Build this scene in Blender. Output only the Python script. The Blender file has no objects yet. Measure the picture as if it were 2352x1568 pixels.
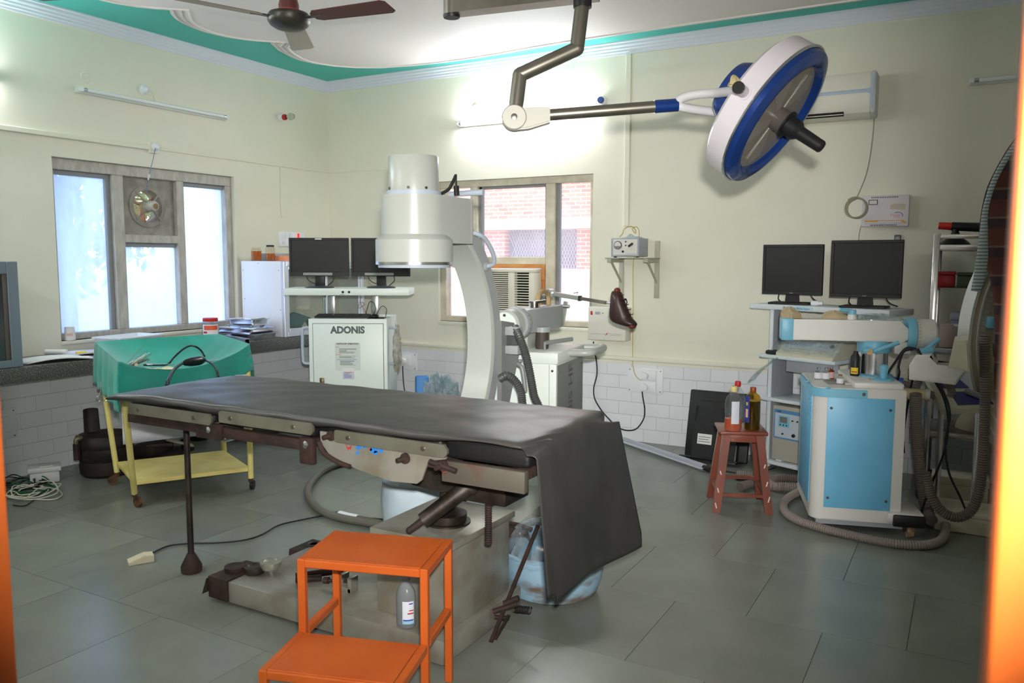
import bpy, bmesh, math, random
from mathutils import Vector as V, Matrix as M, Euler
random.seed(7)
PI = math.pi
sc = bpy.context.scene
COL = sc.collection
# ------------------------------------------------------------------ camera
FPX, YAW, PITCH, ROLL = 1861.37, 2.0829737, -0.1007545, 0.0026684
CAM = V((5.15175, -5.7359, 1.37))
_f = V((math.cos(PITCH)*math.cos(YAW), math.cos(PITCH)*math.sin(YAW), math.sin(PITCH)))
_r0 = V((math.sin(YAW), -math.cos(YAW), 0)); _u0 = _r0.cross(_f)
_r = _r0*math.cos(ROLL) + _u0*math.sin(ROLL); _u = -_r0*math.sin(ROLL) + _u0*math.cos(ROLL)
cam = bpy.data.objects.new('camera', bpy.data.cameras.new('camera'))
COL.objects.link(cam)
cam.data.sensor_width = 36.0
cam.data.lens = FPX/2352*36
cam.data.clip_start = 0.02
cam.matrix_world = M(((_r.x, _u.x, -_f.x, CAM.x), (_r.y, _u.y, -_f.y, CAM.y), (_r.z, _u.z, -_f.z, CAM.z), (0, 0, 0, 1)))
cam.data.dof.use_dof = True
cam.data.dof.focus_distance = 4.3
cam.data.dof.aperture_fstop = 6.3
sc.camera = cam
# survey of the photographed room: pixel (of 2352x1568) to a point on a known plane of the room
def ray(px, py): return _f + _r*((px-1176)/FPX) + _u*((784-py)/FPX)
def hx(px, py, x=0.0): d = ray(px, py); return CAM + d*((x-CAM.x)/d.x)
def hy(px, py, y=0.0): d = ray(px, py); return CAM + d*((y-CAM.y)/d.y)
def hz(px, py, z=0.0): d = ray(px, py); return CAM + d*((z-CAM.z)/d.z)
def hd(px, py, dist): return CAM + ray(px, py)*dist
# ------------------------------------------------------------------ world, sun, exposure
world = bpy.data.worlds.new('world'); sc.world = world; world.use_nodes = True
wn = world.node_tree.nodes; wl = world.node_tree.links
sky = wn.new('ShaderNodeTexSky'); sky.sky_type = 'NISHITA'; sky.sun_disc = False
sky.sun_elevation = math.radians(48); sky.sun_rotation = math.radians(200)
bg = wn['Background']; bg.inputs[1].default_value = 0.46
wl.new(sky.outputs[0], bg.inputs[0])
sun = bpy.data.objects.new('sun', bpy.data.lights.new('sun', 'SUN')); COL.objects.link(sun)
sun.data.energy = 1.7; sun.data.angle = 0.01; sun.data.color = (1, .95, .86)
sun.rotation_euler = (math.radians(36), 0, math.radians(25))
# the photographer's flash (its shadow edges show beside the door frame and below the operating lamp)
fl = bpy.data.objects.new('camera_flash', bpy.data.lights.new('camera_flash', 'AREA')); COL.objects.link(fl)
fl.data.shape = 'RECTANGLE'; fl.data.size = .07; fl.data.size_y = .045; fl.data.energy = 15; fl.data.spread = math.radians(78); fl.data.color = (1, .975, .93)
fl.matrix_world = cam.matrix_world @ M.Translation((.036, .125, .06))
vs = sc.view_settings
vs.view_transform = 'Standard'; vs.look = 'None'; vs.gamma = 1; vs.use_curve_mapping = False; vs.exposure = 1.12
try:
    sc.cycles.max_bounces = 8; sc.cycles.diffuse_bounces = 5; sc.cycles.transparent_max_bounces = 12
    sc.cycles.sample_clamp_indirect = 6; sc.cycles.caustics_reflective = False; sc.cycles.caustics_refractive = False
except Exception: pass
# ------------------------------------------------------------------ mesh helpers
WM = {}
def wm(o): return WM.get(o.name, M.Identity(4)) if o else M.Identity(4)
def frame(loc, rz=0.0): return M.Translation(V(loc)) @ M.Rotation(rz, 4, 'Z')
def aim(p, d, up=(0, 0, 1)):
    z = V(d).normalized(); upv = V(up)
    if abs(z.dot(upv)) > .999: upv = V((1, 0, 0))
    x = upv.cross(z).normalized(); y = z.cross(x)
    return M(((x.x, y.x, z.x, p[0]), (x.y, y.y, z.y, p[1]), (x.z, y.z, z.z, p[2]), (0, 0, 0, 1)))
def spline(pts, k=6):
    P = [V(p) for p in pts]
    if len(P) < 3: return P
    out = []
    Q = [P[0]*2-P[1]] + P + [P[-1]*2-P[-2]]
    for i in range(1, len(Q)-2):
        a, b, c, d = Q[i-1], Q[i], Q[i+1], Q[i+2]
        for j in range(k):
            t = j/k
            out.append(.5*((2*b) + (c-a)*t + (2*a-5*b+4*c-d)*t*t + (3*b-a-3*c+d)*t*t*t))
    out.append(P[-1]); return out
class G:
    """collects shapes for ONE mesh; coordinates go through matrix m, if set"""
    def __init__(s, m=None): s.bm = bmesh.new(); s.m = m or M.Identity(4)
    def _v(s, co): return s.bm.verts.new(s.m @ V(co))
    def _f(s, vs):
        try: return s.bm.faces.new(vs)
        except ValueError: return None
    def box(s, x0, x1, y0, y1, z0, z1, bev=0, seg=2, m=None):
        mm = s.m @ (m or M.Identity(4))
        v = [s.bm.verts.new(mm @ V((x, y, z))) for z in (z0, z1) for y in (y0, y1) for x in (x0, x1)]
        fs = [s._f([v[i] for i in q]) for q in ((0, 2, 3, 1), (4, 5, 7, 6), (0, 1, 5, 4), (2, 6, 7, 3), (0, 4, 6, 2), (1, 3, 7, 5))]
        if bev:
            es = list({e for f in fs for e in f.edges})
            bmesh.ops.bevel(s.bm, geom=es, offset=bev, segments=seg, affect='EDGES', profile=.5)
        return s
    def cbox(s, c, sx, sy, sz, rot=None, bev=0, seg=2):
        mm = M.Translation(V(c)) @ (rot.to_4x4() if rot is not None else M.Identity(4))
        return s.box(-sx/2, sx/2, -sy/2, sy/2, -sz/2, sz/2, bev, seg, mm)
    def bar(s, p0, p1, w, h, up=(0, 0, 1), bev=0):
        p0, p1 = V(p0), V(p1); L = (p1-p0).length
        return s.box(-w/2, w/2, -h/2, h/2, 0, L, bev, 1, aim(p0, p1-p0, up))
    def ring(s, pts): return [s._v(p) for p in pts]
    def bridge(s, a, b, closed=True):
        n = len(a)
        for i in range(n if closed else n-1): s._f([a[i], a[(i+1) % n], b[(i+1) % n], b[i]])
    def cyl(s, p0, p1, r, r2=None, n=14, caps=True):
        r2 = r if r2 is None else r2; p0, p1 = V(p0), V(p1); A = aim(p0, p1-p0); L = (p1-p0).length
        ra = s.ring([A @ V((r*math.cos(2*PI*i/n), r*math.sin(2*PI*i/n), 0)) for i in range(n)])
        rb = s.ring([A @ V((r2*math.cos(2*PI*i/n), r2*math.sin(2*PI*i/n), L)) for i in range(n)])
        s.bridge(ra, rb)
        if caps: s._f(ra[::-1]); s._f(rb)
        return s
    def lathe(s, prof, n=20, m=None, capb=True, capt=True, sx=1, sy=1):
        mm = m or M.Identity(4); prev = None; first = None
        for r, z in prof:
            cur = s.ring([mm @ V((r*sx*math.cos(2*PI*i/n), r*sy*math.sin(2*PI*i/n), z)) for i in range(n)])
            if prev: s.bridge(prev, cur)
            else: first = cur
            prev = cur
        if capb: s._f(first[::-1])
        if capt: s._f(prev)
        return s
    def tube(s, pts, r, n=8, k=6, caps=True, rib=0, ribn=2):
        P = spline(pts, k) if k else [V(p) for p in pts]
        if rib:   # corrugated hose: resample finely and ripple the radius
            L = sum((P[i+1]-P[i]).length for i in range(len(P)-1)); N = max(4, int(L/rib)*ribn); Q = []; i = 0; acc = 0
            for j in range(N+1):
                t = L*j/N
                while i < len(P)-2 and acc+(P[i+1]-P[i]).length < t: acc += (P[i+1]-P[i]).length; i += 1
                seg = (P[i+1]-P[i]); Q.append(P[i] + seg*min(1, max(0, (t-acc)/max(seg.length, 1e-9))))
            P = Q
        prev = None; X = None
        for i, p in enumerate(P):
            t = (P[min(i+1, len(P)-1)] - P[max(i-1, 0)]).normalized()
            if X is None: X = V((0, 0, 1)).cross(t) if abs(t.z) < .95 else V((1, 0, 0)).cross(t)
            X = (X - t*X.dot(t)).normalized(); Y = t.cross(X)
            rr = r*(1 if not rib or i % ribn == 0 else .8)
            cur = s.ring([p + X*(rr*math.cos(2*PI*a/n)) + Y*(rr*math.sin(2*PI*a/n)) for a in range(n)])
            if prev: s.bridge(prev, cur)
            elif caps: s._f(cur[::-1])
            prev = cur
        if caps: s._f(prev)
        return s
    def prism(s, poly, z0, z1, m=None, bev=0):
        mm = m or M.Identity(4)
        a = s.ring([mm @ V((x, y, z0)) for x, y in poly]); b = s.ring([mm @ V((x, y, z1)) for x, y in poly])
        fs = [s._f(a[::-1]), s._f(b)]; s.bridge(a, b)
        if bev:
            es = [e for f in fs if f for e in f.edges]
            bmesh.ops.bevel(s.bm, geom=es, offset=bev, segments=2, affect='EDGES')
        return s
    def grid(s, fn, nu, nv):
        vv = [[s._v(fn(i/nu, j/nv)) for j in range(nv+1)] for i in range(nu+1)]
        for i in range(nu):
            for j in range(nv): s._f([vv[i][j], vv[i+1][j], vv[i+1][j+1], vv[i][j+1]])
        return s
    def quad(s, *p): s._f([s._v(q) for q in p]); return s
    def ball(s, c, r, sx=1, sy=1, sz=1, n=12, m=None):
        pr = [(max(1e-4, math.sin(PI*i/(n//2+1)))*r, -math.cos(PI*i/(n//2+1))*r*sz) for i in range(n//2+2)]
        return s.lathe(pr[1:-1], n, (m or M.Translation(V(c))), sx=sx, sy=sy)
    def build(s, name, mat, parent=None, smooth=35, solid=0, origin=True, subsurf=0):
        bmesh.ops.recalc_face_normals(s.bm, faces=s.bm.faces)
        me = bpy.data.meshes.new(name)
        W = wm(parent)
        if parent: s.bm.transform(W.inverted()); loc = None
        else:
            xs = [v.co.x for v in s.bm.verts]; ys = [v.co.y for v in s.bm.verts]; zs = [v.co.z for v in s.bm.verts]
            loc = V(((min(xs)+max(xs))/2, (min(ys)+max(ys))/2, min(zs))) if origin else V((0, 0, 0))
            s.bm.transform(M.Translation(-loc))
        s.bm.to_mesh(me); s.bm.free()
        if smooth:
            me.polygons.foreach_set('use_smooth', [True]*len(me.polygons)); me.set_sharp_from_angle(angle=math.radians(smooth))
        for mt in (mat if isinstance(mat, (list, tuple)) else [mat]): me.materials.append(mt)
        o = bpy.data.objects.new(name, me); COL.objects.link(o)
        if parent: o.parent = parent; WM[o.name] = W
        else: o.location = loc; WM[o.name] = M.Translation(loc)
        if solid:
            md = o.modifiers.new('thickness', 'SOLIDIFY'); md.thickness = solid; md.offset = 0
        if subsurf:
            md = o.modifiers.new('smooth', 'SUBSURF'); md.levels = md.render_levels = subsurf
        return o
def tag(o, label=None, cat=None, group=None, kind=None):
    if label: o['label'] = label
    if cat: o['category'] = cat
    if group: o['group'] = group
    if kind: o['kind'] = kind
    return o
def thing(name, loc, label, cat, rz=0.0, group=None):
    o = bpy.data.objects.new(name, None); COL.objects.link(o); o.empty_display_size = .1
    o.location = V(loc); o.rotation_euler = (0, 0, rz); WM[o.name] = frame(loc, rz)
    return tag(o, label, cat, group)
def struct(o): o['kind'] = 'structure'; return o
def dup(root, loc, rz, label=None, group=None):
    r = root.copy(); COL.objects.link(r); r.location = V(loc); r.rotation_euler = (0, 0, rz); WM[r.name] = frame(loc, rz)
    if label: r['label'] = label
    if group: r['group'] = group
    for ch in list(root.children):
        c = ch.copy(); COL.objects.link(c); c.parent = r; WM[c.name] = WM[r.name]
        for g in ch.children:
            d = g.copy(); COL.objects.link(d); d.parent = c; WM[d.name] = WM[r.name]
    return r
def copy_part(src, parent, mtx):
    """another piece that shares the mesh of src; mtx is its matrix in the parent's frame"""
    o = bpy.data.objects.new(src.name.split('.')[0], src.data); COL.objects.link(o); o.parent = parent; o.matrix_local = mtx
    return o
def text(name, body, size, mat, parent, m, extr=.0006, align='CENTER', bold=0, sx=1, font=None):
    """raised or printed lettering; m = frame whose X runs along the line, Y up, Z out of the surface"""
    cu = bpy.data.curves.new(name, 'FONT'); cu.body = body; cu.size = size; cu.extrude = extr; cu.align_x = align; cu.align_y = 'CENTER'; cu.offset = bold; cu.resolution_u = 3
    t = bpy.data.objects.new(name, cu); COL.objects.link(t)
    dg = bpy.context.evaluated_depsgraph_get()
    me = bpy.data.meshes.new_from_object(t.evaluated_get(dg)); bpy.data.objects.remove(t)
    me.transform(wm(parent).inverted() @ m @ M.Diagonal((sx, 1, 1, 1)))
    me.materials.clear(); me.materials.append(mat)
    o = bpy.data.objects.new(name, me); COL.objects.link(o); o.parent = parent; WM[o.name] = wm(parent)
    return o
def face_frame(p, right, up):
    r = V(right).normalized(); u = V(up); u = (u - r*u.dot(r)).normalized(); n = r.cross(u)
    return M(((r.x, u.x, n.x, p[0]), (r.y, u.y, n.y, p[1]), (r.z, u.z, n.z, p[2]), (0, 0, 0, 1)))
# ------------------------------------------------------------------ materials
def lin(c):
    return tuple(((x/255)/12.92 if x/255 <= .04045 else ((x/255+.055)/1.055)**2.4) for x in c) + (1,)
def mat(name, c, rough=.5, metal=0., c2=None, scale=6., amt=.5, bump=0., bscale=60., spec=.5, coat=0., trans=0., ior=1.45, alpha=1., sheen=0., emit=None, es=0., stretch=None, detail=4, thr=None):
    m = bpy.data.materials.new(name); m.use_nodes = True; nt = m.node_tree; b = nt.nodes['Principled BSDF']
    b.inputs['Base Color'].default_value = lin(c); b.inputs['Roughness'].default_value = rough; b.inputs['Metallic'].default_value = metal
    b.inputs['Specular IOR Level'].default_value = spec; b.inputs['Coat Weight'].default_value = coat
    b.inputs['Transmission Weight'].default_value = trans; b.inputs['IOR'].default_value = ior; b.inputs['Alpha'].default_value = alpha
    b.inputs['Sheen Weight'].default_value = sheen
    if emit: b.inputs['Emission Color'].default_value = lin(emit); b.inputs['Emission Strength'].default_value = es
    if c2 or bump:
        tc = nt.nodes.new('ShaderNodeTexCoord'); mp = nt.nodes.new('ShaderNodeMapping')
        nt.links.new(tc.outputs['Object'], mp.inputs[0])
        if stretch: mp.inputs['Scale'].default_value = stretch
    if c2:
        nz = nt.nodes.new('ShaderNodeTexNoise'); nz.inputs['Scale'].default_value = scale; nz.inputs['Detail'].default_value = detail
        rp = nt.nodes.new('ShaderNodeValToRGB'); lo, hi = thr or (.5-.25*amt, .5+.25*amt)
        lo, hi = (thr if thr else (.35, .65))
        rp.color_ramp.elements[0].position = lo; rp.color_ramp.elements[1].position = hi
        rp.color_ramp.elements[0].color = lin(c); rp.color_ramp.elements[1].color = lin(c2)
        nt.links.new(mp.outputs[0], nz.inputs[0]); nt.links.new(nz.outputs[0], rp.inputs[0]); nt.links.new(rp.outputs[0], b.inputs['Base Color'])
    if bump:
        nb = nt.nodes.new('ShaderNodeTexNoise'); nb.inputs['Scale'].default_value = bscale; nb.inputs['Detail'].default_value = 3
        bp = nt.nodes.new('ShaderNodeBump'); bp.inputs['Strength'].default_value = bump; bp.inputs['Distance'].default_value = .01
        nt.links.new(mp.outputs[0], nb.inputs[0]); nt.links.new(nb.outputs[0], bp.inputs['Height']); nt.links.new(bp.outputs[0], b.inputs['Normal'])
    return m
def glass(name, tint=(255, 255, 255), film=.3, rough=.05, filmcol=(235, 240, 250), scale=3., stretch=(1, 1, .25), lo=.3, hi=.75, mn=.0, front=.45):
    """thin pane: clear where clean, a translucent film of dirt where not"""
    m = bpy.data.materials.new(name); m.use_nodes = True; nt = m.node_tree; N = nt.nodes; L = nt.links
    N.remove(N['Principled BSDF']); out = N['Material Output']
    tr = N.new('ShaderNodeBsdfTransparent'); tr.inputs[0].default_value = lin(tint)
    gl = N.new('ShaderNodeBsdfGlossy'); gl.inputs['Roughness'].default_value = rough
    lw = N.new('ShaderNodeLayerWeight'); lw.inputs[0].default_value = .5; pw = N.new('ShaderNodeMath'); pw.operation = 'POWER'; pw.inputs[1].default_value = 4.; fr = N.new('ShaderNodeMath'); fr.operation = 'MULTIPLY_ADD'; fr.inputs[1].default_value = .7; fr.inputs[2].default_value = .04; L.new(lw.outputs['Facing'], pw.inputs[0]); L.new(pw.outputs[0], fr.inputs[0])
    mx = N.new('ShaderNodeMixShader'); L.new(fr.outputs[0], mx.inputs[0]); L.new(tr.outputs[0], mx.inputs[1]); L.new(gl.outputs[0], mx.inputs[2])
    if film:
        ts0 = N.new('ShaderNodeBsdfTranslucent'); ts0.inputs[0].default_value = lin(filmcol); df = N.new('ShaderNodeBsdfDiffuse'); df.inputs[0].default_value = lin(filmcol); ts = N.new('ShaderNodeMixShader'); ts.inputs[0].default_value = front; L.new(ts0.outputs[0], ts.inputs[1]); L.new(df.outputs[0], ts.inputs[2])
        tc = N.new('ShaderNodeTexCoord'); mp = N.new('ShaderNodeMapping'); mp.inputs['Scale'].default_value = stretch; nz = N.new('ShaderNodeTexNoise')
        nz.inputs['Scale'].default_value = scale; nz.inputs['Detail'].default_value = 6
        mr = N.new('ShaderNodeMapRange'); mr.inputs[1].default_value = lo; mr.inputs[2].default_value = hi; mr.inputs[3].default_value = mn; mr.inputs[4].default_value = film
        L.new(tc.outputs['Object'], mp.inputs[0]); L.new(mp.outputs[0], nz.inputs[0]); L.new(nz.outputs[0], mr.inputs[0])
        m2 = N.new('ShaderNodeMixShader'); L.new(mr.outputs[0], m2.inputs[0]); L.new(mx.outputs[0], m2.inputs[1]); L.new(ts.outputs[0], m2.inputs[2]); mx = m2
    L.new(mx.outputs[0], out.inputs[0]); return m
def emis(name, c, s):
    m = bpy.data.materials.new(name); m.use_nodes = True; nt = m.node_tree; N = nt.nodes
    N.remove(N['Principled BSDF']); e = N.new('ShaderNodeEmission'); e.inputs[0].default_value = lin(c); e.inputs[1].default_value = s
    nt.links.new(e.outputs[0], N['Material Output'].inputs[0]); return m
m_wall = mat('wall_paint', (231, 229, 213), .55, c2=(226, 224, 206), scale=2.2, bump=.04, bscale=180, thr=(.3, .75))
m_wallr = m_wall
m_ceil = mat('ceiling_white', (236, 230, 226), .6)
m_teal = mat('ceiling_teal', (78, 190, 178), .6)
m_corn = mat('cornice_white', (226, 226, 236), .55)
m_tile = mat('glazed_tile', (232, 234, 238), .2, c2=(226, 229, 234), scale=1.5)
m_grout = mat('grout', (120, 120, 116), .8)
m_kota = mat('kota_stone', (128, 132, 122), .25, c2=(112, 116, 107), scale=2.6, bump=.05, bscale=30, spec=.45, thr=(.3, .75))
m_joint = mat('floor_joint', (88, 90, 82), .6)
m_frame = mat('weathered_frame', (192, 188, 180), .5, c2=(168, 164, 156), scale=9, stretch=(3, 3, 1))
m_framey = mat('cream_frame', (214, 206, 184), .5, c2=(190, 182, 162), scale=9)
m_black = mat('black_plastic', (26, 27, 28), .45)
m_screen = mat('dark_screen', (24, 23, 24), .35)
m_chrome = mat('chrome', (226, 226, 230), .2, 1.)
m_steel = mat('steel', (150, 147, 138), .36, 1., c2=(118, 114, 104), scale=9)
m_white = mat('white_plastic', (234, 236, 240), .4)
m_orange = mat('orange_enamel', (196, 96, 38), .38, c2=(184, 84, 30), scale=5, bump=.05, bscale=25)
m_red = mat('red_plastic', (196, 40, 34), .4)
m_dark = mat('dark_gap', (18, 18, 18), .8)
m_cable = mat('black_cable', (28, 30, 32), .5)
m_wcable = mat('white_cable', (214, 212, 200), .5)
m_ycable = mat('yellow_cable', (196, 166, 44), .5)
m_ink = mat('grey_ink', (92, 104, 104), .6)
m_inkb = mat('blue_ink', (70, 110, 170), .6)
m_inkr = mat('red_ink', (190, 60, 60), .6)
m_inkd = mat('dark_ink', (60, 50, 60), .6)
m_paper = mat('paper', (232, 230, 228), .7)
m_screw = mat('screw_metal', (110, 105, 98), .4, .8)
m_clear = glass('clear_plastic', (245, 248, 250), .22, .12, (240, 245, 250), 8., (1, 1, 1), .35, .7)
# ================================================================== STRUCTURE
XR, YF, H = 5.95, -5.25, 2.957          # right wall, door wall, ceiling height
YC = -7.4                                # far side of the corridor the photographer stands in
def per_object(m, amt):
    """slight lightness difference from one stone or tile to the next"""
    nt = m.node_tree; b = nt.nodes['Principled BSDF']; src = b.inputs['Base Color'].links[0].from_socket
    oi = nt.nodes.new('ShaderNodeObjectInfo'); hs = nt.nodes.new('ShaderNodeHueSaturation'); mr = nt.nodes.new('ShaderNodeMapRange')
    mr.inputs[3].default_value = 1-amt; mr.inputs[4].default_value = 1+amt
    nt.links.new(oi.outputs['Random'], mr.inputs[0]); nt.links.new(mr.outputs[0], hs.inputs['Value']); nt.links.new(src, hs.inputs['Color']); nt.links.new(hs.outputs[0], b.inputs['Base Color'])
per_object(m_kota, .10); per_object(m_tile, .03)
floor = struct(G().box(-.2, XR+.2, YC-.1, .2, -.12, -.004).build('floor', m_joint, origin=False))
S = .56
_p = hz(20, 1300); y_off = _p.y % S; x_off = hz(1500, 1440).x % S
slab0 = None
ny0 = int((YC-.1)/S)-1
for j in range(ny0, 1):
    ya = max(j*S + y_off, YC); yb = min((j+1)*S + y_off, 0.0)
    if yb-ya < .02: continue
    sh = S/2 if j % 2 else 0
    for i in range(-2, 12):
        xa = max(i*S + x_off + sh, 0.0); xb = min((i+1)*S + x_off + sh, XR)
        if xb-xa < .02: continue
        if slab0 is None or abs(xb-xa-S) > .001 or abs(yb-ya-S) > .001:
            o = G(frame(((xa+xb)/2, (ya+yb)/2, 0))).box(-(xb-xa)/2+.0012, (xb-xa)/2-.0012, -(yb-ya)/2+.0012, (yb-ya)/2-.0012, -.02, 0).build('stone_slab', m_kota, floor, smooth=0)
            if abs(xb-xa-S) < .001 and abs(yb-ya-S) < .001:
                slab0 = o; slab0.data.transform(M.Translation((-(xa+xb)/2, -(ya+yb)/2, 0))); slab0.matrix_local = M.Translation(((xa+xb)/2, (ya+yb)/2, 0))
        else: copy_part(slab0, floor, M.Translation(((xa+xb)/2, (ya+yb)/2, 0)))
# walls with openings
def holed(u0, u1, z0, z1, a0, a1, b0, b1, put):
    put(u0, a0, z0, z1); put(a1, u1, z0, z1); put(a0, a1, z0, b0); put(a0, a1, b1, z1)
WB = (1.205, 2.63, .845, 2.02)           # window in the back wall: x0 x1 z0 z1
WL = (-2.585, -1.105, .83, 2.02)         # window in the left wall: y0 y1 z0 z1
g = G(); holed(-.2, XR+.2, -.1, H, WB[0], WB[1], WB[2], WB[3], lambda a, b, c, d: g.box(a, b, 0, .2, c, d)); wall_back = struct(g.build('wall_back', m_wall, origin=False, smooth=0))
g = G(); holed(YF, 0, -.1, H, WL[0], WL[1], WL[2], WL[3], lambda a, b, c, d: g.box(-.2, 0, a, b, c, d)); wall_left = struct(g.build('wall_left', m_wall, origin=False, smooth=0))
wall_right = struct(G().box(XR, XR+.2, YF, 0, -.1, H).build('wall_right', m_wall, origin=False, smooth=0))
DX0, DX1, DZ = 4.222, 5.168, 2.1
g = G(); g.box(-.2, DX0-.07, YF-.05, YF, -.1, H); g.box(DX1+.07, XR+.2, YF-.05, YF, -.1, H); g.box(DX0-.07, DX1+.07, YF-.05, YF, DZ+.07, H)
wall_front = struct(g.build('wall_front', m_wall, origin=False, smooth=0))
g = G(); g.box(2.2, XR+.2, YC-.2, YC, -.1, H); g.box(2.0, 2.2, YC-.2, YF-.05, -.1, H); g.box(XR, XR+.2, YC-.2, YF-.05, -.1, H)
struct(g.build('wall_corridor', m_wall, origin=False, smooth=0))
# glazed wall tiles, 200 x 100 mm, six courses in running bond
def tiles(wall, n0, n1, xf, phase, cut=None):
    t0 = None
    for r in range(6):
        z = r*.1; sh = .1 if r % 2 else 0
        i = math.floor((n0-phase)/.2)-1
        while True:
            a = phase + sh + i*.2; b = a+.2; i += 1
            if a >= n1: break
            a, b = max(a, n0), min(b, n1)
            if b-a < .01: continue
            full = abs(b-a-.2) < 1e-4
            if full and t0: copy_part(t0, wall, xf @ M.Translation(((a+b)/2, 0, z+.05)))
            else:
                o = G(xf @ M.Translation(((a+b)/2, 0, z+.05))).box(-(b-a)/2+.0009, (b-a)/2-.0009, -.006, .002, -.0491, .0491).build('tile', m_tile, wall, smooth=0)
                if full:
                    o.data.transform((xf @ M.Translation(((a+b)/2, 0, z+.05))).inverted()); o.matrix_local = xf @ M.Translation(((a+b)/2, 0, z+.05)); t0 = o
struct(G().box(0, XR, -.002, .001, 0, .6).build('trim_1', m_grout, origin=False, smooth=0))
struct(G().box(-.001, .002, YF, 0, 0, .66).build('trim_2', m_grout, origin=False, smooth=0))
tiles(wall_back, .0, XR, M.Identity(4), hy(1477.6, 1015.5).x)
XL = M(((0, -1, 0, 0), (1, 0, 0, 0), (0, 0, 1, 0), (0, 0, 0, 1)))    # local x -> world y, local -y -> world +x
tiles(wall_left, -4.2, 0, XL, hx(455/5.225, 820+1110/5.225).y)
# painted trunking above the tiles (back wall)
g = G(); g.box(0, XR, -.012, 0, .592, .6135); g.box(0, XR, -.024, 0, .6155, .643, .003)
struct(g.build('trim_3', m_wall, origin=False))
# cornice
prof = [(0, 2.864), (.008, 2.864), (.009, 2.878), (.014, 2.884), (.014, 2.896), (.02, 2.906), (.02, 2.916), (.028, 2.928), (.028, 2.942), (.036, 2.948), (.036, H), (0, H)]
def cornice(name, n0, n1, xf):
    g = G(xf); a = g.ring([(n0, -d, z) for d, z in prof]); b = g.ring([(n1, -d, z) for d, z in prof]); g.bridge(a, b); g._f(a); g._f(b[::-1])
    struct(g.build(name, m_corn, origin=False, smooth=25))
cornice('trim_4', 0, XR, M.Identity(4)); cornice('trim_5', YF, 0, XL)
cornice('trim_6', YF, 0, M.Translation((XR, 0, 0)) @ M.Scale(-1, 4, (1, 0, 0)) @ XL)
# ceiling: teal plaster with a lobed, stepped white panel
struct(G().box(-.2, XR+.2, YC-.2, .2, H, H+.12).build('ceiling', m_teal, origin=False, smooth=0))
def arc(p, q, sag, n=10, skip=True):
    p, q = V(p), V(q); c = (p+q)/2; d = q-p; nrm = V((-d.y, d.x)).normalized(); L = d.length; R = (L*L/4+sag*sag)/(2*sag); o = c - nrm*(R-sag)
    a0 = math.atan2(p.y-o.y, p.x-o.x); a1 = math.atan2(q.y-o.y, q.x-o.x)
    while a1-a0 > PI: a1 -= 2*PI
    while a1-a0 < -PI: a1 += 2*PI
    return [(o.x+R*math.cos(a0+(a1-a0)*i/n), o.y+R*math.sin(a0+(a1-a0)*i/n)) for i in range(n if skip else n+1)]
corner = [(.60, -1.265), (.50, -1.09), (.445, -.93), (.425, -.80), (.448, -.67), (.525, -.52), (.652, -.385), (.857, -.262), (1.125, -.20), (1.402, -.175), (1.677, -.17), (2.0, -.19), (2.3, -.225), (2.6, -.245), (3.1, -.25)]
poly = []
yy = [-5.2, -3.9, -3.03, -2.16, -1.29]
for a, b in zip(yy[:-1], yy[1:]): poly += arc((.64, a), (.64, b), .215)
poly += [(.64, -1.29)] + corner + [(XR-.3, -.25), (XR-.3, -5.2)]
def inset(P, d):
    out = []; n = len(P)
    for i in range(n):
        a, b, c = V(P[i-1]), V(P[i]), V(P[(i+1) % n]); e1 = (b-a).normalized(); e2 = (c-b).normalized()
        n1 = V((e1.y, -e1.x)); n2 = V((e2.y, -e2.x)); k = n1+n2; k = k/max(.55, k.dot(n1)) if k.length > 1e-6 else n1
        out.append((b.x+k.x*d, b.y+k.y*d))
    return out
for k, (d, t) in enumerate(((0, .016), (.05, .028), (.095, .040), (.145, .030))):
    P = inset(poly, d); g = G(); Q = P
    g.prism(Q, H-t, H-.001 if k == 0 else H-t+.008)
    struct(g.build('trim_%d' % (7+k), m_ceil, origin=False, smooth=30))
for k, (d, z) in enumerate(((.022, H-.018), (.072, H-.030), (.12, H-.042))):
    P = inset(poly, d); struct(G().tube([V((x, y, z)) for x, y in P+P[:1]], .008, 6, 0).build('trim_%d' % (21+k), m_ceil, origin=False))
# ------------------------------------------------------------------ windows
m_dirty = glass('dusty_glass', (225, 238, 255), .75, .2, (222, 234, 255), 2.4, (1, 2.2, .5), .25, .75, .25, .12)
m_hazy = glass('bright_hazy_glass', (255, 250, 250), .35, .15, (255, 252, 250), 1.6, (1, 1, 1), .3, .75, .1, .12)
window_1 = struct(thing('window_1', (-.07, -1.845, .83), None, None)); window_2 = struct(thing('window_2', (1.92, .07, .845), None, None))
def wframe(win, put, u0, u1, z0, z1, members, mt, d0, d1):
    for (a, b, c, d) in members: 
        g = G(); put(g, a, b, c, d, d0, d1); g.build('frame_bar', mt, win)
px1 = lambda px, py=560: hx(px, py, -.06).y
a0, a1, b0, b1 = px1(259), px1(284), px1(405), px1(422)
zt0, zt1 = hx(345, 558, -.06).z, hx(345, 540, -.06).z
put1 = lambda g, a, b, c, d, d0, d1: g.box(d0, d1, a, b, c, d, .004, 1)
wframe(window_1, put1, *WL, [(WL[0], WL[1], 1.945, 2.02), (WL[0], WL[1], .83, .875), (WL[0], WL[0]+.03, .875, 1.945), (WL[1]-.06, WL[1], .875, 1.945), (a0, a1, .875, 1.945), (b0, b1, .875, 1.945), (a1, b0, zt0, zt1)], m_frame, -.11, -.035)
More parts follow.
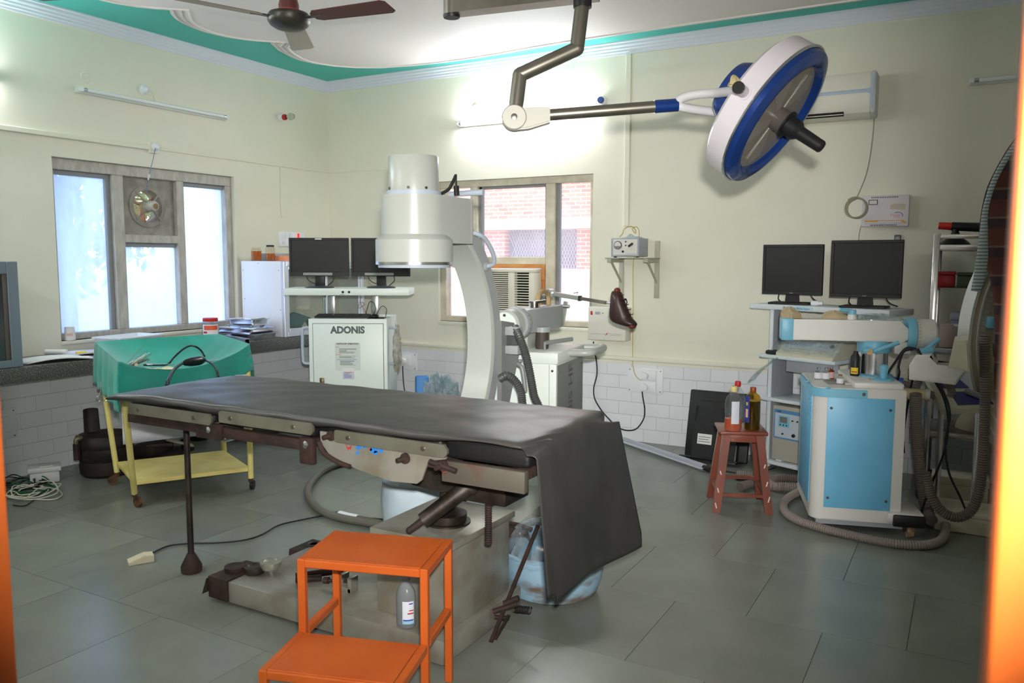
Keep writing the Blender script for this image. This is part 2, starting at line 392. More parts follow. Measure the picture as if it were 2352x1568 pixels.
wframe(window_1, put1, *WL, [(a0-.035, a0, .875, 1.945), (a1, b0, zt0-.03, zt0), (b1, b1+.02, .875, 1.945), (WL[0]+.03, a0-.035, 1.915, 1.945), (b1+.02, WL[1]-.06, 1.915, 1.945)], mat('grey_putty', (140, 141, 144), .6), -.10, -.06)
for a, b, c, d in ((WL[0]+.03, a0-.035, .875, 1.92), (a1, b0, .875, zt0-.03), (b1+.02, WL[1]-.06, .875, 1.92)):
    G().box(-.088, -.084, a, b, c, d).build('pane', m_dirty, window_1, smooth=0)
G().box(-.16, .012, WL[0], WL[1], .805, .83, .004).build('sill', m_wall, window_1)
px2 = lambda px, py=500: hy(px, py, .06).x
c0, c1, e0, e1 = px2(1085), px2(1101), px2(1257), px2(1278)
zb0, zb1 = hy(1180, 607, .06).z, hy(1180, 590, .06).z
put2 = lambda g, a, b, c, d, d0, d1: g.box(a, b, d0, d1, c, d, .004, 1)
wframe(window_2, put2, *WB, [(WB[0], WB[1], 1.965, 2.02), (WB[0], WB[1], .845, .89), (WB[0], WB[0]+.06, .89, 1.965), (WB[1]-.035, WB[1], .89, 1.965), (c0, c1, .89, 1.965), (e0, e1, .89, 1.965), (c1, e0, zb0, zb1)], m_framey, .03, .11)
wframe(window_2, put2, *WB, [(c1, c1+.03, zb1, 1.965), (e0-.02, e0, zb1, 1.965), (e1, e1+.03, .89, 1.965), (c0-.02, c0, .89, 1.965), (c1, e0, 1.945, 1.965)], mat('grey_beading', (138, 140, 144), .5), .06, .10)
for a, b, c, d in ((WB[0]+.06, c0-.02, .89, 1.965), (c1+.03, e0-.02, zb1, 1.95), (e1+.03, WB[1]-.035, .89, 1.965)):
    G().box(a, b, .084, .088, c, d).build('pane', m_hazy, window_2, smooth=0)
G().box(WB[0], WB[1], -.012, .16, .815, .845, .004).build('sill', m_wall, window_2)
# ------------------------------------------------------------------ door frame in front of the photographer
door_1 = struct(thing('door_1', ((DX0+DX1)/2, YF-.07, 0), None, None))
G().box(DX1, DX1+.07, YF-.06, YF+.012, 0, DZ+.07, .006).build('jamb', m_orange, door_1)
G().box(DX0-.07, DX0, YF-.06, YF+.012, 0, DZ+.07, .006).build('jamb', m_orange, door_1)
G().box(DX0, DX1, YF-.06, YF+.012, DZ, DZ+.07, .006).build('head', m_orange, door_1)
# ------------------------------------------------------------------ outdoors
m_ground = mat('dry_ground', (196, 182, 158), .9, c2=(176, 164, 140), scale=.6)
struct(G().box(-26, 16, -14, 24, -.7, -.6).build('ground', m_ground, origin=False, smooth=0))
mb = bpy.data.materials.new('red_brickwork'); mb.use_nodes = True; nt = mb.node_tree; bs = nt.nodes['Principled BSDF']; bs.inputs['Roughness'].default_value = .85
bt = nt.nodes.new('ShaderNodeTexBrick'); tc = nt.nodes.new('ShaderNodeTexCoord'); mp = nt.nodes.new('ShaderNodeMapping'); mp.inputs['Rotation'].default_value = (PI/2, 0, 0)
bt.inputs['Scale'].default_value = 1; bt.inputs['Color1'].default_value = lin((186, 92, 72)); bt.inputs['Color2'].default_value = lin((206, 120, 98)); bt.inputs['Mortar'].default_value = lin((214, 196, 180))
bt.inputs['Brick Width'].default_value = .235; bt.inputs['Row Height'].default_value = .08; bt.inputs['Mortar Size'].default_value = .009
nt.links.new(tc.outputs['Object'], mp.inputs[0]); nt.links.new(mp.outputs[0], bt.inputs[0]); nt.links.new(bt.outputs[0], bs.inputs['Base Color'])
m_conc = mat('white_concrete', (226, 222, 214), .8)
YB = 9.0
bl = thing('brick_building', (-1, YB, -.6), 'red brick building seen bright and hazy through the back window', 'building')
zA, zB_, zC = hy(1320, 502, YB).z, hy(1320, 525, YB).z, hy(1320, 618, YB).z
xo0, xo1 = hy(1278, 560, YB).x, hy(1325, 560, YB).x
G().box(-12, 8, YB, YB+.3, zA, 5.2).build('wall', mb, bl, smooth=0)
G().box(-12, 8, YB-.35, YB+.3, zB_, zA).build('lintel_band', m_conc, bl, smooth=0)
g = G(); g.box(xo1, 8, YB, YB+.3, zC, zB_); g.box(-12, xo0-1.2, YB, YB+.3, zC, zB_); g.build('brick_pier', mb, bl, smooth=0)
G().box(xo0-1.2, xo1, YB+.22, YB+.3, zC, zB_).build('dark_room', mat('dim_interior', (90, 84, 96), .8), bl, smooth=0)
g = G()
for k in range(26):
    x = xo0-1.2 + k*(xo1-xo0+1.2)/26; w = zB_-zC
    g.cyl((x, YB+.1, zC), (x+w*.45, YB+.1, zB_), .006, n=4, caps=False); g.cyl((x, YB+.11, zB_), (x+w*.45, YB+.11, zC), .006, n=4, caps=False)
g.build('wire_mesh', mat('grey_wire', (170, 168, 176), .6), bl, smooth=0)
G().box(-12, 8, YB-.1, YB+.3, -.6, zC).build('plinth', m_conc, bl, smooth=0)
m_leaf = mat('leaf', (120, 142, 96), .6, c2=(88, 112, 74), scale=1.3); m_bark = mat('bark', (112, 98, 86), .9)
def tree(x, y, h, r, seed, label):
    rd = random.Random(seed); t = thing('tree', (x, y, -.6), label, 'tree')
    g = G(); top = V((x, y, h*.55)); g.tube([(x, y, -.6), (x+.1, y-.06, h*.25), top], .13, 8)
    for k in range(5):
        a = k*1.3+seed; g.tube([(x+.05, y, h*.3), (x+r*.4*math.cos(a), y+r*.4*math.sin(a), h*.6), (x+r*.7*math.cos(a), y+r*.7*math.sin(a), h*.8)], .045, 6)
    g.build('trunk', m_bark, t)
    g = G()
    for k in range(2600):
        u, v, w = rd.gauss(0, 1), rd.gauss(0, 1), rd.gauss(0, 1); L = math.sqrt(u*u+v*v+w*w) or 1; q = rd.random()**.45
        c = V((x+u/L*r*q, y+v/L*r*q, h*.62+w/L*r*1.15*q)); s_ = rd.uniform(.06, .13)
        R = Euler((rd.uniform(0, 6), rd.uniform(0, 6), rd.uniform(0, 6))).to_matrix()
        g.quad(*[c + R @ V(p) for p in ((-s_, 0, 0), (0, -s_*.45, .01), (s_, 0, 0), (0, s_*.45, .01))])
    tag(g.build('foliage', m_leaf, t, smooth=0), kind='stuff')
tree(-6.0, 1.2, 3.9, 1.45, 3, 'leafy tree outside the dusty window, behind its rightmost pane')
tree(-4.6, -1.3, 2.7, 1.2, 5, 'low leafy tree outside the dusty window, behind the pane below the exhaust fan')
tree(-8.2, -3.0, 4.6, 1.9, 8, 'tall leafy tree outside the dusty window, behind its large left pane')
# ================================================================== OPERATING TABLE AND WHAT STANDS ROUND IT
m_rust = mat('rusty_iron', (66, 46, 40), .75, .3, c2=(42, 34, 31), scale=14, bump=.25, bscale=60)
m_worn = mat('worn_steel', (168, 166, 156), .36, .55, c2=(132, 118, 96), scale=7, bump=.06, bscale=40, thr=(.4, .8))
m_cast = mat('greasy_cast_iron', (72, 66, 60), .5, .7, c2=(48, 40, 36), scale=12, bump=.1)
m_railst = mat('rail_steel', (168, 166, 152), .36, .85, c2=(140, 132, 112), scale=8, thr=(.45, .8))
m_paintbar = mat('flaking_grey_paint', (92, 88, 78), .55, .3, c2=(96, 58, 46), scale=10, thr=(.5, .72))
m_rubber = mat('black_rubber_sheet', (62, 60, 58), .42, c2=(50, 49, 48), scale=3, bump=.18, bscale=9, spec=.5, stretch=(1, 2.5, 1))
m_pad = mat('black_pad', (22, 22, 23), .5, bump=.1, bscale=30, stretch=(.3, 1, 4))
ot = thing('operating_table', (3.15, -3.33, 0), 'old steel operating table with rusty frame, side rails and box column', 'operating table')
Yn = -3.665
G().box(2.66, 3.685, -3.59, -3.05, .015, .1, .004).build('base_plate', m_worn, ot)
g = G(); g.box(2.555, 2.662, -3.60, -3.40, .02, .108, .004); g.prism([(2.53, .03), (2.558, .10), (2.558, .05)], -3.61, -3.50, M(((1, 0, 0, 0), (0, 0, 1, 0), (0, 1, 0, 0), (0, 0, 0, 1)))); g.build('rusty_end_cap', m_rust, ot)
G().box(2.60, 2.662, -3.20, -3.05, .02, .1, .004).build('rusty_end_cap', m_rust, ot)
for (x, y, z, mt) in ((2.607, -3.505, .115, m_rust), (2.686, -3.476, .12, m_cast), (2.736, -3.436, .135, m_worn), (2.60, -3.139, .06, m_rust), (2.655, -3.097, .09, m_cast)):
    g = G(); m = M.Translation((x, y, 0)); zz = z+.012
    g.lathe([(.012, .1 if x > 2.65 else .02), (.014, zz-.03), (.038, zz-.028), (.043, zz-.018), (.043, zz), (.028, zz+.003), (.02, zz-.002), (.006, zz-.002)], 18, m)
    g.build('foot_knob', mt, ot)
G().box(3.335, 3.66, -3.50, -3.10, .1, .388, .003).build('column', m_worn, ot)
G().box(3.318, 3.677, -3.517, -3.083, .386, .412, .004).build('column_cap', m_worn, ot)
g = G(); g.lathe([(.085, .411), (.085, .418), (.07, .42), (.072, .448), (.05, .456), (.03, .47), (.03, .56)], 26, M.Translation((3.53, -3.33, 0))); g.build('turntable', m_cast, ot)
g = G(); g.box(3.64, 3.825, -3.42, -3.25, .535, .635, .005); g.lathe([(.032, .634), (.032, .644), (.022, .648), (.02, .66)], 14, M.Translation((3.735, -3.35, 0))); g.build('gear_block', m_cast, ot)
g = G(); g.prism([(3.40, .585), (3.44, .655), (3.62, .665), (3.67, .63), (3.66, .575), (3.56, .55), (3.44, .56)], -3.42, -3.27, M(((1, 0, 0, 0), (0, 0, 1, 0), (0, 1, 0, 0), (0, 0, 0, 1)))); g.box(3.33, 3.50, -3.40, -3.26, .57, .66, .01); g.build('cast_yoke', m_cast, ot)
h0, h1 = V((3.555, -3.52, .475)), V((3.675, -3.42, .585)); dd = (h1-h0).normalized()
g = G(); g.cyl(h0, h1, .027, .03, 16); g.cyl(h1, h1+dd*.03, .038, .038, 16); g.build('crank_sleeve', m_cast, ot)
g = G(); g.cyl(h0-dd*.055, h0+dd*.01, .012, .014, 12); g.ball(h0-dd*.055, .013); g.build('crank_handle', m_rust, ot)
g = G(); z = .40
pr = []
while z < .54: pr += [(.0105, z), (.0135, z+.004)]; z += .008
g.lathe(pr, 12, M.Translation((3.765, -3.43, 0))); g.build('screw_spindle', m_rust, ot)
g = G(); g.lathe([(.045, .6), (.05, .66), (.11, .70), (.11, .73)], 16, M.Translation((3.45, -3.33, 0))); g.build('swivel_head', m_cast, ot)
# table top: rusty cross frame, side members in hinged sections, rails
ZT = .735
def sect(x0, x1, h, mt, nm='side_bar', z=ZT):
    for y in (-3.63, -3.05): G().box(x0, x1, y-.015, y+.015, z-h, z, .003).build(nm, mt, ot)
sect(2.16, 2.62, .035, m_rust); sect(2.69, 3.12, .04, m_rust); sect(3.20, 3.70, .03, m_rust); sect(3.72, 4.02, .068, m_paintbar, 'end_bar')
for x in (2.18, 2.66, 3.14, 3.70, 4.0): G().box(x-.02, x+.02, -3.62, -3.06, ZT-.03, ZT, .002).build('cross_bar', m_rust, ot)
for x0, x1, dz in ((2.585, 2.72, .05), (3.12, 3.185, .085)):
    for y in (-3.645, -3.035): G().box(x0, x1, y-.012, y+.012, ZT-dz, ZT+.012, .006).build('hinge_plate', m_rust, ot)
for x, z in ((2.66, ZT-.012), (3.155, ZT-.012), (3.74, ZT-.022)):
    G().lathe([(.013, 0), (.013, .004), (.006, .008)], 12, aim((x, -3.657, z), (0, -1, 0))).build('bolt', m_chrome, ot)
rp = lambda px, py: hy(px, py, Yn)
for (xa, ya, xb, yb) in ((298, 939, 489, 962), (506, 957, 722, 985), (771, 995, 1030, 1042)):
    a, b = rp(xa, ya), rp(xb, yb); z = (a.z+b.z)/2; hh = .021
    for s_, y in ((-1, -3.668), (1, -3.012)):
        poly_ = [(a.x, -hh+.005), (a.x+.006, -hh), (b.x-.012, -hh), (b.x, -hh+.014), (b.x, hh-.014), (b.x-.012, hh), (a.x+.006, hh), (a.x, hh-.005)]
        G(M.Translation((0, y, z)) @ M(((1, 0, 0, 0), (0, 0, 1, 0), (0, 1, 0, 0), (0, 0, 0, 1)))).prism(poly_, -.005, .005).build('side_rail', m_railst, ot)
    for f in (.13, .8):
        G().lathe([(.008, 0), (.008, .003), (.004, .004)], 10, aim((a.x+(b.x-a.x)*f, -3.673, z), (0, -1, 0))).build('bolt', m_screw, ot)
XZ = M(((1, 0, 0, 0), (0, 0, 1, 0), (0, 1, 0, 0), (0, 0, 0, 1)))
sp = [hy(px, py, -3.64) for px, py in ((742, 988), (744, 1014), (768, 1047), (830, 1076), (905, 1102), (964, 1108), (975, 1100), (990, 1056), (1030, 1052), (1030, 1028))]
for y in (-3.652, -3.034): G(M.Translation((0, y, 0)) @ XZ).prism([(p.x, p.z) for p in sp], -.004, .004).build('side_plate', m_worn, ot)
q0 = [hy(x, y, -3.66) for x, y in ((733, 1015), (745, 1040), (775, 1060), (805, 1072))]
G().tube(q0, .009, 8).build('curved_strut', m_rust, ot)
for px, py in ((762, 1000), (932, 1052), (1020, 1069)):
    p = hy(px, py, -3.658); g = G(); g.cyl(p+V((0, .012, 0)), p+V((-.014, -.03, -.004)), .011, .008, 10); g.lathe([(.018, 0), (.018, .008)], 12, aim(p, (0, -1, 0))); g.build('locking_screw', m_rust, ot)
pT = hy(1018, 1066, -3.655); g = G(); g.cyl(pT+V((-.045, -.01, .006)), pT+V((.055, -.01, -.012)), .009, n=8); g.cyl(pT+V((0, .02, 0)), pT+V((0, -.016, 0)), .011, n=8); g.build('clamp_handle', m_rust, ot)
# worn blue and red badge printed on the near side plate
m_blue = mat('worn_blue_print', (40, 120, 200), .6); m_redp = mat('worn_red_print', (180, 50, 44), .6)
bd = [(805, 1016, 4, m_blue), (829, 1024, 8, m_blue), (842, 1024, 5, m_blue), (826, 1038, 5, m_blue), (864, 1029, 12, m_blue), (868, 1038, 6, m_blue), (880, 1032, 7, m_blue), (857, 1030, 4, m_redp)]
for px, py, r, mt in bd:
    p = hy(px, py, -3.6445); rr = r/690
    gB = G(); gB.prism([(p.x-rr, p.z-rr*.6), (p.x-rr*.2, p.z-rr*.9), (p.x+rr, p.z-rr*.5), (p.x+rr*.8, p.z+rr*.7), (p.x-rr*.5, p.z+rr*.8)], -.0006, .0006, M.Translation((0, -3.6567, 0)) @ XZ); gB.build('badge_print', mt, ot, smooth=0)
p = hy(806, 1024, -3.6445); k = 1/690
gR = G(); gR.prism([(p.x-10*k, p.z+8*k), (p.x-3*k, p.z-1*k), (p.x+3*k, p.z-1*k), (p.x+10*k, p.z+6*k), (p.x+6*k, p.z-7*k), (p.x+2*k, p.z-4*k), (p.x-1*k, p.z-9*k), (p.x-5*k, p.z-3*k)], -.0006, .0006, M.Translation((0, -3.6567, 0)) @ XZ)
gR.build('badge_print', m_redp, ot)
g = G(); lx, ly = 2.235, -3.42
g.lathe([(.0135, .075), (.0125, .50), (.0135, .715)], 14, M.Translation((lx, ly, 0))); g.build('support_leg', m_cast, ot)
g = G(); g.lathe([(.043, 0), (.045, .012), (.044, .03), (.024, .07), (.016, .085)], 20, M.Translation((lx, ly, 0))); g.build('leg_foot', m_rust, ot)
p = hy(554, 1000, -3.1); g = G(); g.cyl((p.x, -3.1, .70), (p.x, -3.1, p.z+.01), .012, n=10); g.build('drop_bolt', m_rust, ot)
p2 = [hy(x, y, -3.1) for x, y in ((515, 1013), (565, 1000))]; G().cyl(p2[0], p2[1], .007, n=8).build('tommy_bar', m_chrome, ot)
for x0, x1 in ((2.14, 2.64), (2.66, 3.15), (3.17, 3.70), (3.715, 4.02)):
    G().box(x0, x1, -3.615, -3.065, .736, .80, .014, 3).build('cushion', m_pad, ot)
# ---- draped rubber sheet
def sheet():
    rd = random.Random(11)
    sec = spline([(0, -3.636, -.040), (0, -3.650, -.026), (0, -3.646, -.010), (0, -3.625, 0), (0, -3.5, .004), (0, -3.34, .006), (0, -3.18, .004), (0, -3.05, 0), (0, -3.022, -.012), (0, -3.015, -.035), (0, -3.02, -.06)], 6)
    ns = len(sec)-1; nx = 70; nf = 26
    def pt(u, v):
        k = v*ns; i = min(int(k), ns-1); s_ = sec[i].lerp(sec[i+1], k-i); y, dz = s_.y, s_.z
        over = max(0, -dz)/.058
        if u <= .68:
            t = u/.68; x = 2.09+t*1.93
            near = 1 if v < .3 else 0
            wav = .010*math.sin(x*9+1.3) + .007*math.sin(x*23+y*4)
            z = .822 + dz*(1+(wav*22 if near else wav*8)*over) + .0016*math.sin(x*11+y*9+2*math.sin(x*3)) + .0013*math.sin(x*27-y*19+3*math.sin(y*5)) + .001*math.sin(x*9+y*41)
            # edge on the near side rides higher towards the right end, as in the photograph
            if v < .22: z += over*.035*max(0, (t-.55)/.45)
            if t < .1:   # left end: a drawn-out corner at the near side and a soft fall
                e = (1-t/.1); z -= .018*e*e; x -= .02*e
                if v < .25: y += (-3.668-y)*e*.6; z += (-dz)*.8*e - .004*e; x -= .035*e*max(0, 1-v/.18)
            y += .004*math.sin(x*17)*over
            return (x, y, z)
        # right end: rolls over the cushion edge and hangs
        t = (u-.68)/.32
        w = v
        yn = -3.655+.045*t; yf = -3.03+.22*min(1, t*1.1)
        y = yn+(yf-yn)*w
        zb = (.345 + (.262-.345)*w + .10*math.exp(-((w-.16)/.10)**2)) if w > .02 else .345
        if w > .05: zb = .30 + .03*math.exp(-((w-.3)/.3)**2) - .045*w
        if w <= .05: zb = .345
        roll = min(1, t/.12)
        x = 4.02 + .04*math.sin(roll*PI/2) + .012*math.sin(w*7+.4)*t + .02*t
        ztop = .822 + dz*(1-roll)*1.0 - .04*(1-math.cos(roll*PI/2))
        if t <= .12: z = ztop
        else: z = ztop + (zb-ztop)*((t-.12)/.88)
        return (x, y, z)
    g = G(); g.grid(pt, nx+nf, ns); return g
rs = sheet().build('rubber_sheet', m_rubber, smooth=70, solid=.003)
tag(rs, 'black rubber sheet draped over the operating table, hanging from its right end', 'rubber sheet')
# ---- orange two-step stool
st = thing('step_stool', (3.622, -3.907, 0), 'orange enamelled two-step metal stool in front of the operating table', 'step stool', math.radians(17.5))
m_st = frame((3.622, -3.907, 0), math.radians(17.5))
W2, t_ = .205, .024
def leg(nm, x, y, z0, z1): G(m_st).box(x-t_/2, x+t_/2, y-t_/2, y+t_/2, z0, z1, .003, 1).build(nm, m_orange, st)
yr, ym, yfr = .235, -.035, -.275     # rear legs, middle legs, front legs
ZS, ZL = .475, .25
for x in (-W2+t_/2, W2-t_/2):
    leg('leg', x, yr-t_/2, 0, ZS-.02); leg('leg', x, ym+t_/2, 0, ZS-.02); leg('leg', x, yfr+t_/2, 0, ZL-.02)
    G(m_st).box(x-t_/2, x+t_/2, ym+t_, yr-t_, ZL-.02, ZL+.004, .003, 1).build('side_rail', m_orange, st)
    G(m_st).box(x-t_/2, x+t_/2, yfr+t_, ym, .06, .084, .003, 1).build('side_rail', m_orange, st)
for y0, y1, z in ((ym, yr, ZS), (yfr, ym, ZL)):
    for x in (-W2, W2-t_): G(m_st).box(x, x+t_, y0, y1, z-.026, z, .003, 1).build('tread_frame', m_orange, st)
    for y in (y0, y1-t_): G(m_st).box(-W2+t_, W2-t_, y, y+t_, z-.026, z-.001, .003, 1).build('tread_frame', m_orange, st)
    G(m_st).box(-W2+t_+.001, W2-t_-.001, y0+t_*.4, y1-t_*.4, z-.004, z+.0005, .001, 1).build('tread', m_orange, st)
# ---- saline bottle on the base plate
m_pe = mat('milky_plastic', (214, 222, 228), .22, trans=.75, ior=1.2)
bt_ = thing('saline_bottle', (3.505, -3.553, .1), 'clear plastic saline bottle with printed label inside the orange stool', 'bottle')
mB = M.Translation((3.505, -3.553, .1)); 
g = G(); g.lathe([(.028, 0), (.034, .004), (.036, .012), (.036, .11), (.034, .125), (.02, .15), (.0125, .158), (.0125, .165), (.016, .166), (.016, .176), (.012, .178), (.011, .19)], 24, mB, sx=1, sy=.85); g.build('body', m_pe, bt_)
def label_patch(name, mB, r, a0, a1, z0, z1, mt, parent, sy=1, dr=.0008, n=8):
    g = G(mB); g.grid(lambda u, v: ((r+dr)*math.cos(a0+(a1-a0)*u), (r+dr)*sy*math.sin(a0+(a1-a0)*u), z0+(z1-z0)*v), n, 1); return g.build(name, mt, parent)
m_lbl = mat('bottle_label', (222, 226, 236), .5)
aC = math.atan2(CAM.y+3.553, CAM.x-3.505)
label_patch('label', mB, .036, aC-.45, aC+.75, .02, .10, m_lbl, bt_, .85)
label_patch('label_print', mB, .0363, aC-.45, aC+.75, .02, .03, mat('label_cyan', (150, 200, 225), .5), bt_, .85)
label_patch('label_print', mB, .0366, aC-.40, aC+.70, .031, .036, mat('label_blue', (50, 60, 170), .5), bt_, .85)
label_patch('label_print', mB, .0366, aC+.05, aC+.7, .055, .06, m_inkr, bt_, .85); label_patch('label_print', mB, .0366, aC+.2, aC+.7, .066, .07, m_inkr, bt_, .85)
label_patch('label_print', mB, .0366, aC+.2, aC+.65, .09, .094, mat('label_blue2', (60, 70, 180), .5), bt_, .85)
# ---- loose rail clamps lying on the base plate
for (px, py, lab) in ((730, 1330, 'rusty round rail clamp lying on the base plate behind the stool leg'), (800, 1355, 'steel block clamp with a tightening screw lying on the base plate')):
    p = hz(px, py, .1); 
    if px < 760:
        c = thing('rail_clamp', (p.x, p.y, .1), lab, 'clamp')
        G().cyl((p.x-.07, p.y-.05, .115), (p.x+.05, p.y+.06, .125), .014, n=10).build('rod', m_rust, c); G().cyl((p.x-.05, p.y-.07, .114), (p.x+.03, p.y-.01, .116), .013, n=10).build('rod', m_rust, c)
        G().lathe([(.02, 0), (.026, .01), (.026, .025), (.015, .03)], 12, aim((p.x+.05, p.y+.06, .127), (.6, .7, .1))).build('knob', m_rust, c)
    else:
        c = thing('rail_clamp', (p.x, p.y, .1), lab, 'clamp')
        g = G(); g.box(p.x-.03, p.x+.03, p.y-.022, p.y+.022, .1, .118, .002); g.box(p.x-.03, p.x-.012, p.y-.022, p.y+.022, .1, .165, .002); g.box(p.x+.014, p.x+.032, p.y-.022, p.y+.022, .1, .16, .002); g.build('jaw', m_worn, c)
        g = G(); g.cyl((p.x+.03, p.y, .14), (p.x-.08, p.y-.02, .13), .007, n=8); g.lathe([(.014, 0), (.014, .02)], 8, aim((p.x-.08, p.y-.02, .13), (-1, -.2, -.1))); g.build('screw', m_rust, c)
# ---- enamel tub, bag and rusty stand rod
tx, ty = 3.70, -2.80
m_tub = mat('worn_blue_enamel', (150, 184, 206), .35, c2=(112, 98, 88), scale=8, bump=.05, stretch=(1, 1, 2.6), thr=(.46, .66), detail=10)
tub = G(); mt_ = M.Translation((tx, ty, 0))
tub.lathe([(.165, .001), (.185, .012), (.205, .07), (.214, .13), (.218, .18), (.232, .186), (.234, .196), (.226, .2), (.215, .192), (.208, .13), (.198, .07), (.175, .02), (.01, .016)], 40, mt_, capt=True)
tag(tub.build('enamel_tub', m_tub), 'chipped pale blue enamel tub on the floor under the table end', 'tub')
m_bagp = glass('crumpled_clear_plastic', (238, 244, 246), .5, .08, (225, 235, 240), 14., (1, 1, 1), .4, .7, .05)
g = G(); rd = random.Random(4)
def bag(u, v):
    a = u*2*PI; p = v*PI*.5; r = .17*math.cos(p)**.6*(1+.12*math.sin(5*a+3*v)+.08*math.sin(11*a)); return (tx-.02+r*math.cos(a), ty+r*math.sin(a), .06+.23*math.sin(p)*(1+.06*math.sin(4*a)))
g.grid(bag, 40, 12); o = g.build('plastic_bag', m_bagp, smooth=25); tag(o, 'crumpled clear plastic bag bulging out of the blue enamel tub', 'bag')
q = hy(1178, 1222, -2.87)
g = G(); g.prism([(-.10, -.02), (-.03, .02), (.06, .018), (.075, -.03), (.055, -.012), (.0, -.02), (-.1, -.045)], -.004, .004, frame(q, .35) @ XZ); g.tube([q+V((-.09, .01, .02)), q+V((0, .02, .03)), q+V((.08, .02, .02))], .008, 6)
tag(g.build('rusty_scrap', m_rust), 'rusty bent sheet of iron lying on the plastic bag in the tub', 'scrap')
rA, rB = hz(1127, 1475), hy(1236, 1206, -2.985)
rr_ = thing('iron_stand', (rA.x, rA.y, 0), 'rusty iron rod with a forked clamp leaning against the tub', 'stand rod')
G().bar(rA, rB, .014, .008).build('rod', m_rust, rr_)
d_ = (rB-rA).normalized(); mid = rA+d_*.13
g = G(); g.cyl(mid+V((-.035, -.02, -.01)), mid+V((.04, .025, .02)), .011, n=8); g.cyl(mid+V((-.03, -.02, -.03)), mid+V((.02, .0, -.03)), .009, n=8); g.bar(mid+V((.02, .0, -.02)), rA+V((.012, .012, .01)), .01, .008); g.cyl(mid+V((.0, .0, .02)), mid+V((.05, .02, .045)), .012, n=8); g.build('clamp', m_rust, rr_)
sA, sB = hz(1180, 1398, .02), hz(1218, 1402, .02)
g = G(); n = 60; P = [sA.lerp(sB, i/n) + V((0, .014*math.cos(i*.75), .014*math.sin(i*.75))) for i in range(n+1)]; g.tube(P, .003, 5, k=0)
tag(g.build('coil_spring', m_cast), 'black coil spring lying on the floor beside the table base', 'spring')
# ---- foot switch with its cable, grey hose and white sleeve
fp = hz(322, 1290); fs = thing('foot_switch', (fp.x, fp.y, 0), 'beige plastic foot switch lying on the floor with a black cable', 'foot switch', math.radians(55))
mF = frame((fp.x, fp.y, 0), math.radians(62)); m_beige = mat('beige_plastic', (206, 198, 170), .45)
g = G(mF); g.prism([(-.05, 0), (.055, 0), (.055, .03), (.02, .034), (-.05, .014)], -.032, .032, M(((1, 0, 0, 0), (0, 0, -1, 0), (0, 1, 0, 0), (0, 0, 0, 1))), .003); g.build('pedal', m_beige, fs)
for k in range(7): G(mF).box(-.042+k*.009, -.037+k*.009, -.026, .026, .0155+k*.0027, .0185+k*.0027).build('tread_rib', m_beige, fs, smooth=0)
c_pts = [(345, 1272), (385, 1254), (430, 1248), (500, 1246), (560, 1240), (600, 1228), (640, 1206), (690, 1194), (740, 1184), (770, 1176), (800, 1180), (830, 1188)]
P = [hz(x, y, .008) for x, y in c_pts] + [V((2.75, -2.35, .008)), V((2.95, -2.1, .01))]
G().tube(P, .0042, 6).build('cable', m_cable, fs)
m_hose = mat('grey_hose', (104, 102, 92), .6)
hp = [hz(x, y, .022) for x, y in ((815, 1063), (770, 1068), (732, 1088), (708, 1122), (716, 1152), (745, 1176), (790, 1190), (835, 1198), (885, 1206))]
hp = [V((2.4, -1.75, .022)), V((2.0, -1.62, .022))] + hp + [V((2.85, -2.50, .022)), V((3.0, -2.35, .03)), V((3.05, -2.1, .03))]
hs = thing('suction_hose', (hp[4].x, hp[4].y, 0), 'thick grey hose curving over the floor behind the operating table', 'hose')
G().tube(hp, .021, 10, 8).build('tube', m_hose, hs)
w0 = [hz(x, y, .024) for x, y in ((780, 1183), (800, 1188), (822, 1192))]; G().tube(w0, .0245, 12, 4).build('white_tape', m_white, hs)
w1 = [hz(x, y, .024) for x, y in ((822, 1193), (850, 1199), (885, 1206))]; G().tube(w1, .0235, 12, 6, rib=.008).build('corrugated_end', m_hose, hs)
# ================================================================== WALL FIXTURES, LAMPS
m_tube = emis('lit_tube', (246, 250, 255), 70.)
m_tubeoff = mat('unlit_tube', (236, 240, 240), .25)
m_batten = mat('batten_enamel', (222, 226, 222), .35)
FRB = lambda x, z: M(((1, 0, 0, x), (0, 0, -1, 0), (0, 1, 0, z), (0, 0, 0, 1)))      # on back wall: local x right, y up, z into room
FRL = lambda y, z: M(((0, 0, 1, 0), (1, 0, 0, y), (0, 1, 0, z), (0, 0, 0, 1)))       # on left wall
def tube_light(F_, L, label, lit, angled=False):
    t = thing('tube_light', F_ @ V((0, 0, 0)), label, 'tube light', group=None)
    G(F_).box(0, L, -.021, .021, 0, .03, .004).build('batten', m_batten, t)
    for x in (.006, L-.03): G(F_).box(x, x+.024, -.014, .014, .03, .062, .003).build('lamp_holder', m_white, t)
    G(F_).cyl((.028, 0, .052), (L-.028, 0, .052), .013, n=14).build('tube', m_tube if lit else m_tubeoff, t)
    for x in (.03, L-.055): G(F_).cyl((x, 0, .052), (x+.025, 0, .052), .0135, n=12).build('end_cap', m_chrome, t)
    return t
tube_light(FRB(1.423, 2.472), 1.244, 'lit fluorescent tube light high on the back wall above the window', True)
tube_light(FRL(-4.15, 2.462), 1.244, 'lit fluorescent tube light on the left wall near the photographer', True)
FRF = lambda x, z: M(((-1, 0, 0, x), (0, 0, 1, YF), (0, 1, 0, z), (0, 0, 0, 1)))         # on the door wall
FRR = lambda y, z: M(((0, 0, -1, XR), (-1, 0, 0, y), (0, 1, 0, z), (0, 0, 0, 1)))        # on the right wall
tube_light(FRF(2.1, 2.46), 1.244, 'added fluorescent tube light, unseen on the door wall, brightening the room', True)  # unseen lamp, added to raise the light on the back wall and room

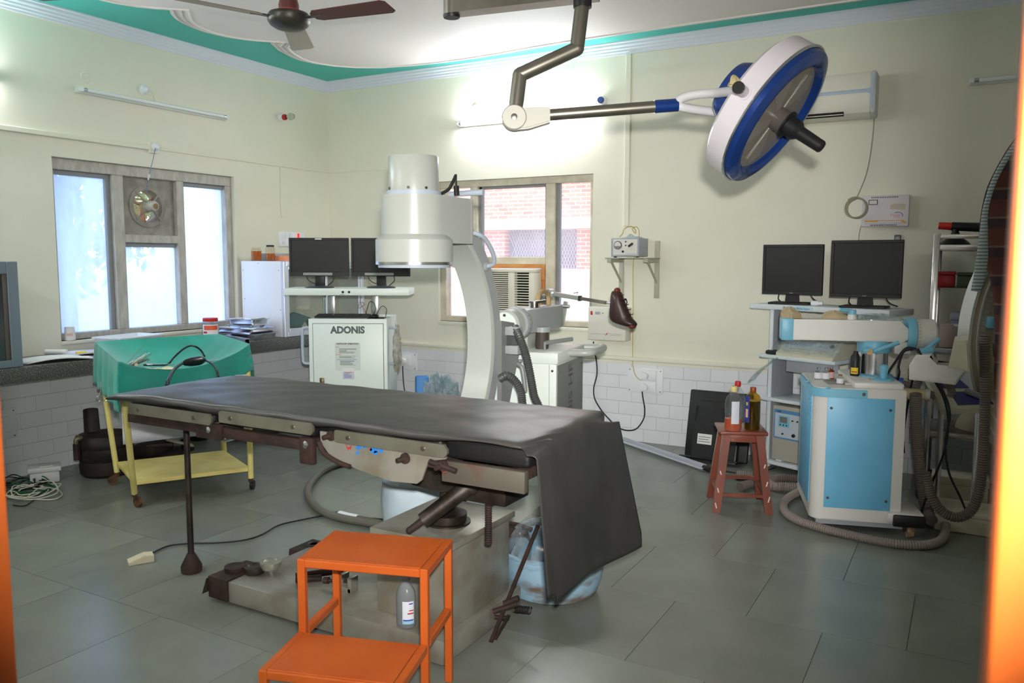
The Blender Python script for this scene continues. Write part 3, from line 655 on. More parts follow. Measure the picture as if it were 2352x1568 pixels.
tube_light(FRL(-2.411, 2.466), 1.228, 'unlit tube light on the left wall above the exhaust fan window', False)
tube_light(FRB(5.088, 2.44), .84, 'unlit tube light on the dim right end of the back wall', False)
def disc(name, F_, prof, mt, label, cat): return tag(G(F_).lathe(prof, 24).build(name, mt), label, cat)
rose = [(.036, 0), (.038, .006), (.03, .010), (.026, .006), (.016, .007), (.014, .012), (.004, .013)]
disc('ceiling_rose_plate', FRL(-2.331, 2.555), rose, m_wall, 'round ringed cover plate on the left wall above the unlit tube light end', 'cover plate')
rs2 = thing('lamp_rose', (0, -1.896, 2.55), 'white domed wiring rose with a thin cable above the unlit tube light', 'wiring rose')
G(FRL(-1.896, 2.556)).lathe([(.036, 0), (.038, .006), (.034, .01), (.03, .012), (.026, .03), (.012, .04)], 22).build('body', m_white, rs2)
G().tube([(.035, -1.885, 2.555), (.05, -1.86, 2.53), (.035, -1.83, 2.475)], .002, 5).build('cable', m_wcable, rs2)
def holder(F_, ring, label, bulb=None, tilt=0):
    t = thing('lamp_socket', F_ @ V((0, 0, 0)), label, 'lamp holder'); R = F_ @ M.Rotation(tilt, 4, 'X')
    G(R).lathe([(.034, 0), (.036, .008), (.032, .02), (.03, .03), (.026, .034)], 20).build('base', m_white, t)
    G(R).lathe([(.024, .034), (.025, .05), (.021, .06), (.017, .06)], 20).build('collar', ring, t)
    if bulb: G(R).lathe([(.013, .058), (.013, .075), (.02, .09), (.029, .105), (.03, .12), (.022, .14), (.004, .146)], 20).build('bulb', bulb, t)
    else: G(R).lathe([(.015, .045), (.014, .05)], 14).build('contact', mat('copper_contact', (200, 110, 50), .4, .6), t)
    return t
m_bulb = mat('clear_bulb', (240, 245, 245), .05, trans=.95, ior=1.1)
holder(FRL(-.579, 2.56), m_red, 'bulb holder with red collar and clear bulb on the left wall', m_bulb)
holder(FRB(2.701, 2.549), mat('blue_collar', (50, 80, 140), .4), 'empty bulb holder with blue collar on the back wall', None)
holder(FRB(2.035, 2.585), m_white, 'white bulb holder on the back wall above the lit tube light', None)
disc('cover_plate', FRB(1.58, 2.588), rose, m_wall, 'round cover plate on the back wall above the left end of the lit tube', 'cover plate')
disc('painted_plate', FRB(.855, 2.567), [(.034, 0), (.034, .002), (.012, .0025), (.010, .001)], m_wall, 'flat painted-over round plate on the back wall near the room corner', 'cover plate')
# trunking
def trunk(name, boxes, label):
    g = G()
    for b in boxes: g.box(*b, .003, 1)
    tag(g.build(name, m_wall), label, 'trunking')
trunk('cable_trunking', [(0, .02, YF, -1.86, 2.140, 2.172)], 'cream cable trunking running along the left wall from the near end')
trunk('cable_trunking', [(0, .010, -1.82, -.0, 2.148, 2.166)], 'thin painted-over trunking on the left wall right of the fan socket')
trunk('cable_trunking', [(0, .010, -.61, -.585, 1.727, 2.148)], 'short vertical trunking drop on the left wall above the switchboard')
trunk('cable_trunking', [(0, .708, -.008, 0, 2.146, 2.164)], 'thin painted-over trunking on the back wall beside the room corner')
trunk('cable_trunking', [(2.885, 2.925, -.018, 0, 1.62, 2.864)], 'vertical cream trunking on the back wall from the cornice down to the meter box')
fj = thing('fan_socket', (0, -1.84, 2.15), 'white ceiling-rose socket on the trunking with a blue and white flex', 'socket')
G(FRL(-1.84, 2.16)).box(-.04, .03, -.04, .035, 0, .022, .005).build('block', m_wall, fj); G(FRL(-1.835, 2.165)).lathe([(.03, .02), (.031, .035), (.02, .05), (.008, .055)], 18).build('rose', m_white, fj)
q = [hx(x, y, d) for x, y, d in ((357, 340, .05), (350, 372, .06), (343, 400, .04), (338, 425, -.01), (338, 445, -.02))]
G().tube(q, .0028, 5).build('flex', mat('blue_flex', (120, 130, 180), .5), fj); G().tube([q[2], (q[2]+q[3])/2], .006, 6, 0).build('tape', m_white, fj)
# exhaust fan in its panel
m_dustm = mat('dusty_grey_panel', (158, 154, 146), .7, c2=(132, 129, 122), scale=12, bump=.06)
yc, zc = hx(342, 474, -.05).y, hx(342, 474, -.05).z; rf = .118
g = G(); n = 32
sq = [(a1, zt1), (b0, zt1), (b0, 1.945), (a1, 1.945)]
def onsq(t):
    c, s_ = math.cos(t), math.sin(t); k = min((b0-yc)/c if c > 1e-6 else 1e9, (a1-yc)/c if c < -1e-6 else 1e9, (1.945-zc)/s_ if s_ > 1e-6 else 1e9, (zt1-zc)/s_ if s_ < -1e-6 else 1e9); return (yc+c*k, zc+s_*k)
ang = sorted([2*PI*i/n for i in range(n)] + [math.atan2(z-zc, y-yc) % (2*PI) for y, z in sq])
for xx in (-.085, -.07):
    pass
ri = [[g._v((xx, yc+rf*math.cos(t), zc+rf*math.sin(t))) for t in ang] for xx in (-.085, -.07)]; ro = [[g._v((xx,)+onsq(t)) for t in ang] for xx in (-.085, -.07)]
g.bridge(ri[0], ro[0]); g.bridge(ri[1], ro[1]); g.bridge(ri[0], ri[1]); g.bridge(ro[0], ro[1])
g.build('fan_panel', m_dustm, window_1, smooth=30)
ef = thing('exhaust_fan', (-.06, yc, zc-.13), 'dusty exhaust fan with jutting motor set in the window panel', 'exhaust fan')
mE = M(((0, 0, 1, -.07), (1, 0, 0, yc), (0, 1, 0, zc), (0, 0, 0, 1)))
G(mE).lathe([(rf+.03, 0), (rf+.032, .008), (rf, .012), (rf-.004, 0), (rf-.004, -.10), (rf+.002, -.10), (rf+.002, -.002)], 32, None, False, False).build('ring', m_dustm, ef)
m_blade = mat('fan_blade_pink', (206, 150, 126), .5)
for k in range(3):
    a = k*2*PI/3+.5; Rk = mE @ M.Rotation(a, 4, 'Z')
    G(Rk).grid(lambda u, v: (.025+.085*u, (-.022+.044*v)*(.5+.7*u), -.06+.028*(v-.5)), 5, 4).build('blade', m_blade, ef, solid=.002)
G(mE).lathe([(.03, -.07), (.032, -.05), (.045, -.02), (.045, .0)], 18).build('hub', mat('dusty_cream_hub', (190, 170, 130), .6), ef)
G(mE).lathe([(.038, .0), (.04, .01), (.04, .075), (.034, .088), (.02, .095)], 20).build('motor', m_frame, ef)
G(mE).lathe([(.02, .095), (.02, .098), (.004, .1)], 14).build('motor_cap', mat('brown_cap', (140, 112, 74), .6), ef)
for k in range(4):
    a = PI/4+k*PI/2; G(mE).tube([(.036*math.cos(a), .036*math.sin(a), .03), (.08*math.cos(a), .08*math.sin(a), .02), ((rf+.02)*math.cos(a), (rf+.02)*math.sin(a), .012)], .007, 6).build('bracket', m_dustm, ef)
# louvre slats outside the fan opening; glow of daylight put into their colour
for k in range(9):
    z = -rf+.02+k*.026; w = math.sqrt(max(.001, rf*rf-z*z))
    G(mE).box(-w, w, z-.010, z+.010, -.128, -.126, 0, 1, M.Identity(4)).build('louvre', mat('louvre_daylight_tint', (214, 220, 170), .5) if k == 0 else bpy.data.materials['louvre_daylight_tint'], ef, smooth=0)
# switchboards and sockets
def board(name, F_, w, h, label, items, screws=True, mt=m_white, d=.014):
    t = thing(name, F_ @ V((0, -h/2, 0)), label, 'switchboard')
    G(F_).box(-w/2, w/2, -h/2, h/2, 0, d, .003).build('plate', mt, t)
    if screws:
        for sx in (-1, 1):
            for sy in (-1, 1): G(F_).lathe([(.0045, d), (.004, d+.002)], 8, M.Translation((sx*(w/2-.018), sy*(h/2-.016), 0))).build('screw', m_screw, t)
    for k, x, y, ww, hh in items:
        if k == 'sw': G(F_).box(x-ww/2, x+ww/2, y-hh/2, y+hh/2, d, d+.008, .002).build('switch', m_white, t)
        elif k == 'ind': G(F_).box(x-ww/2, x+ww/2, y-hh/2, y+hh/2, d, d+.007, .002).build('indicator', mat('lit_red_indicator', (230, 30, 30), .3, emit=(255, 30, 30), es=.6), t)
        elif k == 'dark': G(F_).box(x-ww/2, x+ww/2, y-hh/2, y+hh/2, d, d+.004, .001).build('switch_window', m_dark, t)
        elif k == 'hole':
            for a, b in ((0, .008), (-.008, -.005), (.008, -.005)): G(F_).lathe([(.0028, d), (.0028, d+.001)], 8, M.Translation((x+a, y+b, 0))).build('socket_hole', m_dark, t)
        elif k == 'plate': G(F_).box(x-ww/2, x+ww/2, y-hh/2, y+hh/2, d, d+.012, .003).build('outlet', m_white, t)
        elif k == 'plug':
            g = G(F_); g.prism([(x-.028, y-.024), (x+.012, y-.024), (x+.018, y-.012), (x+.018, y+.004), (x+.006, y+.018), (x-.01, y+.024), (x-.028, y+.024)], d+.012, d+.045, None, .004); g.build('plug', m_white, t)
    return t
yl, zl = (hx(638, 530).y+hx(697, 566).y)/2, (hx(638, 530).z+hx(690, 568).z)/2
board('switchboard', FRL(yl, zl), .30, .125, 'white switchboard with a lit red indicator on the left wall above the cupboard', [('sw', -.11, .03, .034, .045), ('sw', -.06, .03, .034, .045), ('sw', -.01, .03, .034, .045), ('ind', .075, .032, .02, .04), ('hole', -.105, -.03, 0, 0), ('sw', -.05, -.03, .034, .045), ('sw', .01, -.03, .034, .045), ('sw', .06, -.03, .03, .045)], False)
board('socket_board', FRL(-2.99, .35), .17, .19, 'white power socket board on the tiles below the counter at the left edge', [('plate', -.01, .0, .10, .10), ('dark', .0, -.005, .018, .016)])
F1 = FRB(3.076, .472)
board('socket_board', F1, .278, .187, 'white socket board with two plugs on the tiles beside the table end', [('plate', .03, .042, .12, .078), ('plate', .03, -.042, .12, .078), ('plug', .015, .042, 0, 0), ('plug', .015, -.042, 0, 0), ('dark', .062, .04, .016, .014), ('dark', .062, -.044, .016, .014)])
board('socket_board', FRB(.87, .478), .215, .155, 'white socket board with one plug on the tiles behind the monitor cart', [('plate', -.01, .01, .12, .09), ('plug', -.01, .008, 0, 0), ('dark', .028, .0, .016, .014)])
G_ = G().tube([(.86, -.06, .44), (.87, -.07, .38), (.89, -.08, .25), (.95, -.1, .1), (1.1, -.16, .012)], .005, 6); tag(G_.build('power_cable', m_cable), 'black cable hanging from the plug behind the monitor cart', 'cable')
# wall-mounted power supply box
ub = thing('power_supply', (2.82, 0, .765), 'off-white wall power supply box with a red switch below the back window', 'power supply')
m_ub = mat('cream_enamel', (220, 218, 206), .4)
bx0, bx1, bz0, bz1 = 2.652, 2.955, .768, 1.015
G().box(bx0, bx1, -.115, 0, bz0, bz1, .004).build('case', m_ub, ub)
FU = M(((1, 0, 0, 0), (0, 0, -1, -.115), (0, 1, 0, 0), (0, 0, 0, 1)))
G(FU).box(bx0+.022, bx0+.036, bz1-.058, bz1-.03, 0, .006, .001).build('rocker_switch', m_red, ub)
G(FU).box(bx0+.058, bx0+.098, bz1-.054, bz1-.034, 0, .003).build('meter', mat('meter_grey', (170, 174, 184), .3), ub)
G(FU).lathe([(.004, 0), (.003, .003)], 8, M.Translation((bx0+.12, bz1-.044, 0))).build('lamp', m_dark, ub)
G(FU).box(bx0+.02, bx0+.14, bz0+.046, bz0+.0475, 0, .0008).build('line_print', m_ink, ub, smooth=0); G(FU).box(bx0+.165, bx0+.275, bz0+.05, bz0+.0515, 0, .0008).build('line_print', m_ink, ub, smooth=0)
G(FU).box(bx0+.175, bx0+.265, bz0+.04, bz0+.0415, 0, .0008).build('line_print', m_ink, ub, smooth=0)
G(FU).prism([(bx0+.14, bz0+.04), (bx0+.15, bz0+.04), (bx0+.165, bz0+.056), (bx0+.155, bz0+.056)], 0, .0008).build('emblem_print', m_inkr, ub, smooth=0)
c = [hy(x, y, yv) for x, y, yv in ((1363, 784, -.06), (1364, 800, -.06), (1370, 830, -.03), (1371, 860, -.025), (1364, 890, -.03), (1366, 915, -.04), (1380, 940, -.06), (1397, 960, -.10), (1418, 980, -.14), (1440, 988, -.12), (1462, 984, -.08), (1478, 962, -.05), (1481, 940, -.05), (1477, 915, -.05), (1475, 899, -.05))]
tag(G().tube(c, .0052, 6).build('power_cable', m_cable), 'black cable looping from the power supply box to the lower plug', 'cable')
# shelf bracket with the meter box
sh = thing('wall_shelf', (3.02, -.14, 1.09), 'small grey bracket shelf on the back wall carrying a meter box', 'shelf')
m_brk = mat('painted_bracket', (178, 178, 160), .5)
G().box(2.855, 3.175, -.285, -.002, 1.380, 1.386, .001).build('board', m_brk, sh)
for x, zb in ((2.872, 1.09), (3.150, 1.09)):
    g = G(); g.box(x-.018, x+.018, -.014, 0, zb, 1.51 if x > 3 else 1.38, .002); g.box(x-.016, x+.016, -.25, -.014, 1.352, 1.379, .002); g.bar((x, -.21, 1.362), (x, -.012, 1.205), .02, .006, (1, 0, 0)); g.build('bracket', m_brk, sh)
mb_ = thing('meter_box', (3.0, -.14, 1.386), 'grey electrosurgical meter box with round dial and black knob on the wall shelf', 'meter box')
m_mbx = mat('blue_grey_case', (160, 166, 176), .4); m_face = mat('meter_face', (216, 214, 208), .45)
x0, x1, y0, z0, z1 = 2.888, 3.098, -.25, 1.394, 1.525
G().box(x0, x1, y0, -.06, z0, z1, .003).build('case', m_mbx, mb_)
FM = M(((1, 0, 0, x0), (0, 0, -1, y0), (0, 1, 0, z0), (0, 0, 0, 1)))
G(FM).box(.014, .198, .012, .122, 0, .003, .002).build('front_panel', m_face, mb_)
dl = G(FM).lathe([(.030, .003), (.030, .009), (.026, .010)], 24, M.Translation((.052, .08, 0))).build('dial', m_black, mb_); G(FM).lathe([(.0255, .0102), (.0255, .0108)], 24, M.Translation((.052, .08, 0))).build('dial_face', m_face, dl); G(FM).box(.03, .074, .057, .074, .0105, .0114).build('dial_shade', mat('dial_grey', (120, 124, 132), .5), dl, smooth=0)
for x, y, r in ((.112, .105, .005), (.112, .078, .005), (.092, .035, .008)): G(FM).lathe([(r, .003), (r, .009), (r*.5, .011)], 12, M.Translation((x, y, 0))).build('button', m_black, mb_)
G(FM).cbox((.152, .082, .012), .04, .014, .018, M.Rotation(.6, 3, 'Z'), .003).build('knob', m_black, mb_)
for k in range(8):
    a = k*PI/4; G(FM).cbox((.152+.034*math.cos(a), .082+.034*math.sin(a), .0032), .004, .0015, .0006, M.Rotation(a, 3, 'Z')).build('tick_print', m_ink, mb_, smooth=0)
G(FM).box(.115, .195, .018, .0195, .003, .0036).build('line_print', m_ink, mb_, smooth=0)
for x in (.02, .19): G(FM).box(x-.008, x+.008, -.008, 0, -.04, -.02).build('foot', m_black, mb_)
for i in range(3): G().lathe([(.004, 0), (.003, .002)], 8, aim((x1, -.22+.07*i, 1.46), (1, 0, 0))).build('screw', m_screw, mb_)
g = G(); g.grid(lambda u, v: (2.95+.13*u+.01*math.sin(9*v), -.24+.14*v, 1.527+.022*math.sin(PI*u)*math.sin(PI*v)*(1+.4*math.sin(12*u+5*v))), 14, 10)
tag(g.build('plastic_wrap', m_bagp, smooth=40), 'scrap of clear plastic wrap lying on top of the meter box', 'plastic wrap')
yw = [hy(x, y, v) for x, y, v in ((1422, 544, -.2), (1430, 536, -.22), (1432, 528, -.22), (1440, 521, -.2), (1452, 520, -.18), (1460, 528, -.15), (1459, 535, -.14), (1452, 524, -.12), (1462, 521, -.1), (1468, 532, -.05), (1466, 560, -.02), (1455, 600, -.012), (1454, 700, -.012), (1453, 815, -.012), (1455, 845, -.03), (1460, 862, -.05), (1470, 872, -.058), (1474, 871, -.058))]
tag(G().tube(yw, .0024, 5).build('yellow_wire', m_ycable), 'thin yellow wire from the meter box down to the upper plug', 'wire')
# split air conditioner
ac = thing('split_air_conditioner', (4.19, 0, 2.25), 'white split air conditioner on the back wall half behind the operating lamp', 'air conditioner')
m_ac = mat('ac_white', (226, 225, 212), .4)
A0, A1, Z0, Z1 = 3.76, 4.592, 2.255, 2.532
g = G(M(((0, 0, 1, 0), (-1, 0, 0, 0), (0, 1, 0, 0), (0, 0, 0, 1)))); g.prism([(0, Z0+.02), (.10, Z0), (.175, Z0+.03), (.20, Z0+.07), (.20, Z1-.03), (.185, Z1-.004), (0, Z1)], A0, A1-.028, None, .004); g.build('body', m_ac, ac)
g = G(M(((0, 0, 1, 0), (-1, 0, 0, 0), (0, 1, 0, 0), (0, 0, 0, 1)))); g.prism([(0, Z0+.018), (.10, Z0-.003), (.178, Z0+.028), (.203, Z0+.07), (.203, Z1-.03), (.187, Z1), (0, Z1+.002)], A1-.028, A1, None, .005); g.build('end_cap', mat('ac_side', (200, 204, 204), .4), ac)
m_lb = mat('pale_blue_trim', (176, 192, 214), .4)
G().box(A0+.02, A1-.05, -.204, -.199, 2.402, 2.424, .002).build('stripe', m_lb, ac)
g = G(XZ); g.prism([(A1-.028, 2.33), (A1-.014, 2.30), (A1-.008, 2.51), (A1-.022, 2.50), (A1-.024, 2.43), (A1-.05, 2.424), (A1-.05, 2.402), (A1-.026, 2.39)], -.2065, -.2015); g.build('trim', m_lb, ac)
G().box(A0+.05, A1-.18, -.193, -.165, 2.272, 2.296).build('air_slot', m_dark, ac, smooth=0)
g = G(); g.bar((A0+.05, -.196, 2.278), (A1-.18, -.196, 2.278), .004, .022, (0, 1, 0)); g.build('louvre', m_ac, ac)
# stabiliser box, cable and coil, remote holder
sb = thing('voltage_stabiliser', (4.66, 0, 1.585), 'white voltage stabiliser with yellow stripe and small meter on the back wall', 'stabiliser')
m_sb = mat('lilac_white_enamel', (222, 216, 222), .4)
S0, S1, T0, T1 = hy(1980, 480, -.08).x, hy(2088, 480, -.08).x, hy(2030, 520, -.08).z, hy(2030, 448, -.08).z
G().box(S0, S1, -.085, 0, T0, T1, .005).build('case', m_sb, sb)
FS = M(((1, 0, 0, S0), (0, 0, -1, -.085), (0, 1, 0, T0), (0, 0, 0, 1))); w, h = S1-S0, T1-T0
mw = G(FS).box(w*.14, w*.335, h*.70, h*.86, 0, .004).build('meter_frame', m_black, sb); G(FS).box(w*.155, w*.32, h*.72, h*.84, .004, .0046).build('meter_face', m_paper, mw, smooth=0)
G(FS).lathe([(.006, 0), (.005, .004)], 12, M.Translation((w*.43, h*.80, 0))).build('lamp', m_paper, sb)
G(FS).prism([(w*.07, h*.15), (w*.35, h*.15), (w*.36, h*.20), (w*.07, h*.20)], 0, .0008).build('stripe_print', mat('yellow_print', (222, 168, 40), .5), sb, smooth=0)
G(FS).prism([(w*.36, h*.175), (w*.83, h*.175), (w*.90, h*.10), (w*.97, h*.10), (w*.90, h*.195), (w*.36, h*.195)], 0, .0008).build('stripe_print', bpy.data.materials['yellow_print'], sb, smooth=0)
G(FS).box(w*.07, w*.88, h*.09, h*.12, 0, .0007).build('stripe_print', mat('pale_blue_print', (190, 198, 216), .5), sb, smooth=0)
m_cry = mat('pink_print', (210, 110, 110), .5)
text('lettering', 'Crystal', .020, m_cry, sb, FS @ M.Translation((w*.72, h*.355, 0)), .0005); text('lettering', 'CARE', .013, m_cry, sb, FS @ M.Translation((w*.75, h*.285, 0)), .0005)
G(FS).tube([(w*.70, h*.43, .0005), (w*.80, h*.44, .0005), (w*.87, h*.38, .0005), (w*.865, h*.30, .0005)], .0022, 5).build('swoosh_print', m_inkb, sb)
gs = G(FS); m_stain = mat('paper_residue', (206, 196, 178), .8)
gs.prism([(w*.60, h*.55), (w*.92, h*.52), (w*.93, h*.70), (w*.72, h*.72), (w*.61, h*.68)], 0, .0008); gs.build('label_residue', m_stain, sb, smooth=0)
for yv in (.93, .045):
    for k in range(16): G(FS).box(w*(.2+.036*k), w*(.2+.036*k)+.004, h*(yv-.022), h*(yv+.022), 0, .0012).build('vent_slot', m_dark, sb, smooth=0)
cc = [hy(x, y, -.03) for x, y in ((2008, 262), (2006, 300), (2000, 350), (1990, 400), (1972, 445), (1966, 455))]; ctr = hy(1971, 479, -.095); R_ = .062
P = cc + [ctr + V((R_*math.cos(a), -.004*k_, R_*math.sin(a))) for k_, a in enumerate([PI/2+.3+i*2*PI/14 for i in range(44)])]
tag(G().tube(P, .0042, 6, 3).build('coiled_cable', mat('grey_beige_cable', (160, 152, 130), .5)), 'grey beige cable from the air conditioner coiled beside the stabiliser', 'cable')
tag(G().tube([hy(x, y, -.03) for x, y in ((1979, 515), (1974, 535), (1972, 560), (1972, 640))], .003, 6).build('thin_cable', bpy.data.materials['grey_beige_cable']), 'thin cable hanging from the stabiliser down behind the monitor', 'cable')
rh = thing('remote_holder', (4.743, 0, 1.41), 'grey remote control in a clear wall holder right of the monitor', 'remote control')
r0, r1 = hy(2052, 583, -.02), hy(2070, 539, -.02)
G().box(r0.x, r1.x, -.026, -.004, r0.z+.03, r1.z, .004).build('remote', mat('remote_grey', (96, 100, 98), .5), rh); G().box(r0.x+.008, r1.x-.008, -.028, -.025, r1.z-.035, r1.z-.012).build('display', mat('lcd', (140, 150, 140), .3), rh, smooth=0)
for i in range(5):
    for j in range(2): G().box(r0.x+.012+.016*j, r0.x+.022+.016*j, -.0285, -.0255, r1.z-.052-.012*i, r1.z-.046-.012*i).build('button', m_paper, rh, smooth=0)
G().box(r0.x-.003, r1.x+.003, -.032, 0, r0.z-.004, r0.z+.035, .002).build('holder', m_clear, rh)
# window air conditioner
wa = thing('window_air_conditioner', (1.95, -.02, .89), 'cream window air conditioner with two grilles in the back window', 'air conditioner')
W0, W1, V0, V1 = c1+.035, e0-.035, .905, zb0-.035
m_wac = mat('window_ac_cream', (222, 218, 200), .45); m_wood = mat('raw_wood', (176, 104, 58), .6, c2=(196, 140, 70), scale=5, stretch=(1, 1, 6))
g = G(); g.box(c1, e0, .02, .10, zb0-.03, zb0, .002); g.box(c1, c1+.03, .02, .10, .89, zb0-.03, .002); g.box(e0-.03, e0, .02, .10, .89, zb0-.03, .002); g.build('wooden_surround', m_wood, wa)
g = G(); g.box(W0, W1, .02, .5, V0, V1, .01); g.build('casing', m_wac, wa)
fx = W0+(W1-W0)*.64
for xa, xb, za, zb in ((W0, W1, V1-.028, V1), (W0, W1, V0, V0+.03), (W0, W0+.02, V0+.03, V1-.028), (fx-.03, fx+.03, V0+.03, V1-.028), (W1-.045, W1, V0+.03, V1-.028), (fx+.03, W1-.045, V0+.03, V0+.10)):
    G().box(xa, xb, -.10, .02, za, zb, .006, 2).build('front_frame', m_wac, wa)
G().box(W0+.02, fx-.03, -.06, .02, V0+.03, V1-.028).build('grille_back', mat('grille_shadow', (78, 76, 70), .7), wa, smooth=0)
G().box(fx+.03, W1-.045, -.05, .02, V0+.10, V1-.028).build('outlet_back', m_dark, wa, smooth=0)
z = V0+.036
while z < V1-.04:
    G().box(W0+.02, fx-.03, -.098, -.07, z, z+.0085).build('grille_slat', m_wac, wa, smooth=0); z += .0165
z = V0+.112
while z < V1-.035:
    G().box(fx+.03, W1-.045, -.096, -.068, z, z+.007).build('outlet_vane', m_wac, wa, smooth=0); z += .021
# ================================================================== LEFT WALL: COUNTER, CUPBOARD, TROLLEY, FLOOR CLUTTER
m_granite = mat('speckled_terrazzo', (72, 72, 70), .35, c2=(150, 148, 142), scale=160, thr=(.5, .72), detail=2)
m_mort = mat('mortar', (176, 168, 150), .85)
ct = thing('countertop', (.25, -2.6, .66), 'dark speckled stone counter slab along the left wall', 'countertop')
G().box(.002, .50, -5.2, -.03, .668, .755, .004).build('slab', m_granite, ct); G().box(.002, .02, -5.2, -.03, .655, .668).build('mortar_bed', m_mort, ct, smooth=0)
# white cupboard with glass sliding doors
m_alu = mat('aluminium_frame', (206, 210, 220), .35, .3); m_lam = mat('white_laminate', (240, 240, 244), .35)
cb = thing('cupboard', (.25, -.6, .755), 'white cupboard with aluminium framed glass doors on the counter', 'cupboard')
CY0, CY1, CX, CZ0, CZ1 = -1.085, -.12, .495, .757, 1.352
G().box(.03, CX-.03, CY0, CY0+.012, CZ0, CZ1).build('side_panel', m_lam, cb); G().box(.03, CX-.03, CY1-.012, CY1, CZ0, CZ1).build('side_panel', m_lam, cb)
G().box(.20, .215, CY0+.012, CY1-.012, CZ0, CZ1-.012).build('back_panel', mat('cupboard_back', (236, 230, 216), .6), cb)
G().box(.03, CX-.03, CY0+.012, CY1-.012, CZ1-.012, CZ1).build('top_panel', m_lam, cb); G().box(.03, CX-.03, CY0+.012, CY1-.012, CZ0, CZ0+.012).build('bottom_panel', m_lam, cb)
for a, b, c, d in ((CY0, CY0+.035, CZ0, CZ1), (CY1-.035, CY1, CZ0, CZ1), (CY0+.035, CY1-.035, CZ1-.04, CZ1), (CY0+.035, CY1-.035, CZ0, CZ0+.04)): G().box(CX-.03, CX, a, b, c, d, .003, 1).build('door_frame', m_alu, cb)
m_cg = glass('cupboard_glass', (235, 238, 235), .12, .05, (220, 225, 225), 3., (1, 1, 1), .4, .8)
ym_ = (CY0+CY1)/2
for a, b, x in ((CY0+.035, ym_+.02, CX-.012), (ym_-.02, CY1-.035, CX-.024)):
    d = G().box(x-.002, x+.002, a+.024, b-.024, CZ0+.064, CZ1-.064).build('sliding_glass', m_cg, cb, smooth=0)
    for a2, b2, c2, d2 in ((a, a+.024, CZ0+.04, CZ1-.04), (b-.024, b, CZ0+.04, CZ1-.04), (a+.024, b-.024, CZ1-.064, CZ1-.04), (a+.024, b-.024, CZ0+.04, CZ0+.064)): G().box(x-.006, x+.006, a2, b2, c2, d2, .002, 1).build('glass_frame', m_alu, d)
for y, z in ((CY0, 1.325), (CY0, 1.28), (CY0, 1.08), (CY0, 1.0)):
    pass
for x, z in ((.05, 1.28), (.44, 1.28), (.22, 1.335), (.06, 1.05), (.45, .97)): G().lathe([(.0035, 0), (.003, .0015)], 8, aim((x, CY0, z), (0, -1, 0))).build('screw', m_screw, cb)
g = G(); g.grid(lambda u, v: (.25+.15*v, -.86+.30*u+.04*v, .77+.16*math.sin(PI*min(1, u*.9+.1))*(1-.3*v)+.01*math.sin(9*u)), 14, 8); tag(g.build('teal_bundle', mat('teal_cloth', (70, 128, 132), .8), solid=.01), 'folded teal cloth bundle inside the glass cupboard', 'bundle')
tag(G().box(.26, .34, -.50, -.42, .771, .85, .004).build('small_carton', mat('pale_carton', (206, 204, 200), .7)), 'small pale carton inside the glass cupboard behind the cart post', 'carton')
# things on the cupboard
m_amber = mat('amber_liquid', (214, 112, 34), .1, trans=.5, ior=1.33); m_jarg = glass('jar_glass', (250, 246, 236), .1, .03, (240, 240, 230), 5., (1, 1, 1))
zc_ = 1.353
def jar(x, y, r, h, cap, lab, fill=.8):
    t = thing('specimen_jar', (x, y, zc_), lab, 'jar'); m_ = M.Translation((x, y, zc_))
    G(m_).lathe([(r*.95, 0), (r, .006), (r, h*.82), (r*.8, h*.9), (r*.8, h*.94)], 20).build('glass', m_jarg, t)
    G(m_).lathe([(r*.9, .004), (r*.93, .01), (r*.93, h*fill*.8), (.002, h*fill*.8)], 20).build('liquid', m_amber, t)
    G(m_).lathe([(r*.84, h*.9), (r*.86, h*.92), (r*.86, h), (r*.8, h*1.01)], 20).build('lid', cap, t)
jar(.14, -1.045+.02, .042, .105, m_jarg, 'jar full of orange liquid at the left end of the cupboard top', .95)
jar(.30, -1.03, .036, .125, m_black, 'black-lidded jar half full of orange liquid on the cupboard', .6)
tag(G(frame((.33, -.86, zc_), .04)).box(-.06, .06, -.115, .105, 0, .042, .002).build('carton', mat('orange_print_carton', (226, 150, 112), .6)), 'orange and white printed carton lying on the cupboard', 'carton')
cp = bpy.data.objects['carton']
tx_ = G(frame((.393, -.865, zc_), .04)); tx_.box(-.0008, .0008, -.07, .05, .008, .034)
WM['carton'] = frame((cp.location)); 
text('lettering', 'P o d', .030, m_inkd, cp, face_frame((.3945, -.87, zc_+.021), (0, 1, 0), (0, 0, 1)), .0004)
tx_.bm.free()
tag(G().box(.08, .22, -1.0+.06, -.55, zc_, zc_+.062, .004).build('metal_case', mat('grey_case', (150, 152, 152), .45, .3)), 'long grey metal case lying at the back of the cupboard top', 'case')
tag(G(frame((.36, -.64, zc_), .1)).box(-.06, .06, -.09, .11, 0, .038, .012, 3).build('cloth_roll', m_paper), 'white folded pack on the cupboard beside the monitor', 'pack')
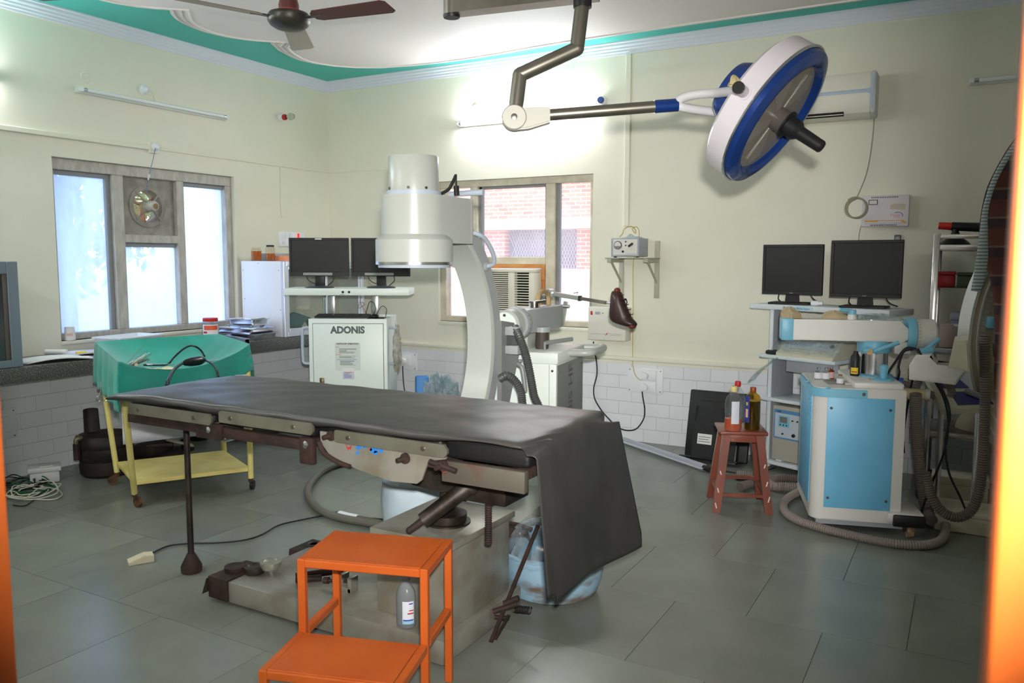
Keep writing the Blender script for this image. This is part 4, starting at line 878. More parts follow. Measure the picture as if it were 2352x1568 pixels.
# steel trays, square tube, jars and box on the counter
def tray(cx, cy, z, w, l, h, rz, label):
    g = G(frame((cx, cy, z), rz)); a, b = w/2, l/2; e = .014
    def rr(a, b, r, z, n=4):
        P = []
        for sx, sy, t0 in ((1, 1, 0), (-1, 1, PI/2), (-1, -1, PI), (1, -1, 3*PI/2)):
            for i in range(n+1): t = t0+i*PI/2/n; P.append(((a-r)*sx+r*math.cos(t), (b-r)*sy+r*math.sin(t), z))
        return P
    L = [rr(a-.012, b-.012, .02, .0005), rr(a-.002, b-.002, .026, h-.006), rr(a, b, .028, h-.002), rr(a+e, b+e, .036, h), rr(a+e, b+e, .036, h+.003), rr(a, b, .028, h+.002), rr(a-.003, b-.003, .025, h-.008), rr(a-.013, b-.013, .02, .003)]
    R = [g.ring(p) for p in L]; g._f(R[0][::-1])
    for q, w_ in zip(R[:-1], R[1:]): g.bridge(q, w_)
    g._f(R[-1]); return tag(g.build('steel_tray', m_chrome), label, 'tray', 'steel instrument trays stacked on the counter')
tcx, tcy = .28, -1.275
tray(tcx, tcy+.0, .756, .38, .27, .045, .06, 'large steel instrument tray, lowest of the stack beside the cupboard')
tray(tcx-.005, tcy-.01, .80, .37, .26, .042, .03, 'steel instrument tray, second from the bottom of the stack')
tray(tcx+.02, tcy-.02, .842, .24, .17, .022, .1, 'shallow dark steel tray, third from the bottom of the stack')
tray(tcx+.03, tcy-.01, .866, .26, .18, .045, .12, 'small bright steel tray with papers, topmost of the stack')
tag(G(frame((tcx+.03, tcy, .913), .3)).box(-.07, .09, -.05, .06, 0, .003, .001).build('paper_slip', m_paper), 'white paper slip lying in the topmost steel tray', 'paper')
p0, p1 = hz(508, 772, .772), hz(568, 784, .772)
g = G(); A_ = aim(p0, p1-p0); L_ = (p1-p0).length
o_, i_ = .019, .0155
ra, rb, rc, rd_ = [g.ring([A_ @ V((x, y, z)) for x, y in ((k, k), (-k, k), (-k, -k), (k, -k))]) for k, z in ((o_, 0), (o_, L_), (i_, L_), (i_, 0))]
g.bridge(ra, rb); g.bridge(rb, rc); g.bridge(rc, rd_); g.bridge(rd_, ra)
tag(g.build('square_tube', m_chrome, smooth=20), 'polished steel square tube lying on the counter before the trays', 'steel tube')
jp = hx(484, 765, .2)
jr = thing('plastic_jar', (.2, jp.y, .756), 'clear plastic jar with red lid and red label on the counter', 'jar'); mj = M.Translation((.2, jp.y, .756))
G(mj).lathe([(.055, 0), (.062, .008), (.062, .12), (.054, .145), (.05, .15)], 24).build('body', m_clear, jr); G(mj).lathe([(.054, .147), (.055, .15), (.055, .17), (.052, .173)], 24).build('lid', m_red, jr)
aj = math.atan2(CAM.y-jp.y, CAM.x-.2); label_patch('label', mj, .0622, aj-1.0, aj+1.0, .05, .125, m_paper, jr, 1, .0008, 14); label_patch('label_print', mj, .0626, aj-.8, aj+.9, .085, .118, mat('orange_red_print', (226, 92, 60), .5), jr, 1, .0008, 14)
label_patch('label_print', mj, .0626, aj-.9, aj-.4, .06, .075, m_inkr, jr, 1, .0008)
cpt = hx(297, 780, .2)
bx = thing('plastic_container', (.2, cpt.y, .756), 'open translucent white plastic container on the counter below the window', 'container')
g = G(frame((.2, cpt.y, .756), .12)); 
def rect(a, b, z): return g.ring([(a, b, z), (-a, b, z), (-a, -b, z), (a, -b, z)])
R = [rect(.10, .16, 0), rect(.115, .178, .085), rect(.128, .19, .087), rect(.128, .19, .095), rect(.112, .175, .095), rect(.097, .157, .004)]
g._f(R[0][::-1]); [g.bridge(a, b) for a, b in zip(R[:-1], R[1:])]; g._f(R[-1]); g.build('tub', mat('milky_poly', (226, 230, 234), .4), bx)
sp_ = hx(243, 780, .34); sbt = thing('small_bottle', (.34, sp_.y, .756), 'small white bottle with red cap standing behind the green drape', 'bottle'); ms = M.Translation((.34, sp_.y, .756))
G(ms).lathe([(.02, 0), (.021, .05), (.012, .062), (.01, .066)], 16).build('body', m_white, sbt); G(ms).lathe([(.013, .064), (.013, .083)], 14).build('cap', m_red, sbt)
cu = hx(161, 784, -.012); ms = M.Translation((-.012, cu.y, .831)); cupo = thing('paper_cup', (-.012, cu.y, .831), 'small white printed cup standing on the window sill', 'cup'); G(ms).lathe([(.026, 0), (.034, .002), (.03, .085), (.032, .088), (.028, .088)], 20).build('body', m_paper, cupo); ac_ = math.atan2(CAM.y-cu.y, CAM.x); label_patch('print', ms, .033, ac_-.6, ac_+.6, .03, .05, mat('pink_print2', (226, 190, 184), .6), cupo)
# open register, pad and pen
def bookp(name, cx, cy, w, l, rz, label, mt, z=.756, curl=.02, cat='papers'):
    g = G(frame((cx, cy, z), rz)); g.grid(lambda u, v: ((u-.5)*w, (v-.5)*l, .006+curl*math.sin(PI*v)*(.5+.5*u)+.004*math.sin(7*u+3*v)), 8, 14); return tag(g.build(name, mt, solid=.008), label, cat)
bookp('open_register', .36, -2.86, .24, .38, -.15, 'open register with curled white pages at the counter edge', m_paper, .757, .014)
bookp('paper_pad', .19, -2.58, .22, .30, -.1, 'white writing pad with rolled cover on the counter by the drape', mat('lilac_paper', (214, 210, 226), .7), .757, .004)
G_ = G().cyl((.13, -2.77, .785), (.24, -2.70, .785), .017, n=14); tag(G_.build('rolled_paper', m_paper), 'short roll of white paper lying on the writing pad', 'paper roll')
pn = thing('marker_pen', (.30, -2.6, .772), 'yellow and white marker pen lying on the writing pad', 'pen'); G().cyl((.27, -2.66, .776), (.285, -2.60, .776), .008, n=10).build('cap', mat('yellow_plastic', (222, 200, 40), .4), pn); G().cyl((.285, -2.60, .776), (.31, -2.48, .776), .006, n=10).build('barrel', m_paper, pn)
# aluminium display cabinet at the left edge of the frame
lc = thing('glass_cabinet', (.27, -3.7, .756), 'grey aluminium cabinet with glass front at the left end of the counter', 'cabinet')
m_alg = mat('grey_aluminium', (134, 146, 160), .4, .4)
KY, KZ = -3.11, 1.352
for a, b, c, d in ((KY-.06, KY, .757, KZ), (-4.4, KY-.06, KZ-.07, KZ), (-4.4, KY-.06, .757, .80), (-4.4, -4.34, .80, KZ-.07)): G().box(.455, .485, a, b, c, d, .003, 1).build('front_frame', m_alg, lc)
G().box(.03, .455, KY-.014, KY, .757, KZ).build('side_panel', m_alg, lc); G().box(.03, .455, -4.4, -4.386, .757, KZ).build('side_panel', m_alg, lc)
G().box(.005, .03, -4.4, KY, .757, KZ).build('back_panel', m_dark, lc); G().box(.03, .455, -4.386, KY-.014, KZ-.014, KZ).build('top_panel', m_alg, lc); G().box(.03, .455, -4.386, KY-.014, .757, .771).build('bottom_panel', m_alg, lc)
G().box(.47, .474, -4.34, KY-.085, .80, KZ-.07).build('pane', m_cg, lc, smooth=0); G().box(.462, .478, KY-.085, KY-.06, .80, KZ-.07, .002).build('sliding_stile', mat('brown_stile', (92, 86, 82), .5), lc)
# ------------------------------------------------------------------ yellow trolley with green drape
m_yel = mat('cream_yellow_enamel', (228, 214, 136), .4, c2=(206, 186, 112), scale=6, thr=(.45, .8)); m_rustl = mat('rusty_caster', (110, 74, 44), .7, .3, c2=(60, 46, 36), scale=30)
FLp, FRp, BLp, BRp = V((1.173, -2.933, 0)), V((1.496, -2.393, 0)), V((.69, -2.704, 0)), V((1.013, -2.164, 0))
tr = thing('instrument_trolley', (1.09, -2.55, 0), 'cream yellow two-tier instrument trolley on rusty casters', 'trolley')
ctr = (FLp+FRp+BLp+BRp)/4; ZTOP = .835
cBL, cBR, cFR, cFL = hz(223, 783, .875), hz(498, 766, .875), hz(568, 789, .875), hz(276, 826, .875)
cc4 = (cBL+cBR+cFR+cFL)/4
for k, (q, cq) in enumerate(((FLp, cFL), (FRp, cFR), (BLp, cBL), (BRp, cBR))):
    top = cc4+(cq-cc4)*.995
    l_ = G().cyl((q.x, q.y, .075), (top.x, top.y, ZTOP), .0165, .0165, 12).build('leg', m_yel, tr)
    d = V((math.cos(k*2.1), math.sin(k*2.1), 0)); cs = thing('x', (0, 0, 0), None, None); bpy.data.objects.remove(cs)
    g = G(); g.cyl((q.x, q.y, .055), (q.x, q.y, .08), .014, n=10); g.bar(V((q.x, q.y, .062))+d*.0, V((q.x, q.y, .03))+d*.03, .03, .006, d.cross(V((0, 0, 1)))); g.build('caster_fork', m_rustl, l_)
    w = d.cross(V((0, 0, 1))); c0 = V((q.x, q.y, .028))+d*.026; G().cyl(c0-w*.01, c0+w*.01, .028, n=16).build('caster_wheel', m_black if k == 1 else m_rustl, l_)
def slab_(pts, z0, z1, nm, mt, par): 
    g = G(); g.prism([(p.x, p.y) for p in pts], z0, z1, None, .003); return g.build(nm, mt, par)
slab_([FLp, FRp, BRp, BLp], .118, .14, 'lower_shelf', m_yel, tr)
tp = [cc4+(q-cc4)*.995 for q in (cFL, cFR, cBR, cBL)]
for a, b in zip(tp[1:], tp[2:]+tp[:1]): G().bar(V((a.x, a.y, ZTOP-.01)), V((b.x, b.y, ZTOP-.01)), .02, .02).build('top_rail', m_yel, tr)
slab_([cc4+(q-cc4)*.95 for q in tp], .68, .69, 'tray_top', m_yel, tr)
# green cloth
m_green = mat('green_cotton', (26, 152, 136), .8, c2=(18, 136, 120), scale=4, bump=.12, bscale=220, sheen=.2)
def cloth(u, v):
    cu_, cv = min(1, max(0, u)), min(1, max(0, v))
    p = cFL*(1-cu_)*(1-cv) + cFR*cu_*(1-cv) + cBR*cu_*cv + cBL*(1-cu_)*cv
    fr = 1-cv
    rim = .875 - .085*(fr**3)*math.sin(PI*min(1, max(0, cu_)))**.7
    inside = (math.sin(PI*cu_)*math.sin(PI*cv))**.6 if 0 < u < 1 and 0 < v < 1 else 0
    z = rim - (.155-(.875-rim)*.9)*inside
    if 0 < u < 1 and 0 < v < 1: z += .006*math.sin(17*u+5*v)*inside+.004*math.sin(23*v-9*u)*inside
    du = (-u if u < 0 else (u-1 if u > 1 else 0)); dv = (-v if v < 0 else (v-1 if v > 1 else 0))
    d = math.hypot(du*.66, dv*.56)
    ex = (cFR-cFL).normalized(); ey = (cBL-cFL).normalized()
    if d > 0:
        fold = .014*math.sin(26*cv+14*cu_)*min(1, d*8)
        side = (ex*(-1 if u < 0 else 1) if du else V((0, 0, 0))) + (ey*(-1 if v < 0 else 1) if dv else V((0, 0, 0)))
        p = p + side*(.012+.05*d+fold)
        z -= d*.96
    return (p.x, p.y, z)
g = G(); nu, nv = 64, 56
def cm(a, b):
    # margins of cloth: left .30, right .34, front .26, back .2
    u = -.40+a*(1.36+.40); v = -.34+b*1.54
    if v < 0 and u > 0: v *= .72+.28*math.cos(u*1.2)
    return cloth(u, v)
g.grid(cm, nu, nv); gc = g.build('green_drape', m_green, smooth=80, solid=.003); tag(gc, 'green surgical cotton drape spread over the yellow trolley', 'drape')
# white plastic sheet hanging on the near side, below the drape
ex = (FRp-FLp).normalized(); nn = V((ex.y, -ex.x, 0))
g = G(); g.grid(lambda u, v: tuple(FLp + ex*(-.05+.66*u) + nn*(.045+.01*math.sin(5*u)+.012*(1-v)+.02*v) + V((0, 0, .365+.34*v+.01*math.sin(4*u)*(1-v)))), 16, 8)
tag(g.build('hanging_sheet', mat('dull_white_plastic', (206, 206, 216), .5, c2=(190, 188, 200), scale=5), solid=.002), 'dull white plastic sheet hanging down the near side of the yellow trolley', 'plastic sheet')
# instruments on the drape
m_hand = mat('black_handpiece', (22, 22, 24), .28); ZB = .73
hp_ = [hz(x, y, .80) for x, y in ((413, 838), (425, 826), (452, 820), (472, 826))]
dr = thing('bone_drill', (hp_[1].x, hp_[1].y, .76), 'black powered handpiece with cable lying in the green drape', 'surgical drill')
A = hz(418, 834, .80); B_ = hz(470, 826, .80); D_ = (B_-A); g = G(); g.lathe([(.004, 0), (.016, .02), (.024, .06), (.027, .12), (.024, D_.length-.03), (.012, D_.length)], 18, aim(A, D_)); g.build('body', m_hand, dr)
G().tube([A, hz(402, 846, .80), hz(392, 860, .80), hz(384, 880, .78), hz(380, 900, .70)], .008, 8).build('cable', m_cable, dr)
G().tube([B_, hz(488, 836, .80), hz(498, 850, .79), hz(502, 865, .76)], .0055, 8).build('cable', m_cable, dr)
G().tube([hz(x, y, z) for x, y, z in ((470, 818, .80), (462, 805, .83), (450, 796, .86), (436, 794, .86), (420, 802, .84), (400, 820, .80), (385, 836, .77), (360, 838, .76), (330, 838, .76))], .0055, 8).build('cable_loop', m_cable, dr)
kw = hz(312, 838, .765); kt = thing('wire_bundle', (kw.x, kw.y, .755), 'bundle of thin steel bone wires tied with a band on the green drape', 'wire bundle'); rd = random.Random(9)
for k in range(26):
    a = rd.gauss(0, .012), rd.gauss(0, .010); e = rd.gauss(0, .03), rd.gauss(0, .022)
    d = (ex*.8+V((-.2, .3, .1))).normalized(); s_ = d.cross(V((0, 0, 1)))
    G().cyl(kw-d*(.055+rd.random()*.015)+s_*a[0]*2.0+V((0, 0, a[1]*.6-.005)), kw+d*(.05+rd.random()*.03)+s_*e[0]+V((0, 0, .03+e[1])), .0013, n=4).build('wire', m_steel if k % 3 else m_paper, kt, smooth=0)
G().lathe([(.02, -.008), (.021, 0), (.02, .008)], 14, aim(kw, ex)).build('band', mat('cream_band', (206, 196, 160), .7), kt)
def forceps(p, d, label, L=.15, up=V((0, 0, 1)), op=.022):
    t = thing('forceps', (p.x, p.y, p.z), label, 'forceps'); d = d.normalized(); s_ = d.cross(up).normalized()
    for k in (-1, 1):
        G().tube([p+s_*k*.002, p+d*L*.35+s_*(-k)*.002, p+d*L*.75+s_*k*op*.5], .0026, 6).build('blade', m_chrome, t)
        c = p+d*(L*.75+.018)+s_*k*op*.75; g = G(); g.tube([c+d*.014*math.cos(a)*1.1+s_*.011*math.sin(a) for a in [i*2*PI/12 for i in range(13)]], .002, 5, 0); g.build('finger_ring', m_chrome, t)
    return t
forceps(hz(445, 832, .775)+V((0, .05, 0)), ex+V((-.1, .2, 0)), 'steel forceps lying behind the black handpiece on the green drape')
forceps(hz(400, 836, .77), V((-.4, -.7, .05)), 'steel forceps lying by the wire bundle on the green drape')
bl_ = hz(226, 855, .72); forceps(hz(232, 868, .70), V((.02, -.02, -1)), 'steel forceps clipped on the hanging left corner of the green drape', .13, (CAM-bl_).normalized())
g = G(); gz = hz(355, 850, .765); g.grid(lambda u, v: tuple(gz+ex*(-.12+.24*u)+nn*(.03-.06*v)+V((0, 0, .006+.008*math.sin(14*u)*math.sin(3*v+1)))), 16, 4); tag(g.build('gauze_strip', mat('cream_gauze', (216, 206, 170), .85), solid=.004), 'strip of cream gauze at the front of the green drape', 'gauze')
# ------------------------------------------------------------------ clutter on the floor under the counter
m_blk = mat('sooty_iron', (30, 28, 28), .6, .3, c2=(48, 38, 34), scale=10, bump=.15)
pt = thing('sterilizer_pot', (.40, -2.60, 0), 'black cast iron pot with upright pipe under the counter', 'pot')
mP = M.Translation((.40, -2.58, 0))
G(mP).lathe([(.13, 0), (.15, .02), (.155, .07), (.15, .10), (.16, .12), (.17, .16), (.165, .19)], 26).build('body', m_blk, pt)
G(mP).lathe([(.168, .185), (.175, .20), (.172, .235), (.15, .262), (.10, .272), (.06, .275)], 26).build('lid', m_blk, pt)
pa, pb = V((.335, -2.62, .26)), hx(208, 940, .28); g = G(); g.cyl(pa, pb, .047, .044, 20); g.build('pipe', m_blk, pt)
v0 = hx(176, 1030, .40); g = G(); g.tube([V((.30, -2.70, .25)), v0+V((0, .03, .06)), v0+V((0, 0, .055)), v0+V((0, 0, .02))], .014, 8); g.build('brass_elbow', mat('dull_brass', (120, 112, 90), .5, .6), pt); G().cyl(v0+V((0, 0, .03)), v0+V((0, 0, -.07)), .02, n=10).build('valve', m_rust, pt); G().cyl(v0+V((.0, 0, -.025)), V((.33, -2.68, .13)), .012, n=8).build('branch_pipe', m_rust, pt)
fpm = thing('foot_pump', (.30, -2.05, 0), 'black foot operated suction pump with pale pedal under the trolley', 'foot pump')
G(frame((.30, -2.1, 0), .3)).box(-.13, .13, -.2, .2, 0, .03, .006).build('base', m_blk, fpm); G(frame((.28, -2.15, .03), .3)).box(-.09, .09, -.14, .12, 0, .075, .02).build('bellows_housing', m_blk, fpm)
pq = hz(412, 1014, .09); G(frame((pq.x, pq.y, .085), 1.1)).cbox((0, 0, 0), .19, .06, .014, M.Rotation(.35, 3, 'Y'), .003).build('pedal', mat('pale_pedal', (176, 174, 150), .6), fpm)
for dx in (-.06, .06): G(frame((.30, -1.97, .03), .3)).box(dx-.012, dx+.012, -.02, .02, 0, .07, .002).build('pedal_post', m_blk, fpm)
G().cyl((.36, -2.26, .11), (.45, -2.12, .10), .014, n=8).build('handle', m_rust, fpm)
tb = hz(462, 1012, .0); g = G(M.Translation((tb.x-.05, tb.y+.02, 0))); g.lathe([(.06, 0), (.065, .05), (.085, .085), (.09, .09), (.07, .088)], 18); tag(g.build('iron_bowl', m_blk), 'black iron stand with flared top under the counter behind the trolley', 'iron stand')
dk = thing('dark_tray', (.38, -1.22, 0), 'dark flat tray of tangled wires on the floor below the cupboard', 'tray'); G(frame((.34, -1.28, 0), .5)).box(-.16, .17, -.22, .22, 0, .035, .012).build('base', m_blk, dk)
g = G(); g.tube([V((.3, -1.4, .04)), V((.38, -1.3, .09)), V((.42, -1.2, .05)), V((.5, -1.12, .04))], .004, 5); g.build('wire', m_wcable, dk)
wbp = hz(112, 1108); wb = thing('plastic_box', (.24, -2.86, 0), 'white lidded plastic box on the floor against the tiles', 'plastic box'); mw_ = frame((.235, -2.885, 0), math.radians(60))
G(mw_).box(-.075, .085, -.06, .06, 0, .07, .008).build('box', mat('white_poly', (214, 216, 214), .4), wb); G(mw_).box(-.085, .095, -.07, .07, .07, .1, .006).build('lid', bpy.data.materials['white_poly'], wb); G(mw_).box(-.02, .05, -.05, -.01, .1, .104, .001).build('handle_pad', m_paper, wb)
m_gcab = mat('green_cable', (40, 92, 58), .5)
for k, (mt_, lab, n) in enumerate(((m_cable, 'tangled black cable on the floor by the white plastic box', 9), (m_gcab, 'tangled green cable on the floor by the white plastic box', 7), (m_wcable, 'tangled white cable on the floor by the white plastic box', 8))):
    rd = random.Random(20+k); P = []
    for i in range(n*4):
        a = i*.95+k; c0 = hz(52+12*k, 1118+8*k); r = rd.uniform(.06, .17); P.append(V((c0.x+r*math.cos(a)*1.0, c0.y+r*math.sin(a)-.02, .006+.05*rd.random()*(.5 if i % 3 else 1))))
    if k == 2: P += [hz(x, y, .005) for x, y in ((60, 1145), (95, 1147), (125, 1146), (143, 1136), (130, 1123), (105, 1122))]
    if k == 0: P += [hz(x, y, .005) for x, y in ((85, 1110), (100, 1120), (92, 1132), (60, 1160), (30, 1160))]
    tag(G().tube(P, .0035, 5, 4).build('tangled_cable', mt_), lab, 'cable')
# ================================================================== MONITOR CART AND C-ARM (BEHIND THE TABLE)
m_cart = mat('mint_white_enamel', (226, 235, 229), .38); m_carts = mat('mint_white_side', (214, 222, 218), .38)
RZ = math.radians(29.5); AO = V((1.206, -1.172, 0)); mA = frame(AO, RZ)          # front centre of the cart; local -y faces the photographer
adc = thing('monitor_cart', AO, 'mint white ADONIS imaging cart with a twin-monitor shelf', 'imaging cart', RZ)
w2, dep, zt = .287, .50, .935
G(mA).box(-w2, w2, 0, dep, .10, zt, .004).build('body', m_cart, adc)
dr_ = G(mA).box(-w2+.032, w2-.028, -.004, .002, .14, zt-.036, .002).build('door', m_cart, adc)
for a, b, c, d in ((-w2+.029, -w2+.032, .14, zt-.034), (w2-.028, w2-.025, .14, zt-.034), (-w2+.029, w2-.025, zt-.036, zt-.033)): G(mA).box(a, b, -.0012, .001, c, d).build('door_gap', m_dark, adc, smooth=0)
FA = mA @ M(((1, 0, 0, 0), (0, 0, -1, -.004), (0, 1, 0, 0), (0, 0, 0, 1)))
text('lettering', 'ADONIS', .069, m_ink, dr_, FA @ M.Translation((.0, zt-.083, 0)), .0006, 'CENTER', .0034, .96)
m_stk = mat('sticker_grey', (212, 218, 214), .5)
G(FA).box(-.095, .09, .555, .76, 0, .0005).build('notice_sticker', m_stk, dr_, smooth=0)
text('lettering', 'RAPIDS-DIP OPERATION', .017, m_inkd, dr_, FA @ M.Translation((-.003, .752, .0005)), .0004, 'CENTER', .0005, .86)
rd = random.Random(2)
rows = [(.728, -.09, .02, m_inkb)] + [(.716-.0062*i, -.065, .05+.08*rd.random(), m_ink) for i in range(6)] + [(.672, -.09, .04, m_inkr)] + [(.661-.0062*i, -.065, .06+.09*rd.random(), m_ink) for i in range(3)] + [(.636, -.085, .15, m_inkb)] + [(.627-.0062*i, -.06, .07+.06*rd.random(), m_ink) for i in range(6)]
gI = {}
for z, x, w, mt_ in rows: gI.setdefault(mt_.name, G(FA)).box(x, min(x+w, .085), z-.0013, z+.0013, .0005, .0009)
for nm, gg in gI.items(): tag(gg.build('fine_print', bpy.data.materials[nm], dr_, smooth=0), kind='stuff')
G(FA).box(-.045, .04, .557, .572, .0006, .001).build('sticker_box', m_paper, dr_, smooth=0)
st2 = G(FA).box(-.042, .043, .49, .548, 0, .0006).build('notice_sticker', mat('lilac_sticker', (206, 200, 214), .5), dr_, smooth=0)
for z, w, mt_ in ((.541, .06, m_inkr), (.53, .04, m_inkb), (.52, .055, m_inkb), (.511, .06, m_inkb), (.502, .055, m_inkb)): G(FA).box(-.033, -.033+w, z-.0018, z+.0018, .0006, .001).build('fine_print', mt_, st2, smooth=0)
lk = G(FA).box(-.212, -.178, .44, .50, 0, .004, .001).build('latch', mat('brass_latch', (110, 96, 60), .4, .6), dr_); G(FA).box(-.203, -.187, .45, .49, .004, .007, .001).build('latch_slot', m_steel, lk)
m_hgrey = mat('handle_grey', (176, 186, 200), .4)
for s_ in (-1, 1):
    x = s_*w2; G(mA).tube([(x, .08, .865), (x+s_*.055, .08, .86), (x+s_*.066, .08, .82), (x+s_*.066, .08, .64), (x+s_*.055, .08, .60), (x, .08, .595)], .011, 10, 5).build('handle', m_hgrey, adc)
for x in (-.22, .22):
    for y in (.06, .44): G(mA).cyl((x-.015, y, .05), (x+.015, y, .05), .05, n=16).build('caster', m_black, adc)
for x in (-.165, .165): G(mA).box(x-.027, x+.027, .22, .26, zt, 1.108, .006).build('post', mat('brushed_post', (186, 190, 190), .3, .7) if x < 0 else bpy.data.materials['brushed_post'], adc)
shf = G(mA).box(-.455, .455, -.03, .30, 1.108, 1.158, .003).build('monitor_shelf', m_cart, adc)
for x in (-.045, .0): G(mA).lathe([(.009, 0), (.009, .003), (.005, .006)], 14, aim((x+.02, -.03, 1.132), (0, -1, 0))).build('knob', m_black, shf)
G(mA).box(-.045, -.015, -.0306, -.03, 1.113, 1.116).build('small_print', m_ink, shf, smooth=0)
def monitor(name, F_, w, h, z0, label, base='round', strip=True, deep=.05, bw=.10, bez=.016, chin=.034, tilt=0):
    """F_: frame at the centre of the foot, local -y towards the viewer"""
    t = thing(name, F_ @ V((0, 0, 0)), label, 'monitor'); T = F_ @ M.Translation((0, 0, z0)) @ M.Rotation(tilt, 4, 'X')
    g = G(T); g.box(-w/2, w/2, 0, .022, 0, h, .004); g.box(-w*.36, w*.36, .022, deep, h*.12, h*.86, .012); g.build('housing', m_black, t)
    for a, b, c, d in ((-w/2, w/2, h-bez, h), (-w/2, w/2, 0, chin), (-w/2, -w/2+bez, chin, h-bez), (w/2-bez, w/2, chin, h-bez)): G(T).box(a, b, -.008, .001, c, d, .002, 1).build('bezel', m_black, t)
    G(T).box(-w/2+bez, w/2-bez, -.002, .0005, chin, h-bez).build('screen', m_screen, t, smooth=0)
    if strip: G(T).box(-w*.27, w*.22, -.0088, -.008, chin*.25, chin*.78).build('warning_strip', mat('warning_grey', (150, 148, 146), .5), t, smooth=0); G(T).box(-w*.06, w*.05, -.0086, -.008, h-bez*.8, h-bez*.25).build('badge', m_paper, t, smooth=0)
    else: G(T).box(-w*.03, w*.03, -.0086, -.008, chin*.35, chin*.62).build('badge', mat('grey_badge', (120, 120, 120), .4), t, smooth=0)
    if base == 'round':
        G(F_).lathe([(.10, 0), (.103, .005), (.09, .012), (.03, .018)], 28, None, True, True, 1.05, .8).build('foot', mat('grey_blue_foot', (70, 74, 84), .35), t)
        G(F_).box(-.035, .035, .01, .035, .012, z0+h*.3, .004).build('neck', m_black, t)
        G(F_).tube([(-.1, .03, z0+.02), (-.095, .03, z0-.02), (-.06, .04, z0-.05), (-.02, .05, .03)], .0035, 5).build('cable', m_cable, t); G(F_).tube([(.09, .03, z0+.02), (.095, .03, z0-.03), (.07, .04, .03), (.05, .06, .015)], .0035, 5).build('cable', m_cable, t)
    else:
        G(F_).box(-.13, .13, -.08, .09, 0, .014, .006).build('foot', m_black, t)
        g = G(F_); g.prism([(-.045, .01), (.045, .01), (.035, z0+h*.2), (-.035, z0+h*.2)], -.035, -.012, M(((1, 0, 0, 0), (0, 0, -1, 0), (0, 1, 0, 0), (0, 0, 0, 1)))); g.build('neck', m_black, t)
        G(F_).tube([(.1, .04, z0+.02), (.13, .05, z0-.03), (.17, .09, .01)], .004, 5).build('cable', m_cable, t); G(F_).tube([(-.09, .04, z0+.02), (-.10, .05, z0-.03), (-.09, .07, .012)], .004, 5).build('cable', m_cable, t)
    return t
ZM = 1.158
monitor('flat_monitor', mA @ M.Translation((-.222, .10, ZM)) @ M.Rotation(.03, 4, 'Z'), .436, .282, .085, 'black widescreen monitor, left of the two on the ADONIS cart')
monitor('flat_monitor', mA @ M.Translation((.232, .10, ZM)) @ M.Rotation(-.03, 4, 'Z'), .436, .282, .085, 'black widescreen monitor behind the white detector on the ADONIS cart')
kb = thing('keyboard', mA @ V((-.03, .10, zt)), 'black computer keyboard on the top of the ADONIS cart', 'keyboard', RZ)
mk = mA @ M.Translation((-.06, .13, zt+.002)); G(mk).prism([(-.07, 0), (.07, 0), (.07, .022), (-.07, .010)], -.2, .2, M(((0, 0, 1, 0), (1, 0, 0, 0), (0, 1, 0, 0), (0, 0, 0, 1))), .003).build('case', m_black, kb)
gk = G(mk)
for i in range(20):
    for j in range(5): gk.box(-.19+.019*i, -.174+.019*i, -.058+.022*j, -.04+.022*j, .012+.0018*j, .018+.0018*j)
tag(gk.build('keys', m_black, kb, smooth=0), kind='stuff')
ms_ = thing('computer_mouse', mA @ V((.19, .07, zt)), 'black computer mouse with a looped cable on the ADONIS cart', 'mouse', RZ)
G(mA).ball((.185, .08, zt+.014), .03, 1, 1.5, .6, 16, mA @ M.Translation((.185, .08, zt+.014)) if False else M.Translation((.185, .08, zt+.014))).build('shell', m_black, ms_); G(mA).tube([(.19, .12, zt+.012), (.20, .16, zt+.05), (.23, .17, zt+.085), (.26, .17, zt+.06), (.25, .18, zt+.006)], .0025, 5).build('cable', m_cable, ms_)
tag(G(mA).box(.14, .26, .02, .16, zt, zt+.002).build('mouse_mat', m_dark), 'thin dark mouse mat under the black mouse', 'mouse mat')
tag(G(mA).tube([(.05, .24, 1.108), (.055, .22, 1.06), (.04, .2, 1.0), (.09, .2, 1.03), (.06, .2, 1.045), (.09, .2, .98), (.12, .2, zt+.004)], .002, 5).build('loose_wire', mat('rusty_wire', (130, 70, 50), .6)), 'thin brown twisted wire dangling below the monitor shelf', 'wire')
tag(G(mA).tube([(.09, .2, zt+.004), (.11, .2, 1.0), (.13, .2, 1.05), (.16, .2, 1.04), (.17, .2, .99), (.145, .2, zt+.004)], .0025, 5).build('loop_cable', m_cable), 'black cable loop rising from the ADONIS cart top', 'cable')
# crumpled polythene bag tied on the right handle
def crumple(mtx, rx, ry, rz, seed, amt=.22, nu=26, nv=14, full=True):
    rd = random.Random(seed); J = [[1+rd.uniform(-amt, amt) for _ in range(nu)] for _ in range(nv+1)]; g = G(mtx)
    def f(u, v):
        i, j = int(round(u*nu)) % nu, int(round(v*nv)); k = J[j][i] if 0 < j < nv else 1; p = PI*(v-.5) if full else PI*.5*v
        return (rx*k*math.cos(p)*math.cos(2*PI*u), ry*k*math.cos(p)*math.sin(2*PI*u), rz*k*math.sin(p))
    g.grid(f, nu, nv); bmesh.ops.remove_doubles(g.bm, verts=g.bm.verts, dist=1e-5); return g
g = crumple(mA @ M.Translation((w2+.062, .08, .71)) , .034, .045, .16, 3, .3, 14, 12)
tag(g.build('polythene_bag', glass('grubby_polythene', (232, 228, 218), .6, .15, (236, 232, 222), 18., (1, 1, 1), .35, .65, .15)), 'grubby clear polythene bag tied to the right handle of the ADONIS cart', 'bag')
g = crumple(M.Translation((1.72, -.72, .0)), .24, .18, .45, 5, .2, 30, 12, False)
